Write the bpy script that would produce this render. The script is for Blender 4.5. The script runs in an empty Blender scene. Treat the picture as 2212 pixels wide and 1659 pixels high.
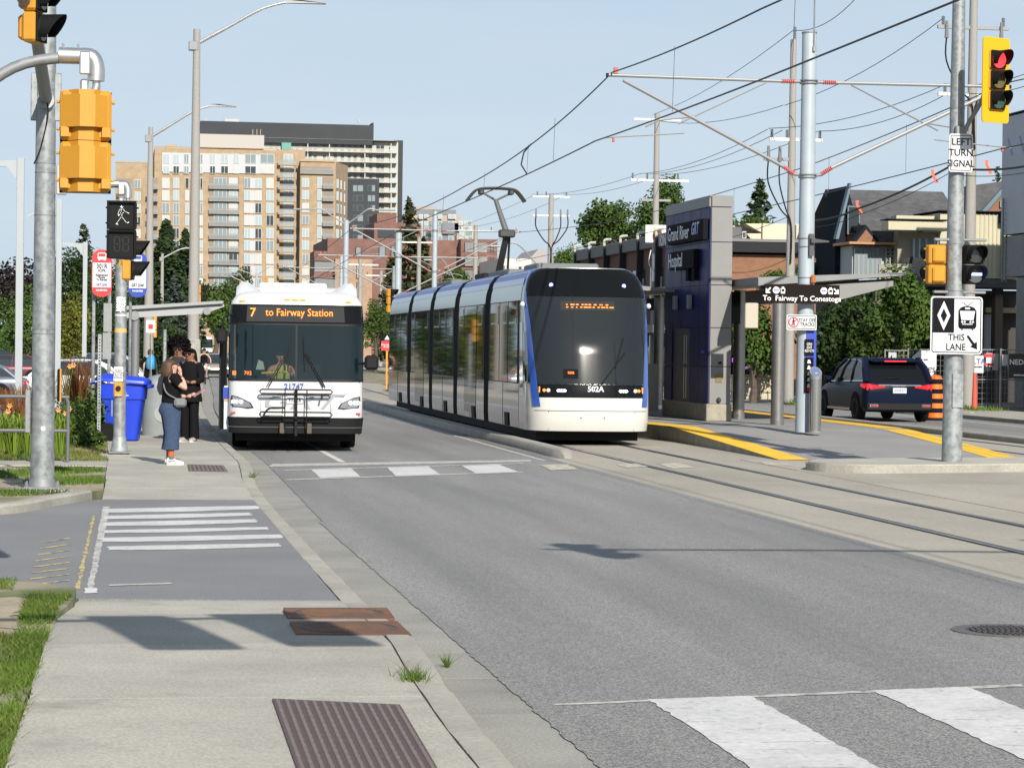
import bpy, math, random
import numpy as np
from mathutils import Vector, Matrix
random.seed(7); rng = np.random.default_rng(7)
S = bpy.context.scene; COL = S.collection
R_ = math.radians; PI = math.pi

# ---------------------------------------------------------------- camera
F = 5600.; CH = 2.05
YAW = math.atan((1106 - 245) / F); PITCH = math.atan((829.5 - 751.5) / F); ROLL = R_(.75)
cf = np.array([math.sin(YAW) * math.cos(PITCH), math.cos(YAW) * math.cos(PITCH), -math.sin(PITCH)])
_r0 = np.array([math.cos(YAW), -math.sin(YAW), 0.]); _u0 = np.cross(_r0, cf)
cr = math.cos(ROLL) * _r0 + math.sin(ROLL) * _u0; cu = -math.sin(ROLL) * _r0 + math.cos(ROLL) * _u0
CP = np.array([0, 0, CH])
cam = bpy.data.cameras.new('camera'); cam.sensor_width = 36; cam.sensor_fit = 'HORIZONTAL'; cam.lens = 36 * F / 2212
cam.clip_start = .5; cam.clip_end = 6000
co = bpy.data.objects.new('camera', cam); COL.objects.link(co); S.camera = co
co.matrix_world = Matrix.Translation(Vector(CP)) @ Matrix((cr, cu, -cf)).transposed().to_4x4()
def _ray(px, py): return cf * F + cr * (px - 1106) - cu * (py - 829.5)
def gp(px, py, z=0.):                      # sight line onto a level surface at height z
    d = _ray(px, py); return Vector(CP + d * ((z - CH) / d[2]))
def at(px, py, Y):                         # sight line at a given distance down the street
    d = _ray(px, py); return Vector(CP + d * (Y / d[1]))
# ---------------------------------------------------------------- sky and sun
SUN_EL, SUN_AZ = R_(31), R_(170)
W = bpy.data.worlds.new('World'); S.world = W; W.use_nodes = True
nt = W.node_tree; bg = nt.nodes['Background']
sky = nt.nodes.new('ShaderNodeTexSky'); sky.sky_type = 'NISHITA'; sky.sun_disc = False
sky.sun_elevation = SUN_EL; sky.sun_rotation = SUN_AZ
sky.air_density = 1.0; sky.dust_density = 1.2; sky.ozone_density = 2.2; sky.altitude = 300
tc = nt.nodes.new('ShaderNodeTexCoord'); mp = nt.nodes.new('ShaderNodeMapping'); mp.inputs['Scale'].default_value = (2, 2, 14)
cn = nt.nodes.new('ShaderNodeTexNoise'); cn.inputs['Scale'].default_value = 2.2; cn.inputs['Detail'].default_value = 7; cn.inputs['Roughness'].default_value = .6
rp = nt.nodes.new('ShaderNodeMapRange'); rp.inputs[1].default_value = .42; rp.inputs[2].default_value = .78; rp.inputs[3].default_value = 0; rp.inputs[4].default_value = .32
mx = nt.nodes.new('ShaderNodeMix'); mx.data_type = 'RGBA'; mx.inputs['B'].default_value = (7.2, 7.9, 8.6, 1)
nt.links.new(tc.outputs['Generated'], mp.inputs[0]); nt.links.new(mp.outputs[0], cn.inputs['Vector'])
nt.links.new(cn.outputs['Fac'], rp.inputs[0]); nt.links.new(rp.outputs[0], mx.inputs['Factor'])
# pale summer haze thickening towards the horizon, the same all the way round
sx_ = nt.nodes.new('ShaderNodeSeparateXYZ'); hz = nt.nodes.new('ShaderNodeMapRange'); hz.inputs[1].default_value = 0; hz.inputs[2].default_value = .5; hz.inputs[3].default_value = .93; hz.inputs[4].default_value = .25
hm = nt.nodes.new('ShaderNodeMix'); hm.data_type = 'RGBA'; hm.inputs['B'].default_value = (5.9, 7.1, 8.4, 1)
nt.links.new(tc.outputs['Generated'], sx_.inputs[0]); nt.links.new(sx_.outputs[2], hz.inputs[0]); nt.links.new(hz.outputs[0], hm.inputs['Factor'])
nt.links.new(sky.outputs[0], hm.inputs['A']); nt.links.new(hm.outputs['Result'], mx.inputs['A']); nt.links.new(mx.outputs['Result'], bg.inputs[0])
bg.inputs[1].default_value = .058
sd = Vector((math.sin(SUN_AZ) * math.cos(SUN_EL), math.cos(SUN_AZ) * math.cos(SUN_EL), math.sin(SUN_EL)))
sl = bpy.data.lights.new('sun', 'SUN'); sl.energy = 3.65; sl.angle = R_(.53); sl.color = (1, .93, .82)
so = bpy.data.objects.new('sun', sl); COL.objects.link(so); so.rotation_euler = sd.to_track_quat('Z', 'Y').to_euler()
S.view_settings.view_transform = 'Standard'; S.view_settings.look = 'None'; S.view_settings.gamma = 1
S.view_settings.exposure = .8
S.render.engine = 'CYCLES'; S.cycles.use_denoising = True; S.cycles.max_bounces = 6; S.cycles.transparent_max_bounces = 12
S.cycles.caustics_reflective = False; S.cycles.caustics_refractive = False; S.cycles.sample_clamp_indirect = 6

# ---------------------------------------------------------------- materials
MATS = {}
def mat(name, col, rough=.6, metal=0., var=0., vs=3., var2=0., vs2=.25, bump=0., bs=60., emit=None, es=1., coat=0., rnd=0., spec=.5, trans=0., alpha=1., tint=None, stretch=None, stretch2=None, con=.2):
    if name in MATS: return MATS[name]
    m = bpy.data.materials.new(name); m.use_nodes = True; n = m.node_tree.nodes; L = m.node_tree.links
    b = n['Principled BSDF']; c4 = (*col, 1)
    b.inputs['Base Color'].default_value = c4; b.inputs['Roughness'].default_value = rough; b.inputs['Metallic'].default_value = metal
    b.inputs['Specular IOR Level'].default_value = spec; b.inputs['Coat Weight'].default_value = coat; b.inputs['Coat Roughness'].default_value = .05
    b.inputs['Transmission Weight'].default_value = trans; b.inputs['Alpha'].default_value = alpha
    if emit: b.inputs['Emission Color'].default_value = (*emit, 1); b.inputs['Emission Strength'].default_value = es
    g = n.new('ShaderNodeNewGeometry'); pos = g.outputs['Position']
    if stretch:
        mpn = n.new('ShaderNodeMapping'); mpn.inputs['Scale'].default_value = stretch; L.new(pos, mpn.inputs[0]); pos = mpn.outputs[0]
    cur = None
    def noise(scale, det=5, rg=.6, pos=pos):
        t = n.new('ShaderNodeTexNoise'); t.inputs['Scale'].default_value = scale; t.inputs['Detail'].default_value = det; t.inputs['Roughness'].default_value = rg
        L.new(pos, t.inputs['Vector']); return t.outputs['Fac']
    def math_(op, a, b_):
        t = n.new('ShaderNodeMath'); t.operation = op
        for i, x in enumerate((a, b_)):
            if isinstance(x, (int, float)): t.inputs[i].default_value = x
            else: L.new(x, t.inputs[i])
        return t.outputs[0]
    def rng_(x, a, lo=.3, hi=.7):
        t = n.new('ShaderNodeMapRange'); t.inputs[1].default_value = lo; t.inputs[2].default_value = hi; t.inputs[3].default_value = 1 - a; t.inputs[4].default_value = 1 + a; L.new(x, t.inputs[0]); return t.outputs[0]
    if var: cur = rng_(noise(vs, 3 if con < .2 else 5), var, .5 - con, .5 + con)
    if var2:
        p2 = pos
        if stretch2:
            mp2 = n.new('ShaderNodeMapping'); mp2.inputs['Scale'].default_value = stretch2; L.new(pos, mp2.inputs[0]); p2 = mp2.outputs[0]
        x = rng_(noise(vs2, 4, .55, p2), var2); cur = x if cur is None else math_('MULTIPLY', cur, x)
    if rnd:
        o = n.new('ShaderNodeObjectInfo'); x = rng_(o.outputs['Random'], rnd, 0, 1); cur = x if cur is None else math_('MULTIPLY', cur, x)
    if cur is not None:
        h = n.new('ShaderNodeHueSaturation'); h.inputs['Color'].default_value = c4; L.new(cur, h.inputs['Value']); out = h.outputs[0]
        if tint:
            mxx = n.new('ShaderNodeMix'); mxx.data_type = 'RGBA'; L.new(out, mxx.inputs['A']); mxx.inputs['B'].default_value = (*tint[0], 1)
            t = n.new('ShaderNodeMapRange'); t.inputs[1].default_value = tint[2]; t.inputs[2].default_value = tint[3]; L.new(noise(tint[1]), t.inputs[0]); L.new(t.outputs[0], mxx.inputs['Factor']); out = mxx.outputs['Result']
        L.new(out, b.inputs['Base Color'])
        if metal < .5 and rough > .25:
            L.new(math_('MULTIPLY', cur, rough) if rough < .9 else math_('MINIMUM', cur, .95), b.inputs['Roughness'])
    if bump:
        bp = n.new('ShaderNodeBump'); bp.inputs['Strength'].default_value = bump; bp.inputs['Distance'].default_value = .02; L.new(noise(bs, 4), bp.inputs['Height']); L.new(bp.outputs[0], b.inputs['Normal'])
    MATS[name] = m; return m
def brick_mat(name, c1, c2, mortar, scale=1., bw=.22, rh=.075):
    m = mat(name, c1, .85); n = m.node_tree.nodes; L = m.node_tree.links; b = n['Principled BSDF']
    tcn = n.new('ShaderNodeTexCoord'); sx = n.new('ShaderNodeSeparateXYZ'); L.new(tcn.outputs['Object'], sx.inputs[0])
    ad = n.new('ShaderNodeMath'); L.new(sx.outputs[0], ad.inputs[0]); L.new(sx.outputs[1], ad.inputs[1])
    cx = n.new('ShaderNodeCombineXYZ'); L.new(ad.outputs[0], cx.inputs[0]); L.new(sx.outputs[2], cx.inputs[1])
    t = n.new('ShaderNodeTexBrick'); t.inputs['Scale'].default_value = scale; t.inputs['Brick Width'].default_value = bw; t.inputs['Row Height'].default_value = rh
    t.inputs['Mortar Size'].default_value = .008; t.inputs['Color1'].default_value = (*c1, 1); t.inputs['Color2'].default_value = (*c2, 1); t.inputs['Mortar'].default_value = (*mortar, 1)
    L.new(cx.outputs[0], t.inputs['Vector'])
    nz = n.new('ShaderNodeTexNoise'); nz.inputs['Scale'].default_value = .8; nz.inputs['Detail'].default_value = 6; L.new(tcn.outputs['Object'], nz.inputs['Vector'])
    mr = n.new('ShaderNodeMapRange'); mr.inputs[1].default_value = .3; mr.inputs[2].default_value = .7; mr.inputs[3].default_value = .86; mr.inputs[4].default_value = 1.12; L.new(nz.outputs[0], mr.inputs[0])
    h = n.new('ShaderNodeHueSaturation'); L.new(t.outputs['Color'], h.inputs['Color']); L.new(mr.outputs[0], h.inputs['Value']); L.new(h.outputs[0], b.inputs['Base Color'])
    return m

mASPH = mat('asphalt', (.215, .212, .206), .9, var=.5, vs=75, con=.11, var2=.2, vs2=.9, stretch2=(1, .07, 1), bump=.35, bs=120)
mASPH2 = mat('asphalt_driveway', (.19, .194, .2), .88, var=.22, vs=60, con=.12, var2=.1, vs2=.5, bump=.2, bs=130)
mCONC = mat('concrete_walk', (.36, .345, .3), .9, var=.16, vs=55, con=.12, var2=.15, vs2=.8, bump=.15, bs=110, rnd=.08, tint=((.27, .26, .225), 2.3, .56, .78))
mGUT = mat('concrete_gutter', (.265, .26, .233), .9, var=.17, vs=50, con=.12, var2=.16, vs2=1.1, bump=.2, bs=90, rnd=.06)
mKERB = mat('concrete_kerb', (.33, .315, .275), .9, var=.14, vs=20, var2=.15, vs2=1.3, bump=.2, bs=70)
mSLAB = mat('concrete_track', (.33, .305, .255), .9, var=.1, vs=18, var2=.14, vs2=.45, bump=.12, bs=80, rnd=.06, stretch=(1, .35, 1))
mPLAT = mat('concrete_platform', (.255, .25, .245), .9, var=.1, vs=25, var2=.1, vs2=.6)
mPLATW = mat('concrete_platform_wall', (.27, .255, .2), .9, var=.3, vs=2.6, stretch=(1, 1, .25))
mYEL = mat('yellow_tactile', (.78, .47, .03), .75, var=.1, vs=9, var2=.1, vs2=1)
mPAINT = mat('road_paint', (.55, .55, .54), .75, var=.13, vs=22, var2=.1, vs2=2, tint=((.17, .17, .17), 16, .6, .74))
mRAILING = mat('pipe_grey', (.13, .135, .14), .6, .3)
mPAINTW = mat('road_paint_worn', (.47, .46, .43), .8, var=.2, vs=16, tint=((.19, .185, .18), 9, .5, .66))
mYPAINT = mat('yellow_paint_worn', (.5, .4, .16), .8, var=.2, vs=14, tint=((.16, .16, .16), 8, .48, .6))
mCRACK = mat('crack_dark', (.11, .105, .095), .95, var=.3, vs=20)
mRAIL = mat('rail_steel', (.32, .33, .35), .28, .9)
mGROOVE = mat('rail_groove', (.03, .03, .032), .8)
mRUST = mat('rusted_iron', (.15, .075, .045), .8, .1, var=.18, vs=45, var2=.2, vs2=3, bump=.5, bs=55, tint=((.2, .1, .045), 2.2, .5, .62))
mIRON = mat('cast_iron_tactile', (.1, .07, .064), .75, .1, var=.2, vs=30); mIRON2 = mat('cast_iron_ridge', (.2, .15, .14), .6, .2, var=.25, vs=40)
mSOIL = mat('soil', (.19, .155, .11), .95, var=.25, vs=8, bump=.4, bs=30)
mGROUND = mat('ground_grass', (.1, .125, .045), .95, var=.3, vs=1.2, var2=.2, vs2=.08, tint=((.3, .255, .185), .9, .4, .56))
mGALV = mat('galvanised', (.27, .29, .3), .55, .4, var=.3, vs=11, var2=.16, vs2=1.6)
mGALV2 = mat('galvanised_dull', (.24, .25, .26), .6, .4, var=.14, vs=14)
mALU = mat('brushed_aluminium', (.62, .62, .6), .35, .9, var=.06, vs=12)
mSTEEL = mat('stainless', (.55, .53, .5), .22, 1., var=.05, vs=20)
mPOLEB = mat('pale_blue_pole', (.36, .415, .46), .5, .1, var=.05, vs=3)
mPOLEC = mat('concrete_pole', (.29, .28, .265), .85, var=.08, vs=14, bump=.1, bs=90)
mWHITEP = mat('white_powder_pole', (.33, .365, .39), .55, var=.03)
mSIGY = mat('signal_yellow', (.52, .245, .02), .55, var=.05, vs=4)
mSIGB = mat('signal_black', (.01, .01, .011), .75, spec=.12)
mBLACK = mat('black_plastic', (.012, .012, .013), .65, spec=.2)
mRUB = mat('rubber', (.014, .014, .014), .9, spec=.1)
mWHITE = mat('white_paint', (.66, .66, .65), .4)
mSIGNW = mat('sign_white', (.55, .565, .59), .6)
mSIGNK = mat('sign_black', (.01, .01, .013), .8, spec=.08)
mDGLASS = mat('dark_glass', (.02, .028, .03), .04, spec=.8)
mCHROME = mat('chrome', (.8, .8, .8), .06, 1.)
mTEXTK = mat('lettering_black', (.012, .012, .016), .8, spec=.08)
mTEXTW = mat('lettering_white', (.8, .8, .8), .6)
mTEXTB = mat('lettering_blue', (.04, .08, .35), .6)
mRED = mat('sign_red', (.6, .03, .035), .5)
mORAN = mat('orange_plastic', (.85, .16, .02), .5)
mLED = mat('orange_led', (.1, .03, .0), .5, emit=(1, .22, .03), es=2.2)

# ---------------------------------------------------------------- mesh building
_c = [(a, b, c) for a in (-1, 1) for b in (-1, 1) for c in (-1, 1)]
_vi = {}; _vl = []
for k, s in enumerate(_c):
    for a in range(3): _vi[(k, a)] = len(_vl); _vl.append((s, a))
_bf = []
for a in range(3):
    o = [i for i in range(3) if i != a]
    for sg in (-1, 1):
        q = [(-1, -1), (1, -1), (1, 1), (-1, 1)]; f_ = []
        for x, y in q:
            t = [0, 0, 0]; t[a] = sg; t[o[0]] = x; t[o[1]] = y; f_.append(_vi[(_c.index(tuple(t)), a)])
        _bf.append(f_)
for a, b in ((0, 1), (0, 2), (1, 2)):
    c = 3 - a - b
    for sa in (-1, 1):
        for sb in (-1, 1):
            t = [0, 0, 0]; t[a] = sa; t[b] = sb; t[c] = -1; k0 = _c.index(tuple(t)); t[c] = 1; k1 = _c.index(tuple(t))
            _bf.append([_vi[(k0, a)], _vi[(k1, a)], _vi[(k1, b)], _vi[(k0, b)]])
for k in range(8): _bf.append([_vi[(k, 0)], _vi[(k, 1)], _vi[(k, 2)]])
def _bpts(h, bv): return [tuple(s[i] * (h[i] if i == a else h[i] - bv) for i in range(3)) for s, a in _vl]
_tp = _bpts((1, 1, 1), .2)
for f_ in _bf:
    p = [Vector(_tp[i]) for i in f_]
    if (p[1] - p[0]).cross(p[2] - p[0]).dot(sum(p, Vector())) < 0: f_.reverse()

class M:
    def __init__(s): s.v = []; s.f = []
    def add(s, v, f):
        n = len(s.v); s.v += [tuple(x) for x in v]; s.f += [tuple(i + n for i in q) for q in f]; return s
    def box(s, c, d, b=0., rz=0.):
        h = [x / 2 for x in d]
        if b > 0: v = _bpts(h, min(b, *[x * .99 for x in h])); f = _bf
        else:
            v = [(x * h[0], y * h[1], z * h[2]) for x in (-1, 1) for y in (-1, 1) for z in (-1, 1)]
            f = [(0, 1, 3, 2), (4, 6, 7, 5), (0, 4, 5, 1), (2, 3, 7, 6), (0, 2, 6, 4), (1, 5, 7, 3)]
        if rz: cs, sn = math.cos(rz), math.sin(rz); v = [(x * cs - y * sn, x * sn + y * cs, z) for x, y, z in v]
        return s.add([(x + c[0], y + c[1], z + c[2]) for x, y, z in v], f)
    def b2(s, lo, hi, b=0.): return s.box([(a + c) / 2 for a, c in zip(lo, hi)], [abs(c - a) for a, c in zip(lo, hi)], b)
    def cyl(s, p0, p1, r0, r1=None, n=12, caps=True):
        return s.tube([p0, p1], [r0, r0 if r1 is None else r1], n, caps)
    def tube(s, pts, r, n=6, caps=True):
        P = [Vector(p) for p in pts]; m = len(P); rr = r if isinstance(r, (list, tuple)) else [r] * m
        v = []; f = []; u = None
        for i in range(m):
            t = (P[min(i + 1, m - 1)] - P[max(i - 1, 0)]).normalized()
            if u is None:
                u = Vector((0, 0, 1)).cross(t)
                if u.length < .05: u = Vector((1, 0, 0)).cross(t) if abs(t.x) < .9 else Vector((0, 1, 0))
            u = (u - t * u.dot(t)).normalized(); w = t.cross(u)
            for k in range(n):
                a = 2 * PI * k / n; v.append(P[i] + (u * math.cos(a) + w * math.sin(a)) * rr[i])
        for i in range(m - 1):
            for k in range(n):
                a, b = i * n + k, i * n + (k + 1) % n; f.append((a, b, b + n, a + n))
        if caps: f.append(tuple(range(n - 1, -1, -1))); f.append(tuple(range((m - 1) * n, m * n)))
        return s.add(v, f)
    def loft(s, rings, caps=True, closed=True):
        n = len(rings[0]); v = [p for r in rings for p in r]; f = []
        for i in range(len(rings) - 1):
            for k in range(n if closed else n - 1):
                a, b = i * n + k, i * n + (k + 1) % n; f.append((a, b, b + n, a + n))
        if caps and closed: f.append(tuple(range(n - 1, -1, -1))); f.append(tuple(range((len(rings) - 1) * n, len(rings) * n)))
        return s.add(v, f)
    def lathe(s, prof, c=(0, 0, 0), n=16):
        return s.loft([[(c[0] + r * math.cos(2 * PI * k / n), c[1] + r * math.sin(2 * PI * k / n), c[2] + z) for k in range(n)] for r, z in prof])
    def prism(s, poly, lo, hi, axis=2):          # a 2-D outline pushed along one axis (2: x,y  1: x,z  0: y,z)
        def P(a, b, t): return (a, b, t) if axis == 2 else ((a, t, b) if axis == 1 else (t, a, b))
        n = len(poly); v = [P(a, b, lo) for a, b in poly] + [P(a, b, hi) for a, b in poly]
        f = [(k, (k + 1) % n, n + (k + 1) % n, n + k) for k in range(n)] + [tuple(range(n - 1, -1, -1)), tuple(range(n, 2 * n))]
        return s.add(v, f)
    def ball(s, c, r, n=10, m=6):
        rx, ry, rz = r if isinstance(r, (tuple, list)) else (r, r, r)
        return s.loft([[(c[0] + rx * math.sin(t) * math.cos(2 * PI * k / n), c[1] + ry * math.sin(t) * math.sin(2 * PI * k / n), c[2] - rz * math.cos(t)) for k in range(n)] for t in [max(.02, PI * i / m) if i < m else PI - .02 for i in range(m + 1)]])
    def obj(s, name, m, parent=None, loc=(0, 0, 0), rot=(0, 0, 0), smooth=False, label=None, cat=None, group=None, kind=None):
        me = bpy.data.meshes.new(name); me.from_pydata(s.v, [], s.f)
        fix_normals(me)
        if smooth:
            me.polygons.foreach_set('use_smooth', [True] * len(me.polygons)); me.set_sharp_from_angle(angle=R_(38))
        return link(name, me, m, parent, loc, rot, label, cat, group, kind)
def fix_normals(me):
    import bmesh
    b = bmesh.new(); b.from_mesh(me); bmesh.ops.recalc_face_normals(b, faces=b.faces); b.to_mesh(me); b.free()
def link(name, data, m=None, parent=None, loc=(0, 0, 0), rot=(0, 0, 0), label=None, cat=None, group=None, kind=None):
    o = bpy.data.objects.new(name, data); COL.objects.link(o); o.location = loc; o.rotation_euler = rot
    if m is not None and data is not None and not data.materials: data.materials.append(m)
    if parent is not None: o.parent = parent
    return tag(o, label, cat, group, kind)
def tag(o, label=None, cat=None, group=None, kind=None):
    if label: o['label'] = label
    if cat: o['category'] = cat
    if group: o['group'] = group
    if kind: o['kind'] = kind
    return o
def T(name, label, cat, loc=(0, 0, 0), rz=0., group=None):
    return link(name, None, None, None, loc, (0, 0, rz), label, cat, group)
def ST(name, m_, mt, parent=None, **k):
    return m_.obj(name, mt, parent, kind=None if parent else 'structure', **k)
def copy_tree(o, parent=None, loc=None, rz=None, label=None, group=None, scale=None):
    c = o.copy(); COL.objects.link(c); c.parent = parent
    if loc is not None: c.location = loc
    if rz is not None: c.rotation_euler = (0, 0, rz)
    if scale is not None: c.scale = (scale,) * 3 if isinstance(scale, (int, float)) else scale
    if label: c['label'] = label
    if group: c['group'] = group
    for ch in list(o.children): copy_tree(ch, c)
    return c
def text(parent, s, loc, size, mt, rz=0., align='CENTER', bold=0., shear=0., name='lettering', rx=PI / 2, sx=1., ext=.0015, sp=1.):
    c = bpy.data.curves.new(name, 'FONT'); c.body = s; c.size = size; c.align_x = align; c.align_y = 'CENTER'; c.offset = bold; c.shear = shear; c.extrude = ext; c.resolution_u = 2; c.space_character = sp; c.space_line = .85
    tmp = bpy.data.objects.new('tmp', c); me = bpy.data.meshes.new_from_object(tmp); bpy.data.objects.remove(tmp); bpy.data.curves.remove(c); me.materials.clear()
    o = link(name, me, mt, parent, loc, (rx, 0, rz)); o.scale = (sx, 1, 1); return o
def rrect(w, h, r, n=3, cx=0, cy=0):
    p = []
    for sx, sy, a0 in ((1, 1, 0), (-1, 1, 90), (-1, -1, 180), (1, -1, 270)):
        for k in range(n + 1):
            a = R_(a0 + 90 * k / n); p.append((cx + sx * (w / 2 - r) + r * math.cos(a), cy + sy * (h / 2 - r) + r * math.sin(a)))
    return p
def off(Y): return 0. if Y < 45 else (.0004 * (Y - 45) ** 2 if Y < 100 else 1.21 + .033 * (Y - 100))
def offT(Y): return 0. if Y < 50 else (.00012 * (Y - 50) ** 2 if Y < 100 else .3 + .033 * (Y - 100))
def strip(xl, xr, y0, y1, z, step=4., o=off, jl=0., jr=0., thick=0.):
    m = M(); n = max(1, int((y1 - y0) / step)); A = []; B = []
    for i in range(n + 1):
        Y = y0 + (y1 - y0) * i / n; d = o(Y) if o else 0
        a = (xl(Y) if callable(xl) else xl) + d + (random.uniform(-jl, jl) if jl else 0); b = (xr(Y) if callable(xr) else xr) + d + (random.uniform(-jr, jr) if jr else 0)
        zz = z(Y) if callable(z) else z
        A.append((a, Y, zz)); B.append((b, Y, zz))
    if thick: m.loft([[A[i], B[i], (B[i][0], B[i][1], B[i][2] - thick), (A[i][0], A[i][1], A[i][2] - thick)] for i in range(n + 1)])
    else: m.loft([[A[i], B[i]] for i in range(n + 1)], False, False)
    return m
# ================================================================ GROUND
ST('ground', M().add([(-900, -60, -.07), (1100, -60, -.07), (1100, 2600, -.07), (-900, 2600, -.07)], [(0, 1, 2, 3)]), mGROUND)
def lerp(x, tab):
    for (a, b), (c, d) in zip(tab, tab[1:]):
        if x <= c: return b + (d - b) * max(0, min(1, (x - a) / (c - a)))
    return tab[-1][1]
zs = lambda Y: lerp(Y, [(0, .15), (17.2, .15), (20.3, .05), (33.5, .05), (38.5, .15), (40, .15)])
zk = lambda Y: lerp(Y, [(0, .15), (17.2, .15), (18.8, .1), (20.2, .045), (34.5, .035), (38.5, .15), (40, .15)])
xkerb = lambda Y: lerp(Y, [(8, 1.84), (12.7, 1.85), (14.7, 1.9), (16.7, 1.98), (30, 1.97), (37, 2.02), (42, 2.2), (60, 2.2)])
xleft = lambda Y: lerp(Y, [(8, -.5), (14, -.43), (19, -.38), (20.3, -.25), (33, -.12), (44, -.06), (60, -.2), (120, -.5)])
xin = lambda Y: xkerb(Y) - .2
# left carriageway, its gutter and kerb
road = ST('road', strip(lambda Y: 2.37 if Y < 30 else lerp(Y, [(30, 2.42), (45, 2.62), (60, 2.6)]), lambda Y: lerp(Y, [(0, 8.05), (44, 8.05), (48, 8.2), (100, 8.2 - 1.21 + .3), (101, 7.29)]), -6, 60, .006, .09, off, jl=.011), mASPH)
ST('road_beyond', strip(2.6, lambda Y: lerp(Y, [(60, 8.1), (100, 7.29)]), 60, 700, .006, 10), mASPH)
gut = ST('gutter', strip(1.7, 2.8, -6, 150, -.03, 6), mGUT)
ys = [-6, -3, 0, 3, 6, 9, 12.1, 14.3, 15.9, 17.25] + [17.25 + 3.2 * k for k in range(1, 16)]
for a, b in zip(ys, ys[1:]):
    ST('gutter_slab', strip(lambda Y: xkerb(Y) - .03, 2.75, a + .007, b - .007, .0, 1.2, off, thick=.06), mGUT, gut)
kb = ST('kerb', strip(1.75, 2.0, -6, 150, -.025, 6), mGUT)
def kerb_seg(a, b, parent, name='kerb_stone'):
    m = M(); n = max(2, int((b - a) / .35)); rings = []
    for i in range(n + 1):
        Y = a + (b - a) * i / n; x = xkerb(Y) + off(Y) + random.uniform(-.006, .006); z = zk(Y) + random.uniform(-.004, .004); xi = xin(Y) + .012 + off(Y)
        rings.append([(xi, Y, -.03), (xi, Y, z), (x - .045, Y, z), (x - .015, Y, z - .015), (x, Y, z - .05 if z > .06 else z - .02), (x + .03, Y, -.03)])
    m.loft(rings); return ST(name, m, mKERB, parent, smooth=True)
ks = [-6, 0, 4, 8, 12, 14.2, 17.0, 20.2, 24, 28, 33.4, 37, 40, 43.5, 47] + [47 + 3.5 * k for k in range(1, 26)]
for a, b in zip(ks, ks[1:]): kerb_seg(a + .005, b - .005, kb)
# pavement in slabs
sw = ST('sidewalk', strip(xleft, xin, -6, 150, lambda Y: zs(Y) - .03, 1.), mSOIL)
sy = [-6, -3.4, -.9, 1.6, 4.1, 6.6, 9.1, 11.5, 14.0, 16.5, 18.9, 20.3]
sy2 = [33.5, 35.4, 37.6, 41.0, 44.3, 47.5, 50.5] + [50.5 + 3 * k for k in range(1, 28)]
for L_ in (sy, sy2):
    for a, b in zip(L_, L_[1:]):
        ST('paving_slab', strip(xleft, xin, a + .006, b - .006, zs, .8, off, jl=.008, thick=.08), mCONC, sw)
# driveway crossing the pavement
dp = [(1.77, 20.3), (-.25, 20.5), (-.7, 21.2), (-1.4, 22), (-6, 24), (-14, 24.4), (-14, 29), (-6, 29.2), (-1.4, 30.2), (-.6, 32.7), (-.1, 33.5), (1.8, 33.5)]
ST('driveway', M().prism(dp, -.05, .05), mASPH2)
def path_kerb(pts, w, z0, z1, parent=None, name='kerb_edge', mt=None):
    P = [Vector((x, y, 0)) for x, y in pts]; rings = []
    for i, p in enumerate(P):
        t = (P[min(i + 1, len(P) - 1)] - P[max(0, i - 1)]).normalized(); nn = Vector((-t.y, t.x, 0))
        a = p - nn * w / 2; b = p + nn * w / 2; q = nn * .03
        rings.append([(a.x, a.y, z0), (a.x, a.y, z1 - .03), (a.x + q.x, a.y + q.y, z1), (b.x - q.x, b.y - q.y, z1), (b.x, b.y, z1 - .03), (b.x, b.y, z0)])
    return ST(name, M().loft(rings), mt or mKERB, parent, smooth=True)
def smooth_pts(pts, n=5):
    out = []
    for i in range(len(pts) - 1):
        p0, p1, p2, p3 = pts[max(0, i - 1)], pts[i], pts[i + 1], pts[min(len(pts) - 1, i + 2)]
        for k in range(n):
            t = k / n
            out.append(tuple(.5 * (2 * p1[j] + (p2[j] - p0[j]) * t + (2 * p0[j] - 5 * p1[j] + 4 * p2[j] - p3[j]) * t * t + (3 * p1[j] - p0[j] - 3 * p2[j] + p3[j]) * t ** 3) for j in range(len(p1))))
    return out + [tuple(pts[-1])]
path_kerb(smooth_pts([(-8, 29.1), (-4, 29.4), (-1.5, 30.3), (-.75, 32.2), (-.35, 33.5)]), .2, -.03, .17, name='driveway_kerb')
path_kerb(smooth_pts([(-8, 24.1), (-4, 23.2), (-1.5, 22.0), (-1.0, 21.4)]), .2, -.03, .13, name='driveway_kerb')
def verge(pts, z, name): ST(name, M().prism(pts, -.06, z), mGROUND)
verge([(-.37, 18.4), (-.27, 19.7), (-.27, 20.5), (-.74, 21.18), (-1.45, 22.0), (-4, 23.1), (-30, 24), (-30, -6), (-.52, -6), (-.45, 14)], .135, 'grass_verge_near')
verge([(-.12, 34.2), (-.35, 33.6), (-.75, 32.3), (-1.5, 30.4), (-4, 29.5), (-14, 29), (-14, 62), (-.15, 62), (-.08, 44)], .125, 'grass_verge_far')
ST('side_path', M().prism([(-14, 40.7), (-.09, 40.7), (-.09, 42.3), (-14, 42.3)], .0, .14), mCONC)
ST('parking_lot', M().prism([(-1, 62), (-.2, 170), (-70, 170), (-70, 62)], -.05, .0), mASPH2)
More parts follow.
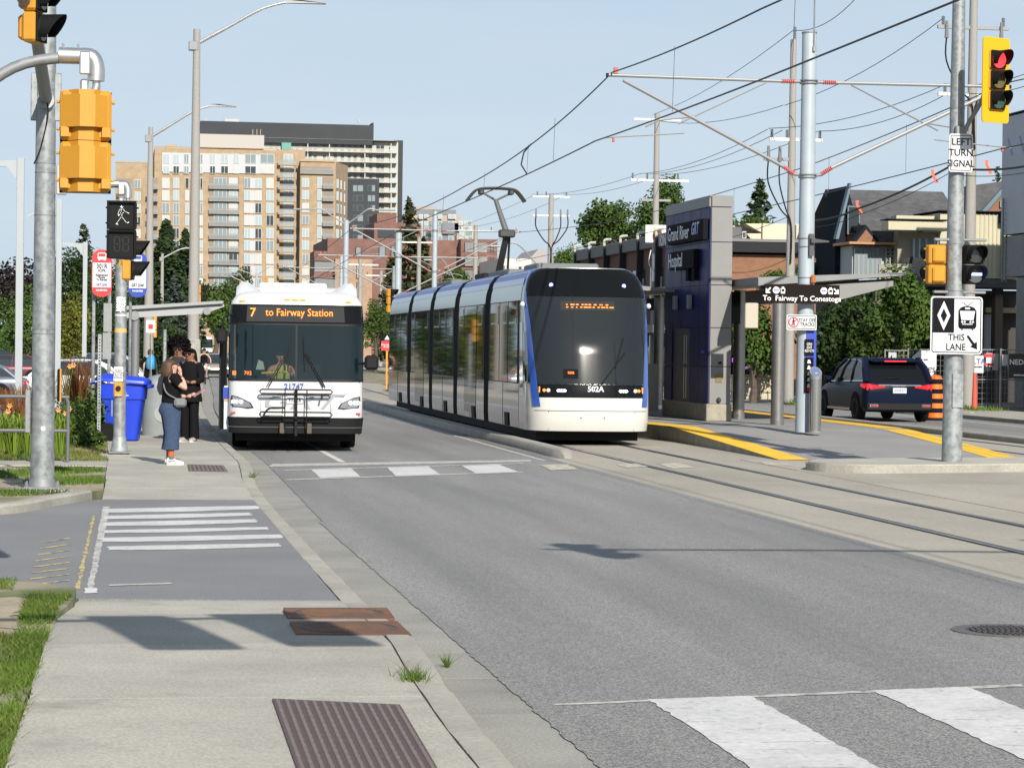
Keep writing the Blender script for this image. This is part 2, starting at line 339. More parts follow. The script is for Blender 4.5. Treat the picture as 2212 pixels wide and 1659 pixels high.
# painted lines: each corner is a point on the road
def paint(name, pts, z, mt, parent): return ST(name, M().add([(gp(x, y, z).x, gp(x, y, z).y, z) for x, y in pts], [tuple(range(len(pts)))]), mt, parent)
def ragged(pts, z, mt, parent, name, j=.012, n=14):
    P = [gp(x, y, z) for x, y in pts]; v = []
    for a, b in zip(P, P[1:] + P[:1]):
        nn = max(1, min(60, int((b - a).length / .1)))
        for k in range(nn):
            p = a.lerp(b, k / nn); q = j if k else j * .3; v.append((p.x + random.uniform(-q, q), p.y + random.uniform(-q, q), z))
    return ST(name, M().add(v, [tuple(range(len(v)))]), mt, parent)
cwn = ragged([(1194, 1523), (1200, 1519), (2205, 1477), (2212, 1482)], .0095, mPAINTW, None, 'near_crosswalk', .008, 40)
def wbar(x0, x1, ya, yb, sl, z, mt, parent):
    v = []; n = 34; c = [(x0, yb), (x1, yb), (x1, ya + sl * (x1 - x0)), (x0, ya)]
    for a, b in zip(c, c[1:] + c[:1]):
        for k in range(n): v.append((a[0] + (b[0] - a[0]) * k / n + random.uniform(-.012, .012), a[1] + (b[1] - a[1]) * k / n + random.uniform(-.012, .012), z))
    return ST('stripe', M().add(v, [tuple(range(len(v)))]), mt, parent)
for x in (3.11, 4.56, 6.01): wbar(x, x + .64, 14.82 + .22 * (x - 3.11), 11.7 + .22 * (x - 3.11), .2, .0105, mPAINT, cwn)
for x in (3.11, 4.56):
    for k in range(7):
        Y = 12.0 + .22 * (x - 3.11) + k * .4 + random.uniform(-.17, .17); xa = x + random.choice((.02, .1, .25, .3)); xb = xa + random.uniform(.12, .34); P = smooth_pts([(xa, Y), ((xa + xb) / 2, Y + random.uniform(-.03, .03)), (xb, Y + random.uniform(-.02, .04))], 7)
        ST('hairline_crack', M().loft([[(px_, py_ - .003, .0113), (px_, py_ + random.uniform(-.002, .003), .0113)] for px_, py_ in P], False, False), mCRACK, cwn)
cwf = ragged([(588, 1002), (1145, 993), (1147, 997), (580, 1008)], .0095, mPAINTW, None, 'far_crosswalk', .01, 40)
for q in ([(672, 1013), (757, 1010), (779, 1029), (692, 1032)], [(837, 1010), (925, 1007), (952, 1025), (855, 1028)], [(997, 1006), (1077, 1003), (1120, 1019), (1030, 1023)]):
    ragged(q, .0105, mPAINT, cwf, 'stripe')
ragged([(616, 1035), (1130, 1018), (1130, 1020), (618, 1037)], .011, mPAINTW, cwf, 'edge_line', .006, 40)
ragged([(610, 1015), (1130, 1000), (1130, 1001.5), (612, 1016.5)], .011, mPAINTW, cwf, 'edge_line', .006, 40)
for q in ([(1165, 1004), (1225, 1002), (1250, 1013), (1190, 1016)], [(1420, 1001), (1470, 1000), (1500, 1010), (1450, 1012)], [(1640, 997), (1700, 1001), (1715, 1006), (1655, 1004)], [(1330, 1002), (1380, 1001), (1400, 1008), (1350, 1010)]):
    ragged(q, .0135, mat('cream_paint_worn', (.52, .49, .38), .8, var=.2, vs=12, tint=((.3, .28, .24), 7, .45, .6)), cwf, 'worn_stripe', .03)
lm = ST('lane_marking', strip(3.93, 4.05, 45.4, 150, .0095, 3, off), mPAINT)
ST('lane_edge_line', strip(7.72, 7.82, 46.5, 300, .0095, 3, lambda Y: off(Y) * .3 + offT(Y) * .3), mPAINTW)
dwc = ragged([(222, 1094), (237, 1094), (200, 1280), (186, 1280)], .0535, mPAINTW, None, 'driveway_crossing', .009, 30)
for (ya, yb, xa, xb) in ((1096, 1105, 225, 558), (1111, 1119, 222, 540), (1125, 1134, 222, 552), (1142, 1149, 222, 578), (1158, 1168, 218, 606), (1177, 1186, 232, 604)):
    p = [(xa, ya + 3), ((xa + xb) / 2, ya - 1), (xb, ya - 4), (xb + 4, yb - 6), ((xa + xb) / 2, yb), (xa, yb + 2)]
    ragged(p, .0545, mPAINT, dwc, 'stripe', .022, 10)
ragged([(184, 1269), (208, 1269), (212, 1280), (182, 1281)], .055, mPAINT, dwc, 'stripe', .01, 6)
ragged([(235, 1262), (370, 1258), (370, 1261), (235, 1265)], .055, mPAINTW, dwc, 'stripe', .008, 10)
yh = ragged([(200, 1112), (206, 1112), (172, 1272), (162, 1272)], .0535, mYPAINT, None, 'yellow_hatching', .012, 30)
for k in range(8): ragged([(60 + 4 * k, 1262 - 13 * k), (150, 1252 - 13 * k), (150, 1254 - 13 * k), (62 + 4 * k, 1264 - 13 * k)], .0535, mYPAINT, yh, 'hatch_line', .008, 8)
# cracks and joints filled with dirt
def crack(pts, w, z, name='crack', mt=None, parent=None):
    P = smooth_pts(pts, 14); rings = []
    for p in P:
        ww = w * random.choice((.2, .5, 1, 1.6, 2.2)) * random.uniform(.6, 1.2); j = random.uniform(-.009, .009); zz = z(p[1]) if callable(z) else z
        rings.append([(p[0] - ww / 2 + j, p[1], zz), (p[0] + ww / 2 + j, p[1], zz)])
    return ST(name, M().loft(rings, False, False), mt or mCRACK, parent)
# iron covers
vc = M()
def cover(name, label, cat, pts, z, mt, ridges=0, group=None, along=True):
    P = [gp(x, y, z) for x, y in pts]; c = sum(P, Vector()) / 4; t = T(name, label, cat, (c.x, c.y, z), 0, group)
    loc = [(p.x - c.x, p.y - c.y) for p in P]
    M().prism(loc, -.03, .008).obj('plate', mt, t)
    if ridges:
        pw_ = (Vector(loc[1]) - Vector(loc[0])).length / ridges
        for k in range(ridges):
            s = (k + .5) / ridges; a0 = Vector(loc[0]).lerp(Vector(loc[1]), s); a1 = Vector(loc[3]).lerp(Vector(loc[2]), s); nn = 32; rg = []
            for j in range(nn + 1):
                q = a0.lerp(a1, .02 + .96 * j / nn); w_ = pw_ * (.3 if j % 2 else .22); h_ = .017 if j % 2 else .014; rg.append([(q[0] - w_, q[1], .006), (q[0] - w_ * .6, q[1], h_), (q[0] + w_ * .6, q[1], h_), (q[0] + w_, q[1], .006)])
            M().loft(rg).obj('ridge', mIRON2, t)
    return t
cover('tactile_plate', 'brown cast iron tactile paving plate at the bottom edge beside the kerb', 'plate', [(588, 1511), (864, 1524), (968, 1700), (655, 1700)], .152, mIRON, 14, 'tactile warning plates')
cover('tactile_plate', 'brown ribbed tactile plate in the pavement at the feet of the woman in jeans', 'plate', [(405, 1004), (482, 1006), (492, 1019), (408, 1018)], .152, mIRON, 9, 'tactile warning plates')
for lab, pts in (('rusty vault cover in the pavement, the nearer of the pair', [(626, 1344), (858, 1343), (889, 1373), (640, 1371)]), ('rusty vault cover in the pavement, the farther of the pair by the driveway', [(612, 1314), (836, 1314), (853, 1337), (622, 1337)])):
    z_ = .113 if 'nearer' in lab else .082
    t = cover('vault_cover', lab, 'cover', pts, z_ + .03, mRUST, 0, 'rusty vault covers')
    M().lathe([(.33, .008), (.33, .012), (.312, .012), (.312, .009)], (0, 0, 0), 36).obj('ring', mIRON, t)
    for k in range(-3, 4): M().b2((-.26, k * .075 - .012, .008), (.26, k * .075 + .012, .0115)).obj('tread_bar', mRUST, t)
c = gp(2190, 1363, .006); mh = T('manhole_cover', 'round ribbed iron manhole cover in the asphalt at the right edge', 'cover', (c.x, c.y, .006))
M().lathe([(.46, -.02), (.46, .006), (.36, .008), (.36, -.01)], n=40).obj('frame', mat('manhole_frame', (.16, .15, .15), .6, .5, var=.2, vs=20), mh)
M().lathe([(.35, -.02), (.35, .004)], n=40).obj('lid', mat('manhole_lid', (.07, .062, .062), .55, .5, var=.3, vs=30), mh)
for i in range(-4, 5):
    w = math.sqrt(max(.01, .33 ** 2 - (i * .072) ** 2)); m = M()
    for k in range(int(w / .045) * 2): m.box((-w + .045 * k + .022, i * .072, .008), (.03, .045, .01), .003)
    m.obj('rib_row', MATS['manhole_lid'], mh)
# ---------------------------------------------------------------- tramway
ts = ST('track_bed', M().add([(8.0, -6, -.02), (21, -6, -.02), (21, 48, -.02), (8.0, 48, -.02)], [(0, 1, 2, 3)]), mCRACK)
yy = [-6, 0, 6, 12, 18, 22.2, 26.4, 30.6, 34.8, 39, 43.2, 47.4]
for a, b in zip(yy, yy[1:]):
    for x0, x1 in ((8.03, 11.62), (11.64, 16.1), (16.12, 20.55)):
        ST('concrete_slab', M().b2((x0 + .004, a + .006, -.1), (x1 - .004, b - .006, random.uniform(.006, .01))), mSLAB, ts)
t2 = ST('track_bed_by_platform', strip(8.3, 12.6, 47.41, 300, .006, 5, offT), mSLAB)
t3 = ST('track_bed_far_side', strip(17.2, 20.6, 47.41, 300, .006, 5, offT), mSLAB)
for x in (9.265, 10.74, 18.45, 19.92):
    s_ = 1 if x in (9.265, 18.45) else -1
    ST('rail', strip(x - .036, x + .036, -6, 300, .016, 3, offT, thick=.03), mRAIL, ts)
    ST('rail_groove', strip(x + s_ * .065 - .028, x + s_ * .065 + .028, -6, 300, .0125, 3, offT), mGROOVE, ts)
    ST('rail_seal', strip(x - s_ * .055 - .018, x - s_ * .055 + .018, -6, 300, .0125, 3, offT), mGROOVE, ts)
# median kerb between the traffic lane and the tram
n_ = 80; rings = []
for i in range(n_ + 1):
    Y = 47.6 + 250 * (i / n_) ** 1.8; e = min(1, (Y - 47.6) / .5); w = .36 * (.45 + .55 * e); z = .03 + .13 * min(1, (Y - 47.6) / .35); xc = 8.38 + offT(Y)
    rings.append([(xc - w / 2 - .03, Y, -.02), (xc - w / 2, Y, z - .04), (xc - w / 2 + .04, Y, z), (xc + w / 2 - .04, Y, z), (xc + w / 2, Y, z - .04), (xc + w / 2 + .03, Y, -.02)])
ST('median_kerb', M().loft(rings), mKERB, smooth=True)
# platform with its ramp
zp = lambda Y: lerp(Y, [(40, .012), (47.3, .015), (57, .33), (60, .33)])
pl = lambda Y: lerp(Y, [(47.3, 12.36), (57.5, 12.36), (63, 11.55), (70, 11.5)])
pr_ = lambda Y: lerp(Y, [(47.3, 17.3), (50, 17.5), (57, 17.85), (60, 17.9)])
plat = ST('platform', strip(lambda Y: pl(Y) + .02, lambda Y: pr_(Y) - .02, 47.3, 120, zp, 1.2, offT), mPLAT)
wl = M()
for xf in (pl, pr_):
    A = [47.3 + 72 * (i / 30) ** 1.3 for i in range(31)]; s_ = -1 if xf is pl else 1
    wl.loft([[(xf(Y) + offT(Y), Y, -.05), (xf(Y) + offT(Y), Y, zp(Y) - .003), (xf(Y) + offT(Y) - s_ * .2, Y, zp(Y) - .003), (xf(Y) + offT(Y) - s_ * .2, Y, -.05)] for Y in A])
ST('platform_wall', wl, mPLATW, plat)
ST('tactile_strip', strip(lambda Y: pl(Y) + .0, lambda Y: pl(Y) + .6, 47.3, 120, lambda Y: zp(Y) + .006, 1.2, offT), mYEL, plat)
ST('tactile_strip', strip(lambda Y: pr_(Y) - .62, pr_, 47.9, 120, lambda Y: zp(Y) + .006, 1.2, offT), mYEL, plat)
ns = smooth_pts([(12.3, 44.6), (11.85, 43.5), (12.1, 42.75), (13, 42.4), (15.7, 43.25), (19.5, 44.4), (19.6, 46.4), (16, 45.9), (13.2, 45.1), (12.3, 44.6)], 6)[:-1]
isl = ST('traffic_island', M().prism(ns, -.05, .13), mKERB)
cx_, cy_ = sum(p[0] for p in ns) / len(ns), sum(p[1] for p in ns) / len(ns)
ST('island_top', M().prism([(cx_ + (x - cx_) * .985, cy_ + (y - cy_) * .96) for x, y in ns], .1, .15), mCONC, isl)
ragged([(1738, 997), (1772, 1000), (1770, 1008), (1748, 1003)], .016, mat('red_tactile', (.16, .085, .08), .7, var=.2, vs=30), plat, 'red_tactile_plate', .01, 5)
# far carriageway, kerbs and pavement on the right
path_kerb([(20.72, Y) for Y in (46.5, 47.2, 50, 55, 60, 65, 70, 80, 100, 150, 250)], .28, -.03, .15, name='tramway_kerb')
ST('far_road', strip(20.85, 26.3, 30, 500, .01, 6, offT), mASPH)
ST('far_road_edge_line', strip(25.3, 25.42, 40, 250, .0145, 6, offT), mPAINT)
ST('far_road_lane_line', strip(21.1, 21.2, 50, 250, .0145, 6, offT), mPAINT)
ST('far_sidewalk', strip(26.5, 30.2, 60, 92, .12, 3, offT, thick=.15), mCONC); ST('far_sidewalk', strip(26.5, 29.0, 92, 260, .12, 6, offT, thick=.15), mCONC)
path_kerb([(26.4, 60), (26.4, 66), (26.5, 71), (26.9, 73.2), (27.8, 74.2)], .22, -.03, .17, name='far_kerb'); path_kerb([(27.6, 81), (26.7, 82), (26.4, 84), (26.4, 100), (26.6, 180)], .22, -.03, .17, name='far_kerb')
verge([(26.52, 60), (28.4, 60), (28.5, 73.4), (27.6, 73.6), (26.9, 72.6), (26.55, 70)], .16, 'far_grass_strip')
ST('building_site', M().prism([(30, 84), (60, 84), (60, 140), (30, 140)], -.05, .05), mSOIL)

def blot(name, cx, cy, rx, ry, z, mt, n=40, parent=None):
    v = []
    for k in range(n):
        a = 2 * PI * k / n; r = 1 + .35 * math.sin(3 * a + cx) * random.uniform(.5, 1) + random.uniform(-.15, .15); v.append((cx + rx * r * math.cos(a), cy + ry * r * math.sin(a), z))
    return ST(name, M().add(v, [tuple(range(n))]), mt, parent)
mDIRT = mat('bare_soil', (.33, .28, .2), .95, var=.2, vs=14, var2=.15, vs2=2, bump=.3, bs=40)
blot('bare_soil', -1.0, 18.6, .5, 1.0, .139, mDIRT); blot('bare_soil', -1.6, 20.4, .5, .5, .139, mDIRT); blot('bare_soil', -.5, 36, .3, 1.6, .1295, mDIRT); blot('bare_soil', -1.6, 38.6, .9, 1.1, .1295, mDIRT); blot('bare_soil', -.6, 46.5, .45, 2.0, .1295, mDIRT); blot('bare_soil', -2.4, 36.2, .5, 1.2, .1295, mDIRT)
# ================================================================ SIGNALS, POLES, SIGNS
mLOFF = mat('lens_off', (.03, .035, .03), .15, spec=.8); mLRED = mat('lens_red_lit', (.5, .01, .01), .3, emit=(1, .03, .04), es=1.6)
mLAMB = mat('lens_amber_off', (.12, .1, .05), .2); mLGRN = mat('lens_green_off', (.04, .075, .06), .2)
mWALK = mat('walk_led', (.8, .8, .8), .4, emit=(1, 1, .95), es=.7); mBLUELED = mat('blue_led', (.1, .1, .8), .4, emit=(.25, .3, 1), es=2.5)
def visor(r=.155, ln=.26, n=14):
    m = M(); a = [R_(-35 + 250 * k / n) for k in range(n + 1)]; rings = []
    for rr, back in ((r, True), (r - .006, False)):
        pts0 = [(rr * math.cos(t), -.1, rr * math.sin(t)) for t in a]; pts1 = [(rr * math.cos(t), -.1 - ln * (.35 + .65 * max(0, (math.sin(t) + .6) / 1.6)), rr * math.sin(t)) for t in a]
        rings += [pts0, pts1] if back else [pts1, pts0]
    m.loft(rings, False, False); return m
def disc(r, y, th=.01, n=20): return M().loft([[(r * math.cos(2 * PI * k / n), y + t, r * math.sin(2 * PI * k / n)) for k in range(n)] for t in (0, -th)])
def signal_head(label, loc, rz, lenses, house=None, back=False, cat='traffic light', name='traffic_signal', group=None, w=.35, hs=.35, face=None):
    house = house or mSIGY; t = T(name, label, cat, loc, rz, group); n = len(lenses)
    for i, ln in enumerate(lenses):
        z = (n / 2 - .5 - i) * hs
        s = M().box((0, .02, z), (w, .17, hs - .012), .03).box((0, .13, z), (w * .72, .08, hs * .8), .03).obj('housing', house, t)
        M().box((0, -.072, z), (w - .02, .03, hs - .03), .01).obj('door', face or mSIGB, s)
        [M().box((w / 2 + .01, -.05, z + q_), (.025, .04, .03), .005).obj('latch', house, s) for q_ in (.1, -.1)]
        v = visor(); v.v = [(x, y, zz + z) for x, y, zz in v.v]; v.obj('visor', mSIGB, s, smooth=True)
        d = disc(.146, -.088); d.v = [(x, y, zz + z) for x, y, zz in d.v]; d.obj('lens', ln, s)
    if back:
        o = rrect(w + .27, n * hs + .42, .06); M().prism(o, -.02, .0, 1).obj('backboard', mat('backboard_yellow', (.62, .36, .0), .6), t)
    return t
def ped_head(label, loc, rz, house, front, walk=True, group=None):
    t = T('pedestrian_signal', label, 'walk signal', loc, rz, group); w, hs = .375, .375
    for i in range(2):
        z = (.5 - i) * hs
        s = M().box((0, .05, z), (w, .16, hs - .008), .025).obj('housing', house, t)
        M().prism([(-.12, .1), (-.06, .19), (.05, .2), (.13, .1)], z - .185, z + .185).obj('rear_spine', house, s)
        M().prism([(-.185, .1), (-.07, .235), (.04, .25), (.185, .12)], z - .09, z + .145).obj('rear_hood', house, s)
        for sx in (-1, 1): M().prism([(sx * .12, z - .16), (sx * .178, z - .16), (sx * .178, z - .09), (sx * .12, z - .09)], .12, .165, 1).obj('rear_lug', house, s)
        fr = M(); q = .025
        for lo, hi in (((-w / 2, -.11, z + hs / 2 - q - .004), (w / 2, -.03, z + hs / 2 - .004)), ((-w / 2, -.11, z - hs / 2 + .004), (w / 2, -.03, z - hs / 2 + q)), ((-w / 2, -.11, z - hs / 2 + q), (-w / 2 + q, -.03, z + hs / 2 - q)), ((w / 2 - q, -.11, z - hs / 2 + q), (w / 2, -.03, z + hs / 2 - q))): fr.b2(lo, hi)
        fr.obj('hood_frame', mSIGB, s)
        M().box((0, -.05, z), (w - .04, .02, hs - .05)).obj('screen', mat('signal_screen', (.01, .011, .011), .4, spec=.15), s)
        for sx in (-1, 1): [M().box((sx * (w / 2 + .012), .06, z + q_), (.025, .05, .02), .004).obj('latch', house, s) for q_ in (.1, -.1)]
        if walk and i == 0:
            P = [[(0, .12), (-.015, .105), (.015, .105), (0, .09)], [(-.02, .075), (-.035, .05), (-.045, .02), (-.04, -.01), (-.03, .005)], [(.02, .075), (.04, .05), (.07, .035), (.09, .025)], [(.0, .07), (-.015, .03), (.0, -.01), (.018, .03)], [(-.01, -.03), (-.03, -.06), (-.05, -.09), (-.07, -.115), (-.05, -.118)], [(.01, -.03), (.03, -.055), (.05, -.08), (.075, -.1), (.09, -.09)]]
            m = M()
            for ch in P:
                for a, b in zip(ch, ch[1:] + [ch[-1]]):
                    for k in (0, .5): m.box((a[0] + (b[0] - a[0]) * k, -.064, z + a[1] + (b[1] - a[1]) * k), (.0066, .005, .0066))
            m.obj('walking_figure', mWALK, s)
        if walk and i == 1:
            m = M()
            for dx in (-.055, .055):
                for zz in (-.09, 0, .09): m.box((dx, -.063, z + zz), (.06, .004, .012))
                for sx in (-.035, .035):
                    for zz in (-.045, .045): m.box((dx + sx, -.063, z + zz), (.012, .004, .07))
            m.obj('countdown_digits', mat('digits_off', (.014, .014, .014), .7), s)
    return t
def elbow_arm(label, pts, r, head_xy, zt):
    t = T('signal_gallows', label, 'signal bracket', (0, 0, 0)); P = smooth_pts(pts, 6)
    M().tube(P, r, 10).obj('tube', mGALV2, t, smooth=True); e = Vector(P[-1])
    M().tube([e + Vector((-.17, 0, .0)), e + Vector((.03, 0, 0))], r * 1.45, 12).obj('collar', mALU, t, smooth=True)
    M().tube(smooth_pts([tuple(e), (e.x + .07, e.y, e.z - .01), (e.x + .1, e.y, e.z - .08), (e.x + .1, e.y, e.z - .18)], 4), r * 1.5, 12).obj('elbow', mALU, t, smooth=True)
    for dx in (-.14, -.03): M().cyl((e.x + dx, e.y, e.z + r), (e.x + dx, e.y, e.z + r * 2.1), .012, n=6).obj('bolt', mALU, t)
    M().b2((e.x - .02, e.y - r * 1.8, e.z - .14), (e.x + .06, e.y - r * .9, e.z + .03), .01).obj('clamp_plate', mALU, t)
    M().tube(smooth_pts([(e.x + .1, e.y, e.z - .15), (e.x + .1, e.y, e.z - .24), (e.x + .04, e.y, e.z - .33), (e.x + .03, e.y, zt)], 4), r * .75, 10).obj('drop_pipe', mALU, t, smooth=True)
    M().b2((e.x - .015, e.y - .05, e.z - .3), (e.x + .05, e.y - .02, e.z - .17), .015).obj('bracket', mALU, t)
    return t
def base_plate(t, r, z0=0., mt=None):
    M().box((0, 0, z0 + .03), (r * 3, r * 3, .04), .01).obj('base_plate', mt or mGALV2, t)
    M().cyl((0, 0, z0 + .05), (0, 0, z0 + .14), r * 1.16, r * 1.06, 20).obj('base_collar', mt or mGALV2, t, smooth=True)
    for a in (45, 135, 225, 315): M().cyl((r * 1.75 * math.cos(R_(a)), r * 1.75 * math.sin(R_(a)), z0), (r * 1.75 * math.cos(R_(a)), r * 1.75 * math.sin(R_(a)), z0 + .11), .02, n=6).obj('anchor_bolt', mt or mGALV2, t)
# --- big galvanised pole on the left with its mast arm
x0, y0 = -.9, 34.1
p = T('signal_pole', 'thick galvanised steel signal pole standing in the worn grass at left', 'pole', (x0, y0, .13))
M().cyl((0, 0, .05), (0, 0, 9.2), .156, .1, 24).obj('shaft', mGALV, p, smooth=True); base_plate(p, .156)
for z in (2.02, 2.08, 4.1, 4.22, 3.55): M().cyl((0, 0, z), (0, 0, z + .012), .156 - z * .006 + .006, n=24).obj('band', mGALV2, p)
for s_ in (-1, 1): M().box((s_ * .15, -.02, 5.08), (.09, .05, .62), .01).obj('clamp_plate', mGALV, p)
M().cyl((0, -.2, 5.02), (0, .02, 5.0), .11, n=14).obj('arm_socket', mGALV, p)
a_ = at(72, 30, 30.2) - Vector((x0, y0, .13))
M().tube([(0, -.12, 5.05), tuple(a_), tuple(a_ + Vector((-.75, -4, .75)))], [.085, .07, .06], 14).obj('mast_arm', mGALV2, p, smooth=True)
M().tube(smooth_pts([(.02, -.2, 5.0), (.03, -.22, 4.8), (-.06, -.2, 4.4), (-.14, -.2, 4.2)], 4), .01, 5).obj('loose_cable', mBLACK, p)
M().box((-.19, -.04, 1.02), (.07, .1, .56), .01).obj('junction_box', mGALV2, p)
M().box((.2, -.02, 1.36), (.035, .3, .42), .01).obj('button_panel', mSIGB, p); M().box((.225, -.02, 1.36), (.018, .31, .43)).obj('button_panel_back', mSIGY, p)
M().box((.205, .1, 4.02), (.13, .12, .38), .01).obj('arm_clamp', mat('clamp_grey', (.42, .41, .38), .6, .3), p)
dsk = disc(.03, -.152, .006); dsk.v = [(x + .01, y, z + .8) for x, y, z in dsk.v]; dsk.obj('sticker', mWHITE, p)
ST('pole_footing', M().lathe([(.42, -.1), (.42, .135), (.4, .145)], (x0, y0, 0), 20), mKERB)
h_ = at(88, 62, 29.9); signal_head('yellow three-light signal seen edge-on at the top left corner', (h_.x - .06, h_.y, h_.z + .35), R_(72), [mLOFF, mLOFF, mLOFF], back=False)
# pedestrian signals on curved arms
e = at(178, 122, 19.4); hb = at(197, 308, 19.4)
elbow_arm('silver curved arm entering from the left edge, holding the yellow signal', [(e.x - 1.6, e.y, e.z - 1.3), (e.x - .95, e.y, e.z - .5), (e.x - .5, e.y, e.z - .1), (e.x, e.y, e.z)], .042, None, hb.z + .37)
ped_head('yellow pedestrian signal head seen from behind, hanging from a curved arm', (e.x + .03, hb.y, hb.z), PI, mSIGY, None, False)
e2 = at(259, 398, 33.9); hb2 = at(266, 497, 33.9)
elbow_arm('curved arm clamped to the galvanised pole, holding the walk signal', [(x0 + .2, 34.2, 4.05), (x0 + .38, 34.15, 4.35), (e2.x - .35, e2.y, e2.z - .02), (e2.x, e2.y, e2.z)], .035, None, hb2.z + .37)
ped_head('black pedestrian signal showing a lit walking figure', (e2.x + .03, hb2.y, hb2.z), R_(-3), mSIGB, None, True)
# --- slim pole with push button
x1, y1 = .11, 44.35
p = T('pedestrian_pole', 'slim galvanised pole with a yellow push button beside the blue bin', 'pole', (x1, y1, .16))
M().cyl((0, 0, .05), (0, 0, 3.2), .103, .096, 20).obj('shaft', mGALV, p, smooth=True); M().cyl((0, 0, .06), (0, 0, .3), .15, .104, 20).obj('flare', mGALV, p, smooth=True)
M().box((0, 0, .04), (.36, .36, .03), .008).obj('base_plate', mGALV2, p)
for a in (45, 135, 225, 315): M().box((.14 * math.cos(R_(a)), .14 * math.sin(R_(a)), .015), (.05, .05, .03)).obj('anchor_bolt', mGALV2, p)
M().box((-.03, -.115, 1.1), (.15, .04, .25), .03).obj('push_button_case', mSIGY, p)
d = disc(.045, -.137, .02); d.v = [(x - .03, y, z + 1.12) for x, y, z in d.v]; d.obj('push_button', mBLACK, p, smooth=True)
sgn = M().prism(rrect(.16, .25, .02, cx=-.03, cy=1.36), -.128, -.118, 1).obj('instruction_sign', mSIGNW, p); text(sgn, 'PUSH\nBUTTON\nWAIT FOR\nSIGNAL', (-.03, -.131, 1.36), .045, mTEXTK)
text(p, 'ATTEND', (-.03, -.138, 1.0), .03, mTEXTW)
M().cyl((0, 0, 2.06), (0, 0, 2.13), .101, n=20).obj('orange_tape', mat('orange_tape', (.75, .38, .13), .7), p)
M().cyl((0, 0, 2.34), (0, 0, 2.37), .1, n=20).obj('white_tape', mWHITE, p); M().prism([(-.07, 2.42), (.06, 2.42), (.08, 2.66), (-.075, 2.66)], -.115, -.1, 1).obj('foil_wrap', mat('foil', (.7, .7, .72), .25, .8, bump=.8, bs=18), p)
M().cyl((0, 0, 1.5), (0, 0, 1.51), .1035, n=20).obj('band', mGALV2, p)
M().box((-.13, 0, .78), (.03, .08, .28), .008).obj('junction_plate', mGALV2, p)
ST('pole_footing', M().lathe([(.34, -.1), (.34, .155), (.31, .17)], (x1, y1, 0), 20), mKERB)
h_ = at(291, 528, 44.5); signal_head('two-light signal with black visors facing the side street above the push button', (x1 + .12, y1 + .05, 3.45), R_(82), [mLOFF, mLOFF], house=mSIGY)
# --- signal pole on the traffic island at right
x2, y2 = 14.61, 43.93
p = T('signal_pole', 'thick galvanised signal pole on the traffic island at right', 'pole', (x2, y2, .15))
M().cyl((0, 0, 0), (0, 0, 9.5), .183, .1, 24).obj('shaft', mGALV, p, smooth=True)
M().box((.03, -.17, 1.25), (.2, .04, .6), .01).obj('hatch_cover', mGALV, p); M().b2((-.09, -.176, 2.02), (.09, -.16, 2.1)).obj('sticker', mat('torn_sticker', (.1, .1, .1), .6, var=.9, vs=40), p)
for z in (2.28, 3.82, 3.0, 6.2): M().cyl((0, 0, z), (0, 0, z + .015), .184 - z * .0085 + .006, n=24).obj('band', mGALV2, p)
for z in (2.98, 3.9): M().box((.08, -.02, z), (.95, .1, .05), .012).obj('bracket', mGALV2, p)
M().box((0.02, -.12, 5.75), (.2, .14, .28), .02).obj('arm_clamp', mGALV2, p)
c = at(2160, 175, 43.2) - Vector((x2, y2, .15)); M().tube(smooth_pts([(.05, -.15, 5.7), (.15, -.2, 5.95), (.3, -.3, 6.25), (c.x - .05, c.y + .2, c.z + .12)], 5), .04, 10).obj('curved_arm', mGALV2, p, smooth=True)
h_ = at(2150, 174, 43.1); signal_head('red traffic light with three lenses on a bright yellow backboard', tuple(h_), R_(24), [mLRED, mLAMB, mLGRN], back=True)
h_ = at(2102, 572, 43.75); t = signal_head('black two-lens tram signal with a lit blue bar, right of the island pole', tuple(h_), R_(7), [mLOFF, mat('lens_clear', (.09, .1, .1), .12)], house=mSIGB, cat='tram signal', name='tram_signal')
M().box((.02, -.1, -.17), (.21, .006, .05)).obj('signal_bar', mBLUELED, t)
h_ = at(2020, 572, 43.95); signal_head('yellow-backed two-lens signal left of the island pole, facing away', tuple(h_), R_(192), [mLOFF, mLOFF], cat='tram signal', name='tram_signal')
def sign_board(label, loc, w, h, r=.04, rz=0., name='sign', border=True, mt=None, cat='sign', group=None):
    t = T(name, label, cat, loc, rz, group)
    M().prism(rrect(w, h, r), -.006, .0, 1).obj('panel', mt or mSIGNW, t)
    if border:
        b = .012 * (1 + w); o = rrect(w - .05, h - .05, r * .8); i = rrect(w - .05 - b * 1.3, h - .05 - b * 1.3, r * .6)
        n = len(o); M().add([(x, -.0085, z) for x, z in o] + [(x, -.0085, z) for x, z in i], [(k, (k + 1) % n, n + (k + 1) % n, n + k) for k in range(n)]).obj('border', mTEXTK, t)
    return t
c = at(2075.5, 331, 43.72); t = sign_board('white LEFT TURN SIGNAL sign on the island pole', tuple(c), .43, .67)
for k, s_ in enumerate(('LEFT', 'TURN', 'SIGNAL')): text(t, s_, (0, -.01, .19 - .19 * k), .17, mTEXTK, sx=.86 if k == 2 else 1, bold=.002)
c = at(2066, 703, 43.7); t = sign_board('large white sign with tram and diamond reading THIS LANE', tuple(c), .945, 1.01, .06)
M().b2((-.43, -.0105, -.13), (-.045, -.0065, .465)).obj('black_field', mSIGNK, t)
def flat(poly, y, mt, parent, name, th=.002): return M().prism(poly, y - th, y, 1).obj(name, mt, parent)
D_ = [(-.235, .425), (-.115, .17), (-.235, -.09), (-.355, .17)]; I_ = [(-.235 + (x + .235) * .5, .168 + (z - .168) * .5) for x, z in D_]
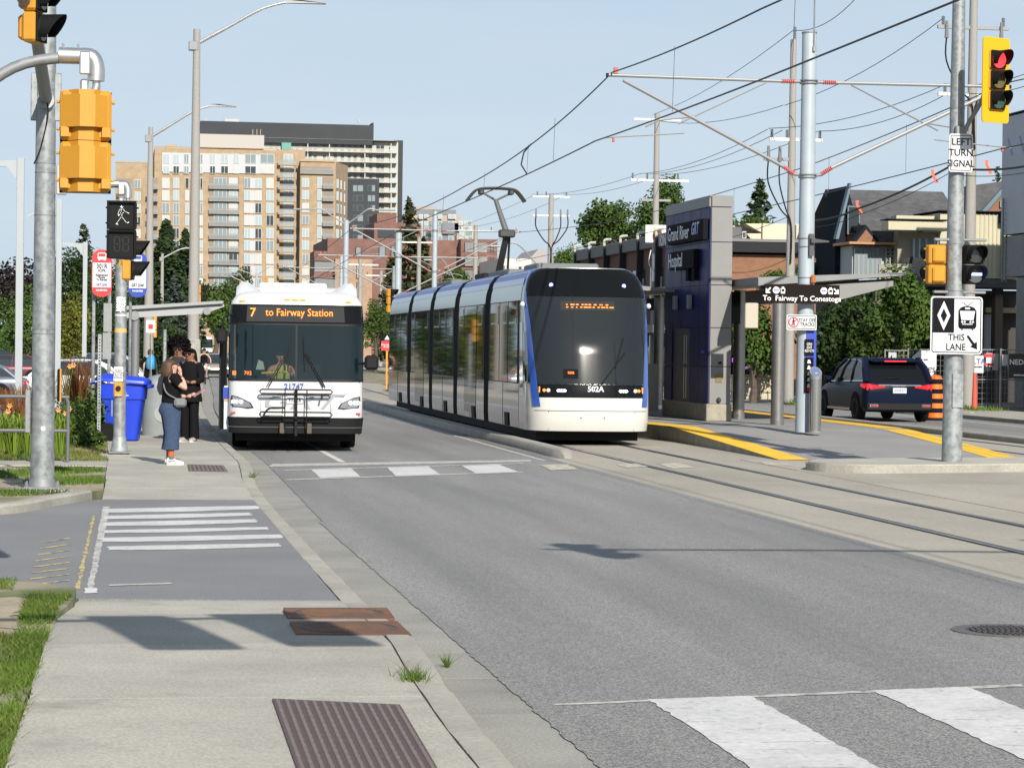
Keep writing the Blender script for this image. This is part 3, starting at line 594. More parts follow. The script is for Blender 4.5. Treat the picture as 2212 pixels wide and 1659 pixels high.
M().add([(x, -.0125, z) for x, z in D_] + [(x, -.0125, z) for x, z in I_], [(k, (k + 1) % 4, 4 + (k + 1) % 4, 4 + k) for k in range(4)]).obj('diamond', mSIGNW, t)
flat([(.03, -.02), (.06, -.06), (.33, -.06), (.36, -.02), (.36, .26), (.32, .31), (.26, .335), (.13, .335), (.07, .31), (.03, .26)], -.007, mSIGNK, t, 'tram_symbol')
flat([(.055, .255), (.335, .255), (.305, .095), (.085, .095)], -.0095, mSIGNW, t, 'tram_window'); flat([(.15, .285), (.24, .285), (.24, .315), (.15, .315)], -.0095, mSIGNW, t, 'tram_sign')
for x in (.1, .145, .25, .295): flat([(x + .02 * math.cos(a * PI / 4), .062 + .02 * math.sin(a * PI / 4)) for a in range(8)], -.0095, mSIGNW, t, 'tram_lamp')
flat([(.1, .015), (.29, .015), (.29, .03), (.1, .03)], -.0095, mSIGNW, t, 'tram_bumper')
for x in (.09, .28): flat([(x, -.085), (x + .022, -.085), (x + .022, -.055), (x, -.055)], -.007, mSIGNK, t, 'tram_wheel')
flat([(.09, .4), (.3, .4), (.3, .385), (.28, .398), (.11, .398), (.09, .385)], -.007, mSIGNK, t, 'tram_pantograph')
flat([(.115, .39), (.13, .39), (.195, .345), (.26, .39), (.275, .39), (.2, .333), (.19, .333)], -.007, mSIGNK, t, 'tram_pantograph')
text(t, 'THIS', (-.0, -.009, -.215), .165, mTEXTK, bold=.002, sx=.9); text(t, 'LANE', (-.01, -.009, -.385), .165, mTEXTK, bold=.002, sx=.9)
flat([(.185, -.19), (.215, -.165), (.33, -.31), (.375, -.28), (.38, -.42), (.25, -.37), (.29, -.34)], -.007, mSIGNK, t, 'arrow')
# --- signals behind the camera whose shadows fall on the pavement and the road
p = T('signal_pole', 'tall signal pole just behind the viewer at the near corner', 'pole', (-2.7, 9.5, .13)); M().cyl((0, 0, 0), (0, 0, 7), .15, .1, 16).obj('shaft', mGALV, p, smooth=True); M().tube([(0, 0, 4.4), (2.6, .35, 4.95), (5.2, .5, 5.15)], [.07, .06, .05], 10).obj('mast_arm', mGALV2, p, smooth=True)
signal_head('three-light signal on the mast arm over the near pavement', (1.65, 9.85, 4.75), R_(180), [mLOFF] * 3, back=True); signal_head('three-light signal at the end of the near mast arm', (2.55, 9.92, 4.8), R_(180), [mLOFF] * 3, back=True)
p = T('signal_pole', 'tall signal pole right of the viewer at the near corner', 'pole', (12.0, 15.9, .0)); M().cyl((0, 0, 0), (0, 0, 7), .15, .1, 16).obj('shaft', mGALV, p, smooth=True); M().tube([(0, 0, 5.9), (-3, .1, 6.05), (-5.9, .1, 6.1)], [.07, .055, .05], 10).obj('mast_arm', mGALV2, p, smooth=True)
signal_head('three-light signal at the end of the mast arm over the road', (6.55, 15.9, 6.05), R_(90), [mLOFF] * 3)
# --- utility, lamp and sign posts
def lamp_post(label, px, py_top, Y, px_arm, py_arm, px_head, py_head, r0=.2, r1=.1, group='concrete street lamps', z0=.12, head_len=.8):
    b = at(px, 800, Y); top = at(px + (1 if px < 1000 else 0), py_top, Y); L0 = Vector((b.x, b.y, z0))
    t = T('street_lamp', label, 'street lamp', tuple(L0), 0, group); H = top.z - z0
    M().cyl((0, 0, 0), (0, 0, H), r0, r1, 14).obj('pole', mPOLEC, t, smooth=True)
    a = at(px, py_arm, Y) - L0; h = at(px_head, py_head, Y) - L0; q = a.lerp(h, .72); q.z += .12 * (h - a).length * .4
    M().tube(smooth_pts([(a.x, a.y, a.z), tuple(a.lerp(q, .5) + Vector((0, 0, .0))), tuple(q), (h.x, h.y, h.z)], 5), [.06] * 5 + [.05] * 5 + [.042] * 6, 8).obj('arm', mALU, t, smooth=True)
    M().box((a.x * .9, 0, a.z), (r1 * 2 + .08, r1 * 2 + .05, .3), .02).obj('arm_bracket', mGALV2, t)
    M().add([(h.x - .1, h.y - .07, h.z - .05), (h.x + head_len, h.y - .16, h.z - .03), (h.x + head_len, h.y + .16, h.z - .03), (h.x - .1, h.y + .07, h.z - .05), (h.x - .05, h.y - .05, h.z + .06), (h.x + head_len * .3, h.y - .15, h.z + .07), (h.x + head_len * .3, h.y + .15, h.z + .07), (h.x - .05, h.y + .05, h.z + .06), (h.x + head_len, h.y - .16, h.z), (h.x + head_len, h.y + .16, h.z)],
        [(0, 3, 2, 1), (4, 5, 6, 7), (5, 8, 9, 6), (0, 1, 8, 5, 4), (3, 7, 6, 9, 2), (1, 2, 9, 8), (0, 4, 7, 3)]).obj('lamp_head', mGALV2, t)
    return t
lamp_post('tall concrete street lamp nearest the bus, arm reaching out of the top', 417, 64, 86, 426, 100, 622, 5, .21, .115, head_len=1.25)
lamp_post('concrete street lamp behind the bus stop, arm over the apartment block', 320, 275, 112, 326, 300, 455, 229, .24, .1, head_len=1.1)
lamp_post('thin concrete street lamp among the spruces', 348, 548, 190, 350, 560, 402, 536, .2, .1, head_len=1.2)
p = at(418, 752, 86); M().box((0, 0, 1.1), (.44, .44, 2.2), .04).obj('lamp_plinth', mat('old_concrete', (.3, .29, .27), .9, var=.25, vs=4), loc=(p.x, p.y, 0), label='weathered concrete plinth round the foot of the nearest street lamp', cat='plinth')
def twin_lamp(label, px, py, Y, heads, r=.2, mt=None):
    b = at(px, 820, Y); t = T('twin_street_lamp', label, 'street lamp', (b.x, b.y, 0), 0, 'twin street lamps on the median'); top = at(px, py, Y).z
    M().cyl((0, 0, 0), (0, 0, top), r, r * .85, 14).obj('pole', mt or mPOLEB, t, smooth=True)
    for hx, hy in heads:
        h = at(hx, hy, Y) - Vector((b.x, b.y, 0)); M().tube(smooth_pts([(0, 0, top - .3), (h.x * .45, 0, top - .3 + (h.z - top + .3) * .62), (h.x * .75, 0, h.z + .05), (h.x, 0, h.z)], 4), .05, 6).obj('arm', mALU, t, smooth=True)
        M().box((h.x + (.6 if h.x > 0 else -.6), 0, h.z), (1.3, .3, .1), .04).obj('lamp_head', mALU, t)
    return t
twin_lamp('pale blue mast with two lamp arms in front of the brick block', 744, 476, 165, [(675, 453), (812, 454)])
twin_lamp('small twin-armed lamp behind the left roof hump of the bus', 552, 590, 330, [(500, 583), (590, 578)], .13); twin_lamp('small twin-armed lamp left of the bus roof', 532, 606, 250, [(478, 595), (512, 594)], .13)
def thin_lamp(label, px, Y, heads, top, mt=None):
    b = at(px, 820, Y); t = T('street_lamp', label, 'street lamp', (b.x, b.y, 0), 0, 'distant street lamps'); z = at(px, top, Y).z
    M().cyl((0, 0, 0), (0, 0, z), .13, .08, 8).obj('pole', mt or mPOLEC, t)
    for hx, hy in heads:
        h = at(hx, hy, Y) - Vector((b.x, b.y, 0)); M().tube(smooth_pts([(0, 0, z - .2), (h.x * .4, 0, (z + h.z) / 2 + .25), (h.x * .75, 0, h.z + .15), (h.x, 0, h.z)], 4), .05, 6).obj('arm', mALU, t); M().box((h.x + (.4 if h.x > 0 else -.4), 0, h.z), (.9, .3, .12), .04).obj('lamp_head', mALU, t)
    return t
thin_lamp('lamp with a long pale arm crossing behind the tram roof', 1215, 150, [(1082, 532)], 640); thin_lamp('lamp with a bent arm by the spruce behind the tram tail', 985, 190, [(940, 562)], 612)
# white square car-park lamps
def lot_lamp(label, px, Y, w, top, arm, bot):
    b = at(px, bot, Y); t = T('car_park_lamp', label, 'lamp post', (b.x, b.y, 0), 0, 'white square car-park lamps'); z = at(px, top, Y).z; hw = w / 2 * Y / F
    M().b2((-hw, -hw, 0), (hw, hw, z), .01).obj('post', mWHITEP, t)
    if arm:
        h = at(arm[0], arm[1], Y) - b; M().prism([(-hw, z - .05), (h.x, h.z + b.z - .0), (h.x, h.z + b.z - .1), (-hw - .25, z - .22), (-hw, z - .55)], -.06, .06, 1).obj('arm', mWHITEP, t)
lot_lamp('white square lamp post nearest, left of the galvanised pole', 39, 66, 15.5, 342, (-60, 351), 915); lot_lamp('white square lamp post just right of the galvanised pole', 124, 82, 12, 430, (60, 465), 860); lot_lamp('white square lamp post with a full arm, left of the red bus sign', 181, 100, 9.5, 523, (132, 524), 850)
# ================================================================ VEHICLES
class Skin:                                   # a vehicle shell: s runs round the nose (metres from the centre line), z is height
    def __init__(k, hw, depth, n, ty, wf=lambda z: 1.):
        k.hw = hw; k.ty = ty; k.wf = wf; k.depth = depth; P = []
        for i in range(241):
            t = PI / 2 * i / 240; P.append((hw * math.sin(t) ** (2 / n), depth * (1 - math.cos(t) ** (2 / n))))
        k.P = P; k.S = [0.]
        for a, b in zip(P, P[1:]): k.S.append(k.S[-1] + math.hypot(b[0] - a[0], b[1] - a[1]))
        k.sc = k.S[-1]
    def plan(k, s):
        a = abs(s); g = 1 if s >= 0 else -1
        if a >= k.sc: return g * k.hw, k.depth + a - k.sc, True
        i = np.searchsorted(k.S, a); i = max(1, i); f = (a - k.S[i - 1]) / max(1e-9, k.S[i] - k.S[i - 1]); p, q = k.P[i - 1], k.P[i]
        return g * (p[0] + (q[0] - p[0]) * f), p[1] + (q[1] - p[1]) * f, False
    def pos(k, s, z, o=0.):
        x, y, side = k.plan(s); w = k.wf(z); fade = max(0., 1 - max(0, y - .0) / (k.depth + 1.2)); yy = y + k.ty(z) * fade
        if o:
            x1, y1, _ = k.plan(s + .01); x0, y0, _ = k.plan(s - .01); nx, ny = (y1 - y0), -(x1 - x0); l = math.hypot(nx, ny) or 1
            return Vector((x * w + nx / l * o, yy + ny / l * o, z))
        return Vector((x * w, yy, z))
    def grid(k, ss, zz, o=0., skip=None, m=None, rim=0.):
        m = m or M(); n = len(ss); v = []
        for z in zz:
            for s in ss: v.append(k.pos(s(z) if callable(s) else s, z, o))
        f = [(i * n + j, i * n + j + 1, (i + 1) * n + j + 1, (i + 1) * n + j) for i in range(len(zz) - 1) for j in range(n - 1) if not (skip and skip(.5 * (ss[j] + ss[j + 1]), .5 * (zz[i] + zz[i + 1])))]
        if rim:
            bd = list(range(n)) + [i * n + n - 1 for i in range(1, len(zz))] + list(range(len(zz) * n - 2, (len(zz) - 1) * n - 1, -1)) + [i * n for i in range(len(zz) - 2, 0, -1)]
            b0 = len(v); v += [k.pos((ss[q % n](zz[q // n]) if callable(ss[q % n]) else ss[q % n]), zz[q // n], o - rim) for q in bd]; nb = len(bd)
            f += [(bd[q], bd[(q + 1) % nb], b0 + (q + 1) % nb, b0 + q) for q in range(nb)]
        return m.add(v, f)
def lin(a, b, n): return [a + (b - a) * i / n for i in range(n + 1)]
def wheel(parent, c, r, w, rim, side=1, spokes=10):
    t = M().loft([[(c[0] + dx * w / 2, c[1] + rr * r * math.cos(2 * PI * k / 28), c[2] + rr * r * math.sin(2 * PI * k / 28)) for k in range(28)] for dx, rr in ((-1, .62), (-1, .93), (-.7, 1), (.7, 1), (1, .93), (1, .62))]).obj('wheel', mRUB, parent, smooth=True)
    xo = c[0] + side * w / 2
    M().loft([[(xo + dx, c[1] + rr * r * math.cos(2 * PI * k / 24), c[2] + rr * r * math.sin(2 * PI * k / 24)) for k in range(24)] for dx, rr in ((side * -.01, .64), (side * .004, .62), (side * -.02, .55))], False).obj('rim', rim, t, smooth=True)
    m = M()
    for k in range(spokes):
        a = 2 * PI * k / spokes; ca, sa = math.cos(a), math.sin(a); pts = []
        for rr, h in ((.1, .07), (.57, .05)):
            for g in (-1, 1): pts.append((c[1] + rr * r * ca - g * h * r * sa, c[2] + rr * r * sa + g * h * r * ca))
        m.prism([pts[0], pts[1], pts[3], pts[2]], xo - side * .03, xo - side * .008, 0)
    m.lathe([(.001, 0)], (0, 0, -9), 3) if False else None
    m.obj('spokes', rim, t); return t
# ---------------------------------------------------------------- city bus
mBUSW = mat('bus_white', (.56, .57, .585), .28, coat=.4, var=.02, vs=2); mBUSG = mat('bus_glass', (.008, .022, .026), .03, spec=.85, alpha=.55); mBUSK = mat('bus_black_trim', (.011, .012, .013), .5, spec=.2)
mBGLOSS = mat('bus_black_gloss', (.007, .008, .009), .1, spec=.12); mLAMP = mat('headlamp_lit', (.8, .8, .9), .3, emit=(.85, .9, 1), es=2.4); mLGREY = mat('lamp_grey', (.28, .29, .31), .2, .5)
mAMB = mat('amber_marker', (.8, .25, .03), .4, emit=(1, .3, .04), es=.35); mBLUEB = mat('transit_blue', (.03, .06, .35), .35); mGOLD = mat('gold_stripe', (.55, .33, .1), .4)
def make_bus(label, loc, rz=0., detail=True, route=('7', 'to Fairway Station'), group=None):
    t = T('city_bus', label, 'bus', loc, rz, group); L = 12.0
    ty = lambda z: lerp(z, [(.3, .05), (.7, 0), (1.37, .02), (2.45, .16), (2.85, .2), (3.0, .3), (3.08, .55)]); wf = lambda z: lerp(z, [(.3, .97), (.7, 1), (2.5, 1), (2.86, .975), (3.0, .9), (3.08, .78)])
    k = Skin(1.285, .42, 4.6, ty, wf); sc = k.sc
    ss = [-(sc + x) for x in (11.4, 9, 6, 3, .6, .3)] + lin(-sc, sc, 26) + [sc + x for x in (.3, .6, 3, 6, 9, 11.4)]
    zz = [.66, .8, 1.0, 1.2, 1.37, 1.7, 2.1, 2.44, 2.6, 2.84, 2.9, 2.96, 3.02, 3.06, 3.08]
    k.grid(ss, zz, 0, lambda s, z: 1.37 < z < 2.44 and abs(s) < sc - .02).obj('body', mBUSW, t, smooth=True)
    M().add([k.pos(s, 3.08) for s in ss], [tuple(range(len(ss)))]).obj('roof', mBUSW, t)
    k.grid(ss[6:-6], [.36, .42, .5, .6, .665], .025, rim=.06).obj('front_bumper', mBUSK, t, smooth=True)
    k.grid(ss[6:-6], [.47, .485], .032, rim=.02).obj('bumper_line', mat('bumper_sheen', (.1, .1, .1), .25), t)
    for g in (-1, 1):
        k.grid([g * (sc + x) for x in (0, 3, 6, 9, 11.4)], [.32, .66], -.01).obj('side_skirt', mBUSW, t)
        k.grid([g * (sc + .15), g * (sc + 11.2)], [1.32, 2.5], .008, rim=.01).obj('side_window_band', mDGLASS, t)
        for y in (1.5, 3.1, 4.7, 6.3, 7.9, 9.5): k.grid([g * (sc + y), g * (sc + y + .06)], [1.32, 2.5], .014, rim=.01).obj('window_pillar', mBUSK, t)
        k.grid([g * (sc + .1), g * (sc + 11.3)], [.8, 1.02], .006).obj('side_stripe', mBLUEB, t)
        a, b = (-.012, sc - .03) if g > 0 else (-(sc - .03), -.012)
        a = .014 if g > 0 else a; k.grid(lin(a, b, 12) if g > 0 else lin(a, -.014, 12), lin(1.4, 2.43, 5), .012, rim=.02).obj('windscreen_pane', mBUSG, t, smooth=True)
        for y in (2.0, 9.2): wheel(t, (g * 1.08, y + .6, .48), .48, .29, mLGREY, g, 8)
    k.grid(lin(-.02, .02, 1), lin(1.38, 2.45, 4), .02, rim=.03).obj('centre_pillar', mBUSK, t)
    for z0, z1 in ((1.355, 1.4), (2.425, 2.46)): k.grid(lin(-sc + .02, sc - .02, 20), [z0, z1], .016, rim=.03).obj('windscreen_gasket', mBUSK, t, smooth=True)
    k.grid(lin(-sc + .04, sc - .04, 22), lin(2.46, 2.82, 3), .012, rim=.02).obj('sign_glass', mBGLOSS, t, smooth=True)
    k.grid(lin(-.96, .92, 8), [2.49, 2.79], .018).obj('sign_display', mat('display_grey', (.035, .04, .042), .7, spec=.1), t)
    text(t, route[0], (-.84, .145, 2.655), .235, mLED, bold=.001, align='CENTER'); text(t, route[1], (.05, .145, 2.665), .2, mLED, sx=.86, bold=.0, sp=1.02)
    for x in (-1.08, -.2, -.04, .12, 1.02):
        z = 2.88 if abs(x) > .5 else 2.915; q = k.pos(x, z, .004); M().box(q, (.11, .05, .035), .008).obj('marker_light', mAMB, t)
    # rooftop
    M().b2((-.72, .75, 3.02), (.58, 2.6, 3.25), .03).obj('roof_unit', mWHITE, t)
    for g, x0_, x1_ in ((-1, -1.16, -.74), (1, .6, 1.06)):
        rg = []
        for y in (.6, .85, 2.4, 2.8): 
            h = .0 if y in (.6, 2.8) else .22; rg.append([(g * 1.18, y, 2.9), (g * 1.16, y, 2.98 + h * .8), (g * 1.06, y, 3.04 + h), (g * .92, y, 3.04 + h * .95), (g * .62, y, 3.05), (g * .62, y, 2.95)])
        M().loft(rg).obj('roof_shroud', mBUSW, t, smooth=True)
    M().b2((-1.1, 3.2, 3.03), (1.1, 6.4, 3.2), .05).obj('rear_roof_pod', mBUSW, t); M().b2((-1.26, 11.2, .5), (1.26, 11.9, 3.0), .1).obj('rear', mBUSW, t)
    for g, z, x0_, x1_, zz_ in ((-1, 2.2, -1.53, -1.31, .28), (1, 1.73, 1.3, 1.57, .28)):
        m_ = M().b2((x0_, -.12, z - zz_ / 2), (x1_, .06, z + zz_ / 2), .05).obj('mirror', mBLACK, t)
        M().tube(smooth_pts([(g * 1.2, .3, z - .02 if g > 0 else 2.62), (g * 1.38, .02, z + (.0 if g > 0 else .36)), (g * 1.42, .0, z + .12)], 4), .022, 6).obj('mirror_arm', mBLACK, m_)
    if not detail: return t
    for g in (-1, 1):
        # swept headlamp: outer edge tall, inner edge low
        outl = [(.80, .845), (.92, .83), (1.21, .86), (1.245, 1.0), (1.235, 1.075), (1.1, 1.05), (.86, .94)]
        v = [k.pos(g * s, z, .02) for s, z in outl]; c_ = sum(v, Vector()) / len(v)
        h = M().add(v + [k.pos(g * s, z, -.01) for s, z in outl], [tuple(range(7))] + [(i, (i + 1) % 7, 7 + (i + 1) % 7, 7 + i) for i in range(7)]).obj('headlamp', mBUSK, t)
        v2 = [c_ + (p - c_) * .86 + Vector((0, -.006, 0)) for p in v]; M().add(v2, [tuple(range(7))]).obj('reflector', mLGREY, h)
        for s in (1.04, 1.13, 1.19): M().ball(k.pos(g * s, .955, .03), (.035, .02, .035), 8, 5).obj('lamp', mLAMP, h)
        q = k.pos(g * 1.2, .745, .01); M().box(q, (.09, .03, .035), .006).obj('reflector_tab', mat('red_reflector', (.45, .06, .05), .4), t)
        k.grid([g * .66, g * .67], [.7, .95], .006).obj('panel_seam', mLGREY, t)
    # wipers
    for g in (-1, 1):
        a, b, c_ = k.pos(g * .52, 1.25, .05), k.pos(g * .14, 1.92, .05), k.pos(g * .13, 2.2, .035)
        w_ = M().tube([a, b], .012, 5).tube([k.pos(g * .56, 1.25, .04), k.pos(g * .19, 1.9, .04)], .009, 5).obj('wiper', mBLACK, t); M().tube([k.pos(g * .16, 1.55, .03), c_], .012, 5).obj('wiper_blade', mBLACK, w_)
    # bicycle rack folded on the front
    def rack_loop(z0, z1, y, nm):
        P = [(-.66, z1), (.66, z1), (.69, (z0 + z1) / 2), (.66, z0), (-.66, z0), (-.69, (z0 + z1) / 2), (-.66, z1)]
        return M().tube([(x, y, z) for x, z in P], .016, 6).obj(nm, mBLACK, rk)
    rk = M().b2((-.02, -.1, .32), (.03, -.06, 1.22)).obj('bike_rack', mBLACK, t)
    rack_loop(1.12, 1.2, -.17, 'rack_tray'); rack_loop(.68, .77, -.2, 'rack_tray')
    for x in (-.21, .205): M().tube([(x, -.17, 1.2), (x, -.2, .68), (x, -.1, .42)], .012, 5).obj('rack_post', mBLACK, rk)
    for x, z in ((-.45, 1.16), (.45, 1.16), (-.42, .725), (.42, .725)): M().b2((x - .22, -.19, z - .012), (x + .22, -.18, z + .012)).obj('rack_label', mat('rack_label', (.6, .6, .58), .5), rk)
    M().tube(smooth_pts([(-.62, -.19, .7), (-.5, -.22, .84), (-.2, -.22, .85)], 4), .02, 5).tube([(.5, -.19, 1.12), (.48, -.2, 1.02)], .02, 5).obj('wheel_hook', mBLACK, rk)
    for x in (-.26, .26): M().b2((x - .045, -.12, .36), (x + .045, -.02, .56), .01).obj('tow_eye', mat('grimy_metal', (.09, .07, .05), .7), t)
    pl_ = M().box((-.02, -.008, 1.0), (.3, .012, .15), .01).obj('number_plate', mSIGNW, t); text(pl_, '932 2B', (-.02, -.018, .995), .1, mTEXTK, sx=.85)
    text(t, '21747', (-.04, -.004, 1.255), .15, mTEXTB, bold=.003); text(t, 'GRT', (.0, -.004, .955), .43, mat('logo_grey', (.3, .31, .33), .4), shear=.45, sx=1.75, bold=.0)
    text(t, 'NEW FLYER', (.83, .03, .79), .035, mLGREY)
    M().b2((-1.15, .5, .2), (1.15, 11, .52)).obj('underbody_shade', mBLACK, t)  # black box under the floor, added to deepen the dark beneath the bus
    # inside
    M().b2((-1.2, .35, .5), (1.2, 11, .95)).obj('floor', mBUSK, t); M().b2((-1.1, .35, .95), (1.1, .62, 1.36), .05).obj('dashboard', mat('dash', (.05, .055, .06), .6), t); M().b2((-1.15, 3.0, .9), (1.15, 3.05, 2.6)).obj('bulkhead', mat('interior_grey', (.035, .05, .055), .8), t)
    M().tube([(-.66, .5, 1.5), (-.16, .5, 1.53)], .02, 6).obj('yellow_rail', mat('yellow_rail', (.8, .7, .05), .4), t); text(t, '702', (-.92, .155, 1.5), .1, mLED, bold=.002); M().box((-1.18, .27, 1.5), (.07, .01, .08)).obj('warning_square', mLED, t)
    M().prism([(-.77, 1.57), (-.6, 1.57), (-.63, 1.72), (-.72, 1.76)], .2, .21, 1).obj('paper_notice', mat('pale_green_paper', (.45, .6, .52), .7), t)
    st = M().box((.28, 1.35, 1.3), (.5, .12, .8), .04).obj('driver_seat', mBUSK, t); M().tube([(.24 + .2 * math.cos(a * PI / 8), .72 - .06 * math.sin(a * PI / 8), 1.42 + .12 * math.sin(a * PI / 8)) for a in range(17)], .014, 5).obj('steering_wheel', mBUSK, t)
    # front door folded open on the kerb side
    d_ = M().b2((-1.45, .42, .42), (-1.33, .5, 2.25), .01).obj('door_leaf', mBGLOSS, t); M().b2((-1.47, .4, .4), (-1.44, .52, 2.27)).b2((-1.34, .4, .4), (-1.32, .52, 2.27)).obj('door_frame', mBUSK, d_)
    M().b2((-1.37, .36, .42), (-1.29, .46, 1.25)).obj('door_pillar', mat('door_pillar_pale', (.55, .62, .66), .4), t); M().b2((-1.39, .345, 1.0), (-1.28, .355, 1.22)).obj('logo_panel', mBLUEB, t); M().b2((-1.375, .345, .955), (-1.285, .357, .995)).obj('gold_band', mGOLD, t)
    return t
bus = make_bus('white city bus at the kerb with 7 to Fairway Station on its sign', (3.45, 49.6, 0), R_(-3.2))
b2_ = at(447, 720, 440); make_bus('small distant white bus far down the street behind the lamp pole', (b2_.x - .3, b2_.y, 0), 0, False, ('', ''))
# ---------------------------------------------------------------- tram
mTWHITE = mat('tram_white', (.6, .595, .56), .22, coat=.5, var=.03, vs=1.5); mTBLUE = mat('tram_blue', (.03, .09, .38), .22, coat=.6); mTGL = mat('tram_windscreen', (.016, .02, .023), .035, spec=.3)
mTMIR = mat('tram_mirror_silver', (.42, .43, .44), .05, 1., bump=.012, bs=.5, stretch=(1, 1.2, .3)); mTSIL = mat('tram_silver_green', (.44, .5, .45), .2, .55, var=.08, vs=4, stretch=(1, 3, .4))
mTWIN = mat('tram_side_glass', (.006, .008, .009), .03, spec=.5, bump=.01, bs=.5, stretch=(1, 1.2, .3)); mTROOF = mat('tram_roof_blue', (.085, .14, .36), .35, 0., spec=.4)
tr = T('tram', 'blue, white and mirrored silver tram with number 502A at the platform', 'tram', (9.97, 53.6, 0), R_(-.4))
ty = lambda z: lerp(z, [(.25, .12), (.5, .02), (.8, 0), (1.05, .03), (1.31, .09), (2.2, .33), (3.15, .68), (3.5, .88), (3.76, 1.12)])
wf = lambda z: lerp(z, [(.25, .985), (.6, 1), (3.0, 1), (3.3, .975), (3.55, .92), (3.7, .84), (3.78, .7)])
k = Skin(1.325, .95, 3.1, ty, wf); sc = k.sc
pc = lambda z: lerp(z, [(.8, 1.19), (1.1, 1.24), (1.6, 1.31), (2.5, 1.42), (3.1, 1.56), (3.5, 1.8), (3.78, 2.05)])
sE = sc + .75
ss = lin(-sE, sE, 44)
k.grid(ss, [.3, .34, .45, .6, .73, .9, 1.05, 1.3], 0).obj('lower_nose', mTWHITE, tr, smooth=True)
k.grid(ss, [1.3, 1.6, 2.0, 2.4, 2.8, 3.1, 3.3, 3.5, 3.65, 3.75, 3.78], -.012).obj('cab_shell', mTSIL, tr, smooth=True)
M().add([k.pos(s, 3.77, -.012) for s in ss], [tuple(range(len(ss)))]).obj('cab_roof', mTROOF, tr)
k.grid(lin(-sE, sE, 40), [.3, .315], .004, rim=.3).obj('underside', mBLACK, tr)
def fz(f, n, sign=1): return [(lambda z, i=i: f(z) * (2 * i / n - 1)) for i in range(n + 1)]
k.grid(fz(lambda z: pc(z) - .05, 24), lin(1.31, 3.15, 9), .006, rim=.02).obj('windscreen', mTGL, tr, smooth=True)
k.grid(fz(lambda z: pc(z) - .05, 24), [3.16, 3.3, 3.5, 3.65, 3.74, 3.765], .008, rim=.02).obj('head_fascia', mBGLOSS, tr, smooth=True)
k.grid(fz(lambda z: pc(z) - .05, 24), lin(1.02, 1.3, 3), .008, rim=.02).obj('lamp_band', mBGLOSS, tr, smooth=True)
for z0, s_ in ((.735, 1.28), ): k.grid(lin(-s_, s_, 24), [z0, z0 + .012], .003).obj('panel_seam', mBLACK, tr)
for g in (-1, 1):
    k.grid([g * .93, g * .94], [.33, .735], .003).obj('panel_seam', mBLACK, tr)
    k.grid([(lambda z: g * (pc(z) - .07)), (lambda z: g * (pc(z) + .03)), (lambda z: g * (pc(z) + .13))], [.83, .9, 1.05, 1.3, 1.7, 2.1, 2.5, 2.9, 3.2, 3.4, 3.6, 3.7, 3.765], .016, rim=.03).obj('blue_pillar', mTBLUE, tr, smooth=True)
    k.grid([(lambda z: g * (pc(z) + .17)), g * 1.8, g * (sc + .1)], [1.34, 1.7, 2.1, 2.4], .0, rim=.01).obj('cab_side_window', mDGLASS, tr)
    k.grid([g * (sc + .12), g * (sc + .62)], [.35, 1.3, 2.6], .004, rim=.01).obj('cab_door', mTMIR, tr)
    for s, r, mt in ((.94, .045, mat('lamp_ring', (.5, .5, .5), .2, .7)), (1.03, .035, mAMB)):
        q = k.pos(g * s, 1.17, .012); d = disc(r, -.004, .012, 14); d.v = [(x + q.x, y + q.y, z + q.z) for x, y, z in d.v]; lo = d.obj('headlamp', mt, tr)
        if r > .04: d = disc(.024, -.018, .006, 10); d.v = [(x + q.x, y + q.y, z + q.z) for x, y, z in d.v]; d.obj('bulb', mLAMP, lo)
    for s in (.66, .72, .6): q = k.pos(g * s, 1.165, .02); M().ball(q, (.04, .02, .03), 8, 5).obj('led_lamp', mLAMP, tr)
    q = k.pos(g * 1.14, 1.18, .012); M().box(q, (.03, .02, .13), .004).obj('turn_light', mAMB, tr)
    q = k.pos(g * .83, 3.4, .012); d = disc(.042, 0, .012, 14); d.v = [(x + q.x, y + q.y, z + q.z) for x, y, z in d.v]; d.obj('blue_lamp', mBLUELED, tr)
    q = k.pos(g * 1.62, 2.98, .06); M().box(q, (.09, .14, .11), .03).obj('camera_pod', mWHITE, tr)
    for s in (.25,): q = k.pos(g * s, .6, .002); d = disc(.018, 0, .006, 10); d.v = [(x + q.x, y + q.y, z + q.z) for x, y, z in d.v]; d.obj('tow_plug', mLGREY, tr)
dsp = k.grid(lin(-.62, .55, 8), [2.86, 3.06], .012).obj('destination_display', mat('tram_display', (.035, .037, .037), .9, spec=.05), tr)
for zr in (2.985, 2.93):
    x = -.5; 
    while x < .44:
        w = random.choice((.03, .045, .06, .09)); q = k.pos(x + w / 2, zr, .02); M().box(q, (w, .008, .022), .004).obj('led_dash', mLED, tr); x += w + random.choice((.012, .02, .03, .06))
q = k.pos(0, 1.2, .02); text(tr, '502A', (.06, q.y - .005, 1.2), .16, mTEXTW, bold=.004); text(tr, 'BOMBARDIER', (.06, q.y - .005, 1.055), .05, mTEXTW, sp=1.15)
w_ = M().tube([k.pos(.2, 1.33, .05), k.pos(.72, 1.98, .05)], .016, 5).obj('wiper', mBLACK, tr); M().tube([k.pos(.5, 1.66, .035), k.pos(.7, 2.3, .03)], .012, 5).obj('wiper_blade', mBLACK, w_)
k.grid(lin(-.62, -.3, 2), [1.42, 1.62], .008).obj('cab_screen', mat('cab_display', (.012, .012, .013), .9, spec=.05), tr); text(tr, '5502', (-.46, k.pos(0, 1.52, .03).y, 1.54), .07, mLED)
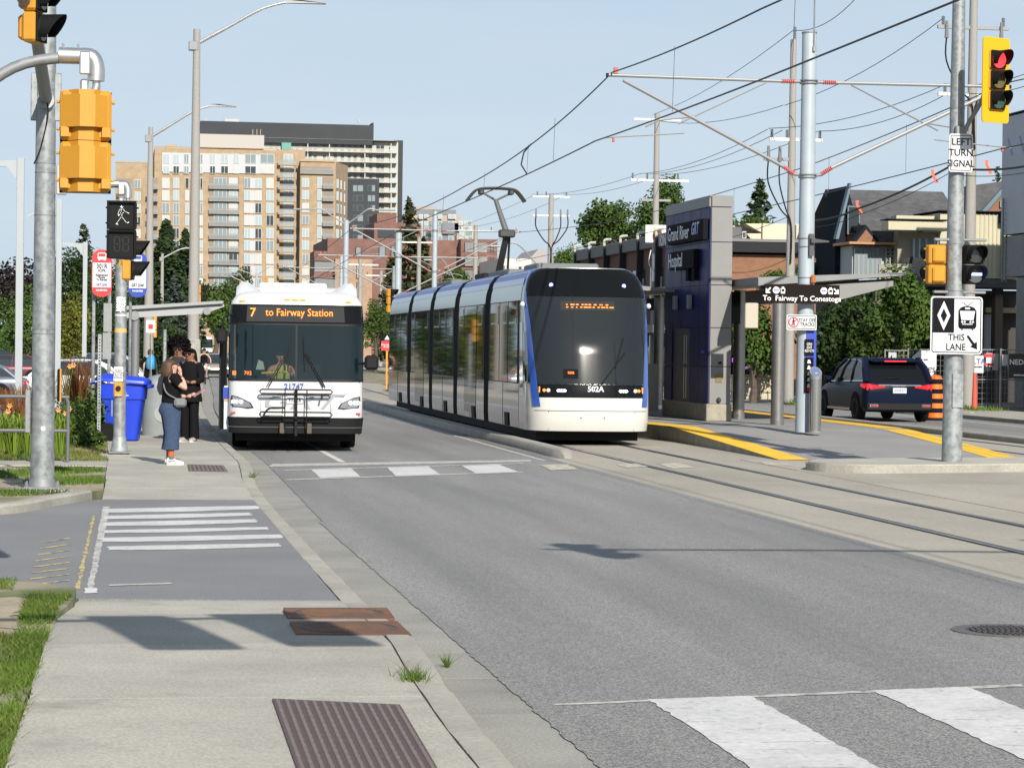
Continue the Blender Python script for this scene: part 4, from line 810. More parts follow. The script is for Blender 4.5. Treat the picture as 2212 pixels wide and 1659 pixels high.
# five modules behind the cab
mods = [(1.72, 6.5), (7.3, 12.4), (13.2, 18.0), (18.8, 23.8), (24.6, 30.4)]
def ring(z_list, y, o=0.): return [(g * 1.325 * wf(z) + g * o, y, z) for g, zl in ((-1, z_list), (1, z_list[::-1])) for z in zl]
zl = [.32, .6, 1.2, 2.0, 3.0, 3.15, 3.3, 3.42, 3.55, 3.62, 3.7, 3.74, 3.78]
def side_panel(y0, y1, z0, z1, o, mt, nm, parent, both=True, rim=.02):
    res = None
    for g in (-1, 1):
        zq = lin(z0, z1, max(1, int((z1 - z0) / (.2 if z0 < 3.2 else .03)))); v = []
        for z in zq:
            for y in (y0, y1): v.append((g * (1.325 * wf(z) + o), y, z))
        for y, z in ((y0, z0), (y1, z0), (y0, z1), (y1, z1)): v.append((g * (1.325 * wf(z) + o - rim), y, z))
        n = len(zq); f = [(2 * i, 2 * i + 1, 2 * i + 3, 2 * i + 2) for i in range(n - 1)]; b = 2 * n; f += [(0, 1, b + 1, b), (2 * n - 2, 2 * n - 1, b + 3, b + 2), tuple([2 * i for i in range(n)] + [b + 2, b]), tuple([2 * i + 1 for i in range(n)] + [b + 3, b + 1])]
        res = M().add(v, f).obj(nm, mt, parent)
    return res
for i, (ya, yb) in enumerate(mods):
    mo = M().loft([ring(zl, ya), ring(zl, yb)]).obj('module', mTSIL, tr, smooth=True)
    side_panel(ya, yb, 3.44, 3.775, .006, mTROOF if i % 2 else mTROOF, 'roof_panel', mo)
    side_panel(ya, yb, 3.43, 3.56, .009, mTBLUE, 'blue_band', mo)
    side_panel(ya, yb, .33, 1.27, .008, mTMIR, 'lower_panel', mo)
    side_panel(ya + .04, yb - .04, 1.28, 3.08, .007, mBLACK, 'window_band', mo)
    L_ = yb - ya; ws = [(.05, .34), (.36, .62), (.64, .95)] if i % 2 == 0 else [(.05, .26), (.28, .72), (.74, .95)]
    for j, (a, b) in enumerate(ws):
        door = (i % 2 == 1 and j == 1)
        side_panel(ya + a * L_, ya + b * L_, .45 if door else 1.3, 3.06, .012 if not door else .015, mTWIN, 'door' if door else 'side_window', mo)
        if not door: side_panel(ya + a * L_ + .15, ya + a * L_ + .18, 2.6, 3.0, .02, mLGREY, 'window_bar', mo); side_panel(ya + a * L_ + .15, ya + b * L_ - .15, 2.58, 2.62, .02, mLGREY, 'window_bar', mo)
    side_panel(ya + .5 * L_ - .015, ya + .5 * L_ + .015, .33, 1.27, .012, mBLACK, 'panel_gap', mo)
    side_panel(ya + .3 * L_, ya + .42 * L_, .33, .62, .03, mBLACK, 'step_recess', mo)
    if i < 4:
        yc = (yb + mods[i + 1][0]) / 2; M().loft([[(x * 1.004, y - .03, z * 1.001) for x, y, z in ring(zl, yb)], [(x * .97, yc, z * .99) for x, _, z in ring(zl, yc)], [(x * 1.004, y + .03, z * 1.001) for x, y, z in ring(zl, mods[i + 1][0])]]).obj('gangway', mat('gangway_rubber', (.01, .01, .011), .8, spec=.1), tr)
    if i in (0, 2, 4):
        for g in (-.74, .74): wheel(tr, (g, (ya + yb) / 2 + .9, .3), .3, .12, mLGREY, 1 if g > 0 else -1, 6); wheel(tr, (g, (ya + yb) / 2 - .9, .3), .3, .12, mLGREY, 1 if g > 0 else -1, 6)
for y0_, y1_ in ((3.4, 5.4), (8.2, 11.4), (19.2, 22.6)): M().b2((-.7, y0_, 3.77), (.7, y1_, 3.95), .04).obj('roof_box', mat('roof_box_grey', (.14, .15, .16), .6), tr)
M().b2((-1.1, .7, .1), (1.1, 30, .33)).obj('underbody_shade', mBLACK, tr)  # black box added so the space below the tram stays dark
pg = M().b2((-.55, 13.6, 3.85), (.55, 15.2, 4.0), .03).obj('pantograph', mBLACK, tr)
M().tube([(.0, 14.6, 3.95), (.12, 13.9, 5.05)], [.1, .085], 8).tube([(.25, 14.6, 3.95), (.2, 13.95, 4.95)], .03, 6).obj('lower_arm', mat('pantograph_dark', (.05, .052, .05), .5, .4), pg)
M().box((.12, 13.9, 5.05), (.42, .3, .2), .03).obj('knee', MATS['pantograph_dark'], pg); mPG2 = mat('pantograph_grey', (.16, .17, .17), .5, .5)
M().tube([(.12, 13.9, 5.05), (-.1, 14.5, 5.95)], [.085, .06], 8).tube([(-.1, 14.5, 5.95), (-.45, 14.5, 6.15)], .035, 6).tube([(-.1, 14.5, 5.95), (.3, 14.5, 6.15)], .035, 6).obj('upper_arm', mPG2, pg)
for dy in (-.16, .16): M().tube(smooth_pts([(-.88, 14.5 + dy, 5.92), (-.68, 14.5 + dy, 6.17), (-.5, 14.5 + dy, 6.25), (-.1, 14.5 + dy, 6.27), (.3, 14.5 + dy, 6.25), (.48, 14.5 + dy, 6.17), (.68, 14.5 + dy, 5.92)], 4), .035, 6).obj('collector_bow', MATS['pantograph_dark'], pg)
for x in (-.5, .3): M().box((x, 14.5, 6.16), (.12, .4, .12), .02).obj('spring_box', MATS['pantograph_dark'], pg)
# ---------------------------------------------------------------- cars
def car(label, loc, rz, paint, L=4.5, W=1.8, H=1.45, belt=.92, rear_first=True, suv=False, group=None, name='parked_car', lit=False, trim=None):
    t = T(name, label, 'car', loc, rz, group); w = W / 2; zb = .22 if not suv else .27
    # y runs from tail (0) to nose (L)
    st_ = [(0, .86, zb + .14, belt - .22), (.08, .94, zb + .03, belt - .06), (.3, .985, zb, belt), (.9, 1, zb, belt + .0), (L * .5, 1, zb, belt - .01), (L * .72, .995, zb, belt - .04), (L * .88, .96, zb, belt - .12), (L - .1, .88, zb + .03, belt - .24), (L, .74, zb + .14, belt - .36)]
    if suv: st_[0] = (0, .88, zb + .1, belt - .1); st_[1] = (.07, .95, zb + .02, belt - .02)
    rg = [[(-w * f * .93, y, z0), (-w * f, y, z0 + .14), (-w * f, y, z1 - .2), (-w * f * .97, y, z1 - .07), (-w * f * .9, y, z1), (w * f * .9, y, z1), (w * f * .97, y, z1 - .07), (w * f, y, z1 - .2), (w * f, y, z0 + .14), (w * f * .93, y, z0)] for y, f, z0, z1 in st_]
    M().loft(rg).obj('body', paint, t, smooth=True)
    ya, yb_, yc_, yd = (.12, .8, L * .52, L * .73) if suv else (.35, 1.15, L * .56, L * .74)
    def gh(e=0.): return [[(-w * .9 - e, ya - e, belt - .03), (w * .9 + e, ya - e, belt - .03), (w * .91 + e, yd + e, belt - .05), (-w * .91 - e, yd + e, belt - .05)], [(-w * .84 - e, ya + (yb_ - ya) * .45 - e, belt + (H - belt) * .55), (w * .84 + e, ya + (yb_ - ya) * .45 - e, belt + (H - belt) * .55), (w * .85 + e, yd - (yd - yc_) * .5 + e, belt + (H - belt) * .55), (-w * .85 - e, yd - (yd - yc_) * .5 + e, belt + (H - belt) * .55)], [(-w * .74 - e, yb_ - e, H - .04), (w * .74 + e, yb_ - e, H - .04), (w * .74 + e, yc_ + e, H - .04), (-w * .74 - e, yc_ + e, H - .04)]]
    g_ = gh(); M().loft(g_).obj('windows', mat('suv_glass', (.006, .007, .008), .08, spec=.25) if suv else mDGLASS, t)
    def edge(i): return [Vector(r[i]) for r in g_]
    for i in range(4): M().tube(edge(i), .1 if suv and i < 2 else .045, 6).obj('roof_pillar', paint, t)
    for s_ in (-1, 1):
        for fy in ((.42, .75) if suv else (.5,)):
            pts = [Vector(r[0 if s_ < 0 else 1]).lerp(Vector(r[3 if s_ < 0 else 2]), fy) for r in g_]; M().tube(pts, .04, 5).obj('door_pillar', paint if not suv else mBLACK, t)
    yo = yb_ - (.12 if suv else .02); M().loft([[(-w * .7, yo, H - .06), (w * .7, yo, H - .06), (w * .62, yo + .05, H - .005), (-w * .62, yo + .05, H - .005)], [(-w * .77, yb_ + .15, H - .075), (w * .77, yb_ + .15, H - .075), (w * .64, yb_ + .3, H + .01), (-w * .64, yb_ + .3, H + .01)], [(-w * .77, yc_ - .2, H - .075), (w * .77, yc_ - .2, H - .075), (w * .64, yc_ - .4, H + .0), (-w * .64, yc_ - .4, H + .0)], [(-w * .72, yc_ + .02, H - .075), (w * .72, yc_ + .02, H - .075), (w * .62, yc_ - .05, H - .035), (-w * .62, yc_ - .05, H - .035)]]).obj('roof', paint, t, smooth=True)
    r = .33 if not suv else .38
    for s_ in (-1, 1):
        for y in (.85, L - .9):
            M().loft([[(s_ * (w - .32), y + r * 1.14 * math.cos(a), r + r * 1.14 * math.sin(a)) for a in lin(-.25, PI + .25, 12)], [(s_ * (w + .004), y + r * 1.14 * math.cos(a), r + r * 1.14 * math.sin(a)) for a in lin(-.25, PI + .25, 12)]], True).obj('wheel_arch', mRUB, t)
            wheel(t, (s_ * (w - .1), y, r), r, .22, mLGREY, s_, 10)
        mr = M().box((s_ * (w + .09), yd - .32, belt + .06), (.2, .12, .15), .04).obj('door_mirror', paint, t)
        if not suv: M().box((s_ * w * .72, .045, belt - .2), (w * .42, .1, .15), .03).obj('tail_lamp', mat('tail_red', (.45, .015, .02), .2, emit=(1, .02, .02), es=.12), t)
        M().box((s_ * w * .62, L - .1, belt - .34), (w * .36, .16, .13), .04).obj('headlamp', mLAMP if lit else mLGREY, t)
    M().b2((-w * .8, -.02, zb + .08), (w * .8, .1, zb + .22), .03).obj('rear_bumper', mBLACK if suv else paint, t); M().b2((-w * .72, L - .06, zb + .06), (w * .72, L + .03, zb + .26), .03).obj('front_grille', mBLACK, t)
    return t
mNAVY = mat('navy_car_paint', (.006, .01, .026), .35, 0., coat=0., spec=.07)
sv = car('dark blue sport utility vehicle with lit red tail lamps driving away', (22.85, 73.6, 0), R_(0), mNAVY, 4.9, 1.96, 1.72, 1.08, suv=True, name='driving_suv'); sv.scale = (1.1, 1.1, 1.1)
M().b2((-.66, .42, 1.6), (.66, .8, 1.68), .03).obj('roof_spoiler', mNAVY, sv); M().b2((-.3, .4, 1.625), (.3, .425, 1.65)).obj('high_brake_light', mat('brake_lit', (.6, .01, .02), .3, emit=(1, .02, .03), es=1.6), sv)
M().b2((-.6, -.03, .975), (.6, .02, 1.015), .01).obj('chrome_strip', mCHROME, sv); pt = M().b2((-.19, -.025, .78), (.19, .01, .93), .01).obj('number_plate', mSIGNW, sv); text(pt, 'AXHB 437', (0, -.028, .855), .09, mTEXTB, sx=.8)
M().b2((-.9, -.04, .32), (.9, .1, .52), .03).obj('lower_bumper', mBLACK, sv)
for g in (-1, 1):
    M().loft([[(g * .42, -.02, .93), (g * .42, -.02, .985), (g * .42, .1, .96)], [(g * .68, -.02, .9), (g * .68, -.02, 1.0), (g * .68, .1, .96)], [(g * .9, .02, .86), (g * .9, .02, 1.04), (g * .9, .2, .97)], [(g * .99, .34, .95), (g * .99, .34, 1.03), (g * .96, .42, .99)]]).obj('tail_lamp', mat('suv_tail', (.4, .01, .015), .15, emit=(1, .02, .03), es=.3), sv, smooth=True)
    M().ball((g * .8, .0, .96), (.05, .03, .05), 8, 5).obj('brake_bulb', MATS['brake_lit'], sv); M().box((g * .72, -.05, .45), (.26, .05, .09), .02).obj('exhaust_trim', mCHROME, sv); M().box((g * .72, -.07, .45), (.2, .05, .05), .02).obj('reflector', MATS['red_reflector'], sv)
    M().tube(smooth_pts([(g * .895, .35, 1.12), (g * .88, .7, 1.1), (g * .9, 3.45, 1.06)], 4), .014, 5).tube(smooth_pts([(g * .895, .35, 1.12), (g * .83, .6, 1.45), (g * .75, 1.2, 1.64), (g * .74, 2.4, 1.66)], 4), .012, 5).obj('window_trim', mCHROME, sv); M().b2((g * .96, 1.3, .3), (g * 1.0, 3.5, .36)).obj('sill_strip', mCHROME, sv)
M().loft([[(-.04, .9, 1.71), (.04, .9, 1.71), (.0, .9, 1.73)], [(-.02, .78, 1.72), (.02, .78, 1.72), (0, .74, 1.82)]]).obj('roof_fin', mNAVY, sv)
M().tube([(.05, .2, 1.2), (-.3, .2, 1.17)], .012, 4).obj('rear_wiper', mBLACK, sv); M().b2((-.6, .6, 1.71), (-.56, 3, 1.745)).b2((.56, .6, 1.71), (.6, 3, 1.745)).obj('roof_rails', mNAVY, sv) if False else None
c = at(448, 812, 158); car('beige oncoming car with lit headlamps behind the cyclist', (c.x + .55, c.y + 4.4, 0), PI, mat('champagne_paint', (.42, .36, .3), .3, .4, coat=.5), lit=True, name='oncoming_car')
c = at(466, 755, 395); pk = car('white pickup truck crossing the far end of the street', (c.x + 3.6, c.y, 0), R_(-90), mWHITE, 5.8, 2.0, 1.9, 1.15, suv=False, name='pickup_truck'); pk['category'] = 'truck'
PAINTS = {'grey': mat('steel_blue_paint', (.17, .2, .25), .25, .5, coat=.6), 'white': mat('white_car_paint', (.75, .76, .78), .3, coat=.6), 'black': mat('black_car_paint', (.015, .016, .018), .2, coat=.8), 'silver': mat('silver_car_paint', (.5, .52, .54), .25, .6, coat=.5), 'maroon': mat('maroon_paint', (.12, .03, .04), .3, .3, coat=.6)}
for lab, px, Y, dx, rz, pn, H in (('steel grey sedan parked side-on behind the railing', 60, 86, 0, 88, 'grey', 1.36), ('white hatchback parked beyond the flower bed', 250, 92, .4, 84, 'white', 1.45), ('dark car roof showing between the white posts and the blue bin', 268, 100, .5, 86, 'black', 1.5), ('silver estate car farthest in the row behind the bin', 290, 110, .6, 86, 'silver', 1.62), ('maroon car in the back row behind the galvanised pole', 110, 128, 0, 90, 'maroon', 1.4), ('white car with red tail lamp at the left edge', 18, 150, -2, 25, 'white', 1.5), ('black car nose-out at the left edge under the trees', 44, 160, -1, 20, 'black', 1.5), ('white car glimpsed left of the perforated post under the trees', 192, 165, 0, 60, 'white', 1.5)):
    b = at(px, 830, Y); car(lab, (b.x + dx, b.y, 0), R_(rz), PAINTS[pn], 4.5, 1.78, H, .9, group='cars parked in the left lot')
# ================================================================ STATION
mBLUEP = mat('blue_glazed_panel', (.008, .014, .085), .35, spec=.05, var=.15, vs=2); mGREYP = mat('grey_metal_panel', (.2, .2, .2), .5, .2, var=.04, vs=3); mDGREY = mat('dark_grey_metal', (.07, .072, .075), .45, .3); mCOLS = mat('brushed_column', (.3, .29, .28), .38, .8, var=.08, vs=10); mCANO = mat('canopy_grey', (.2, .21, .215), .5, .2, var=.08, vs=3)
tw = T('station_pylon', 'tall blue and grey station pylon with Grand River Hospital lettering', 'pylon', (14.26, 61.5, .33))
wx, wy, th = .57, 5.1, 5.47
M().b2((-.03, -.03, 0), (wx + .03, wy, .42), .02).obj('plinth', mat('plinth_concrete', (.3, .28, .22), .9, var=.2, vs=5), tw)
M().b2((.03, .03, .4), (wx - .03, wy - .05, th - .03)).obj('core', mDGREY, tw)
zr = [.42, 1.33, 2.27, 3.31, 4.35, 5.2]; yr = [.03, 1.05, 2.07, 3.09, 4.11, 5.07]
for a, b in zip(zr, zr[1:]):
    for j, (c, d) in enumerate(zip(yr, yr[1:])):
        if b < 2.3 and j in (2, 3): continue
        M().b2((0, c + .008, a + .008), (.05, d - .008, b - .008), .004).obj('blue_panel', mBLUEP, tw)
    M().b2((.05, 0, a + .008), (wx, .05, b - .008), .004).obj('grey_panel', mGREYP, tw)
for c, d in zip(yr, yr[1:]): M().b2((-.01, c + .006, 5.21), (.06, d - .006, th), .004).obj('cap_panel', mGREYP, tw)
M().b2((.05, -.01, 5.21), (wx, .06, th), .004).obj('cap_panel', mGREYP, tw); M().b2((0, 0, th - .02), (wx, wy, th + .01)).obj('cap_top', mGREYP, tw)
M().b2((.1, 2.07, .42), (.12, 4.11, 2.27)).obj('door_recess', mat('recess_grey', (.12, .14, .15), .5), tw)
for y in (2.5, 2.75): M().b2((.02, y, .5), (.09, y + .06, 2.1)).obj('door_frame', mALU, tw)
M().b2((.02, 2.07, 1.3), (.1, 4.11, 1.36)).b2((.02, 2.07, 2.2), (.1, 4.11, 2.27)).obj('door_rail', mDGREY, tw)
bx = M().b2((-.14, .1, 4.42), (-.02, 4.2, 4.92)).obj('name_sign', mSIGNK, tw); b2x = M().b2((-.14, 1.1, 3.76), (-.02, 3.9, 4.22)).obj('name_sign', mSIGNK, tw)
text(tw, 'Grand River', (-.15, 2.9, 4.66), .5, mTEXTW, rz=-PI / 2, bold=.004); text(tw, 'GRT', (-.15, 1.0, 4.7), .42, mat('logo_pale_blue', (.4, .48, .75), .5), rz=-PI / 2, shear=.3, bold=.008); text(tw, 'ION', (-.15, 4.75, 4.55), .42, mTEXTW, rz=-PI / 2, bold=.004); text(tw, 'Hospital', (-.15, 3.2, 3.98), .5, mTEXTW, rz=-PI / 2, bold=.004)
for y in (1.9, 1.2): M().b2((-.1, y, 3.45), (-.02, y + .28, 4.0)).obj('sign_bracket', mSIGNK, tw)
for y in (3.4, 1.75): w_ = M().b2((-.12, y, 2.75), (-.02, y + .2, 3.1), .01).obj('wall_lamp', mGALV2, tw)
M().b2((-.012, .35, 1.65), (0, .75, 1.72)).obj('blue_tag', mat('glow_blue', (.03, .05, .6), .4), tw)
M().b2((.2, -.02, .95), (.36, 0.0, 1.15)).obj('bronze_plate', mat('bronze', (.2, .15, .06), .5, .5), tw); M().ball((.3, -.02, 1.42), (.05, .03, .03), 8, 5).obj('hose_cap', mBLACK, tw); M().ball((.28, -.03, .52), (.06, .06, .07), 8, 5).obj('hose_outlet', mat('outlet', (.05, .045, .035), .6), tw)
# shelter canopy
cn_ = T('station_canopy', 'grey winged canopy roof on round columns beside the blue pylon', 'canopy', (15.3, 58.9, .33))
for xa, za, xb, zb, ya, yb in ((-.4, 3.28, 3.15, 3.55, .3, 20), (-3.7, 3.35, -.95, 3.2, 6.5, 20)):
    M().loft([[(xa, y, za), (xb, y, zb), (xb, y, zb + .07), (xa, y, za + .17)] for y in (ya, yb)]).obj('roof_slab', mCANO, cn_)
    M().loft([[(xa, ya - .04, za - .03), (xb, ya - .04, zb - .0), (xb, ya - .04, zb + .06), (xa, ya - .04, za + .15)], [(xa, ya, za - .03), (xb, ya, zb), (xb, ya, zb + .06), (xa, ya, za + .15)]]).obj('fascia', mCANO, cn_)
M().tube([(-.3, .5, 3.2), (3.0, .6, 3.42)], .06, 8).obj('downpipe_beam', mDGREY, cn_)
for y in (0, 4.9, 9.8, 14.7):
    M().cyl((.03 if y == 0 else .3, y, 0), (.03 if y == 0 else .3, y, 3.25), .15, n=20).obj('column', mCOLS, cn_, smooth=True); M().cyl((.03 if y == 0 else .3, y, 0), (.03 if y == 0 else .3, y, .12), .165, n=20).obj('column_foot', mSTEEL, cn_, smooth=True)
    M().prism([(0, 2.85), (0, 3.2), (2.9, 3.42), (2.9, 3.3), (1.6, 2.95)], y + .35, y + .5, 1).obj('cross_beam', mGREYP if y == 0 else mDGREY, cn_)
M().b2((-.5, 4.6, 2.4), (.25, 4.75, 3.2), .02).obj('info_screen', mBGLOSS, cn_)
M().b2((-.62, .6, 2.25), (-.3, .64, 2.85), .03).obj('notice_back', mat('beige_back', (.45, .41, .34), .7), cn_)
for y in (8, 13): M().cyl((-2.9, y, 0), (-2.9, y, 3.2), .15, n=16).obj('column', mCOLS, cn_, smooth=True)
M().b2((-3.2, 7.6, .1), (-1.2, 7.68, 1.35)).obj('windbreak', mat('windbreak_steel', (.3, .29, .28), .4, .6), cn_)
# overhead-line mast with brackets
mINSU = mat('red_insulator', (.45, .09, .08), .5); mTUBE = mat('bracket_tube', (.27, .275, .28), .5, .4)
def insul(m, a, b, r=.05):
    a, b = Vector(a), Vector(b); n = 7
    for k in range(n):
        p, q = a.lerp(b, (k + .15) / n), a.lerp(b, (k + .65) / n); m.cyl(p, q, r, r * .9, 8)
    m.cyl(a, b, r * .5, n=6)
def cantilever(t, g, reach, zt, zb, wire_x, r=.035):
    e = g * .2
    i_ = M(); insul(i_, (g * .32, 0, zt), (g * .62, 0, zt)); i_.obj('insulator', mINSU, t); i_ = M(); insul(i_, (g * .3, 0, zb + .04), (g * .55, 0, zb + .2)); i_.obj('insulator', mINSU, t)
    M().tube([(g * .6, 0, zt), (g * reach, 0, zt + .02)], r, 8).obj('top_tube', mTUBE, t, smooth=True)
    M().tube([(g * .53, 0, zb + .19), (g * (reach - .35), 0, zt - .08)], r * 1.1, 8).obj('stay_tube', mTUBE, t, smooth=True)
    M().tube([(g * .95, 0, zt - .04), (g * .95 + g * (reach - .95) * .55, 0, zb + (zt - zb) * .52)], r * .55, 6).obj('brace', mTUBE, t)
    M().tube([(g * (reach - .35) * .62, 0, zb + (zt - zb) * .6), (g * (reach + .15) * .72, 0, zb + (zt - zb) * .55), (g * (reach - 1.0 + .15), 0, zb + .98)], .022, 6).obj('registration_tube', mTUBE, t)
    M().tube([(g * (reach - 1.7), 0, zb + .86), (g * (reach + .05), 0, zb + .72)], .016, 6).obj('steady_arm', mTUBE, t)
    M().box((g * (reach - .18), 0, zt + .12), (.09, .06, .14), .01).obj('wire_clamp', mINSU, t); M().box((g * reach, 0, zt + .02), (.05, .08, .08)).obj('tube_cap', mBLACK, t)
    M().box((g * (reach - .15), 0, zb + .68), (.05, .05, .1), .01).obj('contact_clamp', mINSU, t)
    M().cyl((g * .18, 0, zt), (g * .34, 0, zt), .035, n=8).obj('pivot', mGALV2, t); M().cyl((g * .18, 0, zb + .02), (g * .32, 0, zb + .04), .035, n=8).obj('pivot', mGALV2, t)
def ohe(label, x, y, H, r, zt, zb, reach, z0=.3, full=True):
    t = T('overhead_line_mast', label, 'mast', (x, y, z0), 0, 'overhead line masts')
    M().cyl((0, 0, 0), (0, 0, H - z0), r, r * .84, 20).obj('mast_tube', mPOLEB, t, smooth=True); M().cyl((0, 0, H - z0), (0, 0, H - z0 + .03), r * .9, n=20).obj('cap', mGALV2, t)
    for z in (zt - z0, zb - z0):
        for dz in (-.03, .03): M().cyl((0, 0, z + dz - .012), (0, 0, z + dz + .012), r + .012, n=20).obj('clamp_band', mGALV2, t)
    cantilever(t, -1, reach[0], zt - z0, zb - z0, 0); cantilever(t, 1, reach[1], zt - z0, zb - z0, 0)
    return t
t = ohe('pale blue overhead line mast on the platform end behind the fare post', 14.85, 54.75, 8.95, .187, 7.9, 5.86, (4.45, 4.55))
M().cyl((.06, -.16, 8.35), (.06, -.16, 12.5), .018, n=6).obj('earth_wire', mGALV2, t); M().box((.06, -.17, 8.3), (.06, .06, .12), .01).obj('earth_clamp', mGALV2, t)
M().b2((-.0, -.26, 3.82), (.1, -.19, 4.3)).obj('lamp_bracket', mDGREY, t); M().loft([[(.02, -.35, 4.1), (.02, -.2, 4.1), (.02, -.2, 4.2), (.02, -.35, 4.2)], [(.42, -.32, 4.12), (.42, -.24, 4.12), (.42, -.24, 4.15), (.42, -.32, 4.15)]]).obj('security_lamp', mDGREY, t)
M().b2((.05, -.27, 3.22), (.15, -.19, 3.42), .03).obj('amber_beacon', mat('amber_lens', (.4, .13, .03), .3), t)
for z in (4.02, 4.2, 3.35, 3.2): M().cyl((0, 0, z), (0, 0, z + .015), .19, n=20).obj('strap', mGALV2, t)
M().b2((-.02, -.2, .9), (.2, -.185, 2.4)).obj('blue_side_strip', mat('deep_blue_strip', (.02, .05, .4), .5), t)
sg_ = M().b2((-.06, -.212, 1.66), (.14, -.2, 2.02)).obj('id_plate', mSIGNK, t); text(sg_, 'GRH\n0247\n420+270', (.04, -.215, 1.84), .085, mTEXTW, sx=.7)
sg_ = M().b2((-.06, -.212, .86), (.14, -.2, 1.63)).obj('rules_plate', mSIGNK, t)
for k_ in range(5): M().prism([(.0, 1.5 - k_ * .13), (.08, 1.5 - k_ * .13), (.06, 1.57 - k_ * .13), (.02, 1.58 - k_ * .13)], -.2155, -.212, 1).obj('pictogram', mTEXTW, sg_)
d_ = disc(.045, -.212, .003); d_.v = [(x + .04, y, z + .93) for x, y, z in d_.v]; d_.obj('ban_symbol', mRED, sg_)
ohe('pale blue overhead line mast left of the tram tail with a wrapped cable', 15.2, 140, 8.2, .21, 6.9, 4.9, (4.4, 4.4)); ohe('pale blue overhead line mast rising behind the tram roof', 16.2, 132, 9.0, .15, 8.0, 5.9, (4.4, 4.4)); ohe('pale blue overhead line mast farthest down the tramway', 17.3, 200, 9.0, .15, 8.0, 5.9, (4.4, 4.4))
# platform signs
c = at(1732.5, 635.5, 54.42); t = T('direction_sign', 'brown sign reading To Fairway and To Conestoga across the mast', 'sign', tuple(c)); mBROWN = mat('sign_brown', (.016, .011, .01), .8, spec=.08)
M().b2((-.83, -.02, -.205), (.83, .02, .205)).obj('panel', mBROWN, t); text(t, 'To  Fairway', (-.49, -.024, -.1), .16, mTEXTW, bold=.002); text(t, 'To Conestoga', (.4, -.024, -.1), .16, mTEXTW, bold=.002)
for xa, g in ((-.75, -1), (.75, 1)): flat([(xa - g * .045, .11), (xa + g * .035, .03), (xa - g * .01, .03), (xa - g * .01, .005), (xa + g * .065, .005), (xa + g * .065, .09), (xa + g * .04, .09), (xa + g * .04, .05), (xa - g * .03, .13)] if False else [(xa - g * .055, .12), (xa - g * .035, .14), (xa + g * .03, .065), (xa + g * .03, .11), (xa + g * .06, .11), (xa + g * .06, .01), (xa - g * .04, .01), (xa - g * .04, .04), (xa + g * .01, .04)], -.021, mTEXTW, t, 'arrow')
for xa in (-.58, .48): M().prism([(xa + .075 * math.cos(a * PI / 12), .075 + .075 * math.sin(a * PI / 12)) for a in range(24)], -.024, -.02, 1).obj('round_logo', mTEXTW, t); text(t, 'ion', (xa, -.026, .08), .09, mTEXTB, shear=.2, bold=.003)
for xa in (-.43, .63): flat([(xa - .045, .005), (xa + .045, .005), (xa + .05, .12), (xa - .05, .12)], -.021, mTEXTW, t, 'tram_icon'); flat([(xa - .032, .05), (xa + .032, .05), (xa + .032, .1), (xa - .032, .1)], -.0235, mBROWN, t, 'tram_icon_window'); flat([(xa - .02, .125), (xa + .02, .125), (xa + .03, .15), (xa - .03, .15)], -.021, mTEXTW, t, 'tram_icon_roof')
c = at(1731.5, 696.5, 54.45); t = sign_board('white STAY OFF TRACKS sign with a red no-walking symbol', tuple(c), .67, .335, .03)
text(t, 'STAY OFF\nTRACKS', (.125, -.01, .0), .105, mTEXTK, bold=.001, sx=.82)
M().add([(-.18 + r_ * math.cos(2 * PI * a / 28), -.01, r_ * math.sin(2 * PI * a / 28)) for r_ in (.115, .092) for a in range(28)], [(a, (a + 1) % 28, 28 + (a + 1) % 28, 28 + a) for a in range(28)]).obj('red_ring', mRED, t); flat([(-.26, -.075), (-.245, -.09), (-.1, .06), (-.115, .075)], -.012, mRED, t, 'red_slash')
flat([(-.2, -.08), (-.185, -.08), (-.175, -.02), (-.155, -.08), (-.14, -.08), (-.165, .0), (-.145, .02), (-.165, .05), (-.2, .05), (-.21, .0)], -.009, mTEXTK, t, 'walker'); flat([(-.18 + .018 * math.cos(a * PI / 4), .072 + .018 * math.sin(a * PI / 4)) for a in range(8)], -.009, mTEXTK, t, 'walker_head')
t = T('fare_post', 'stainless steel fare card post with a slanted screen beside the mast', 'fare post', (14.99, 54.35, .31)); M().cyl((0, 0, 0), (0, 0, 1.15), .13, n=20).obj('body', mSTEEL, t, smooth=True); M().cyl((0, 0, 0), (0, 0, .03), .16, n=20).obj('foot', mGALV2, t)
M().loft([[(.13 * math.cos(2 * PI * k / 20), .13 * math.sin(2 * PI * k / 20) * 1.02, 1.15) for k in range(20)], [(.133 * math.cos(2 * PI * k / 20), .133 * math.sin(2 * PI * k / 20), 1.2 + .11 * (1 + math.sin(2 * PI * k / 20))) for k in range(20)]]).obj('slanted_head', mGALV2, t, smooth=True)
M().add([(.1 * math.cos(2 * PI * k / 20), .1 * math.sin(2 * PI * k / 20), 1.2 + .11 * (1 + .77 * math.sin(2 * PI * k / 20)) + .006) for k in range(20)], [tuple(range(20))]).obj('screen', mat('fare_screen', (.12, .16, .3), .1, spec=.9), t); M().b2((-.03, -.05, 1.262), (.035, .0, 1.285)).obj('card_slot', mSIGNW, t)
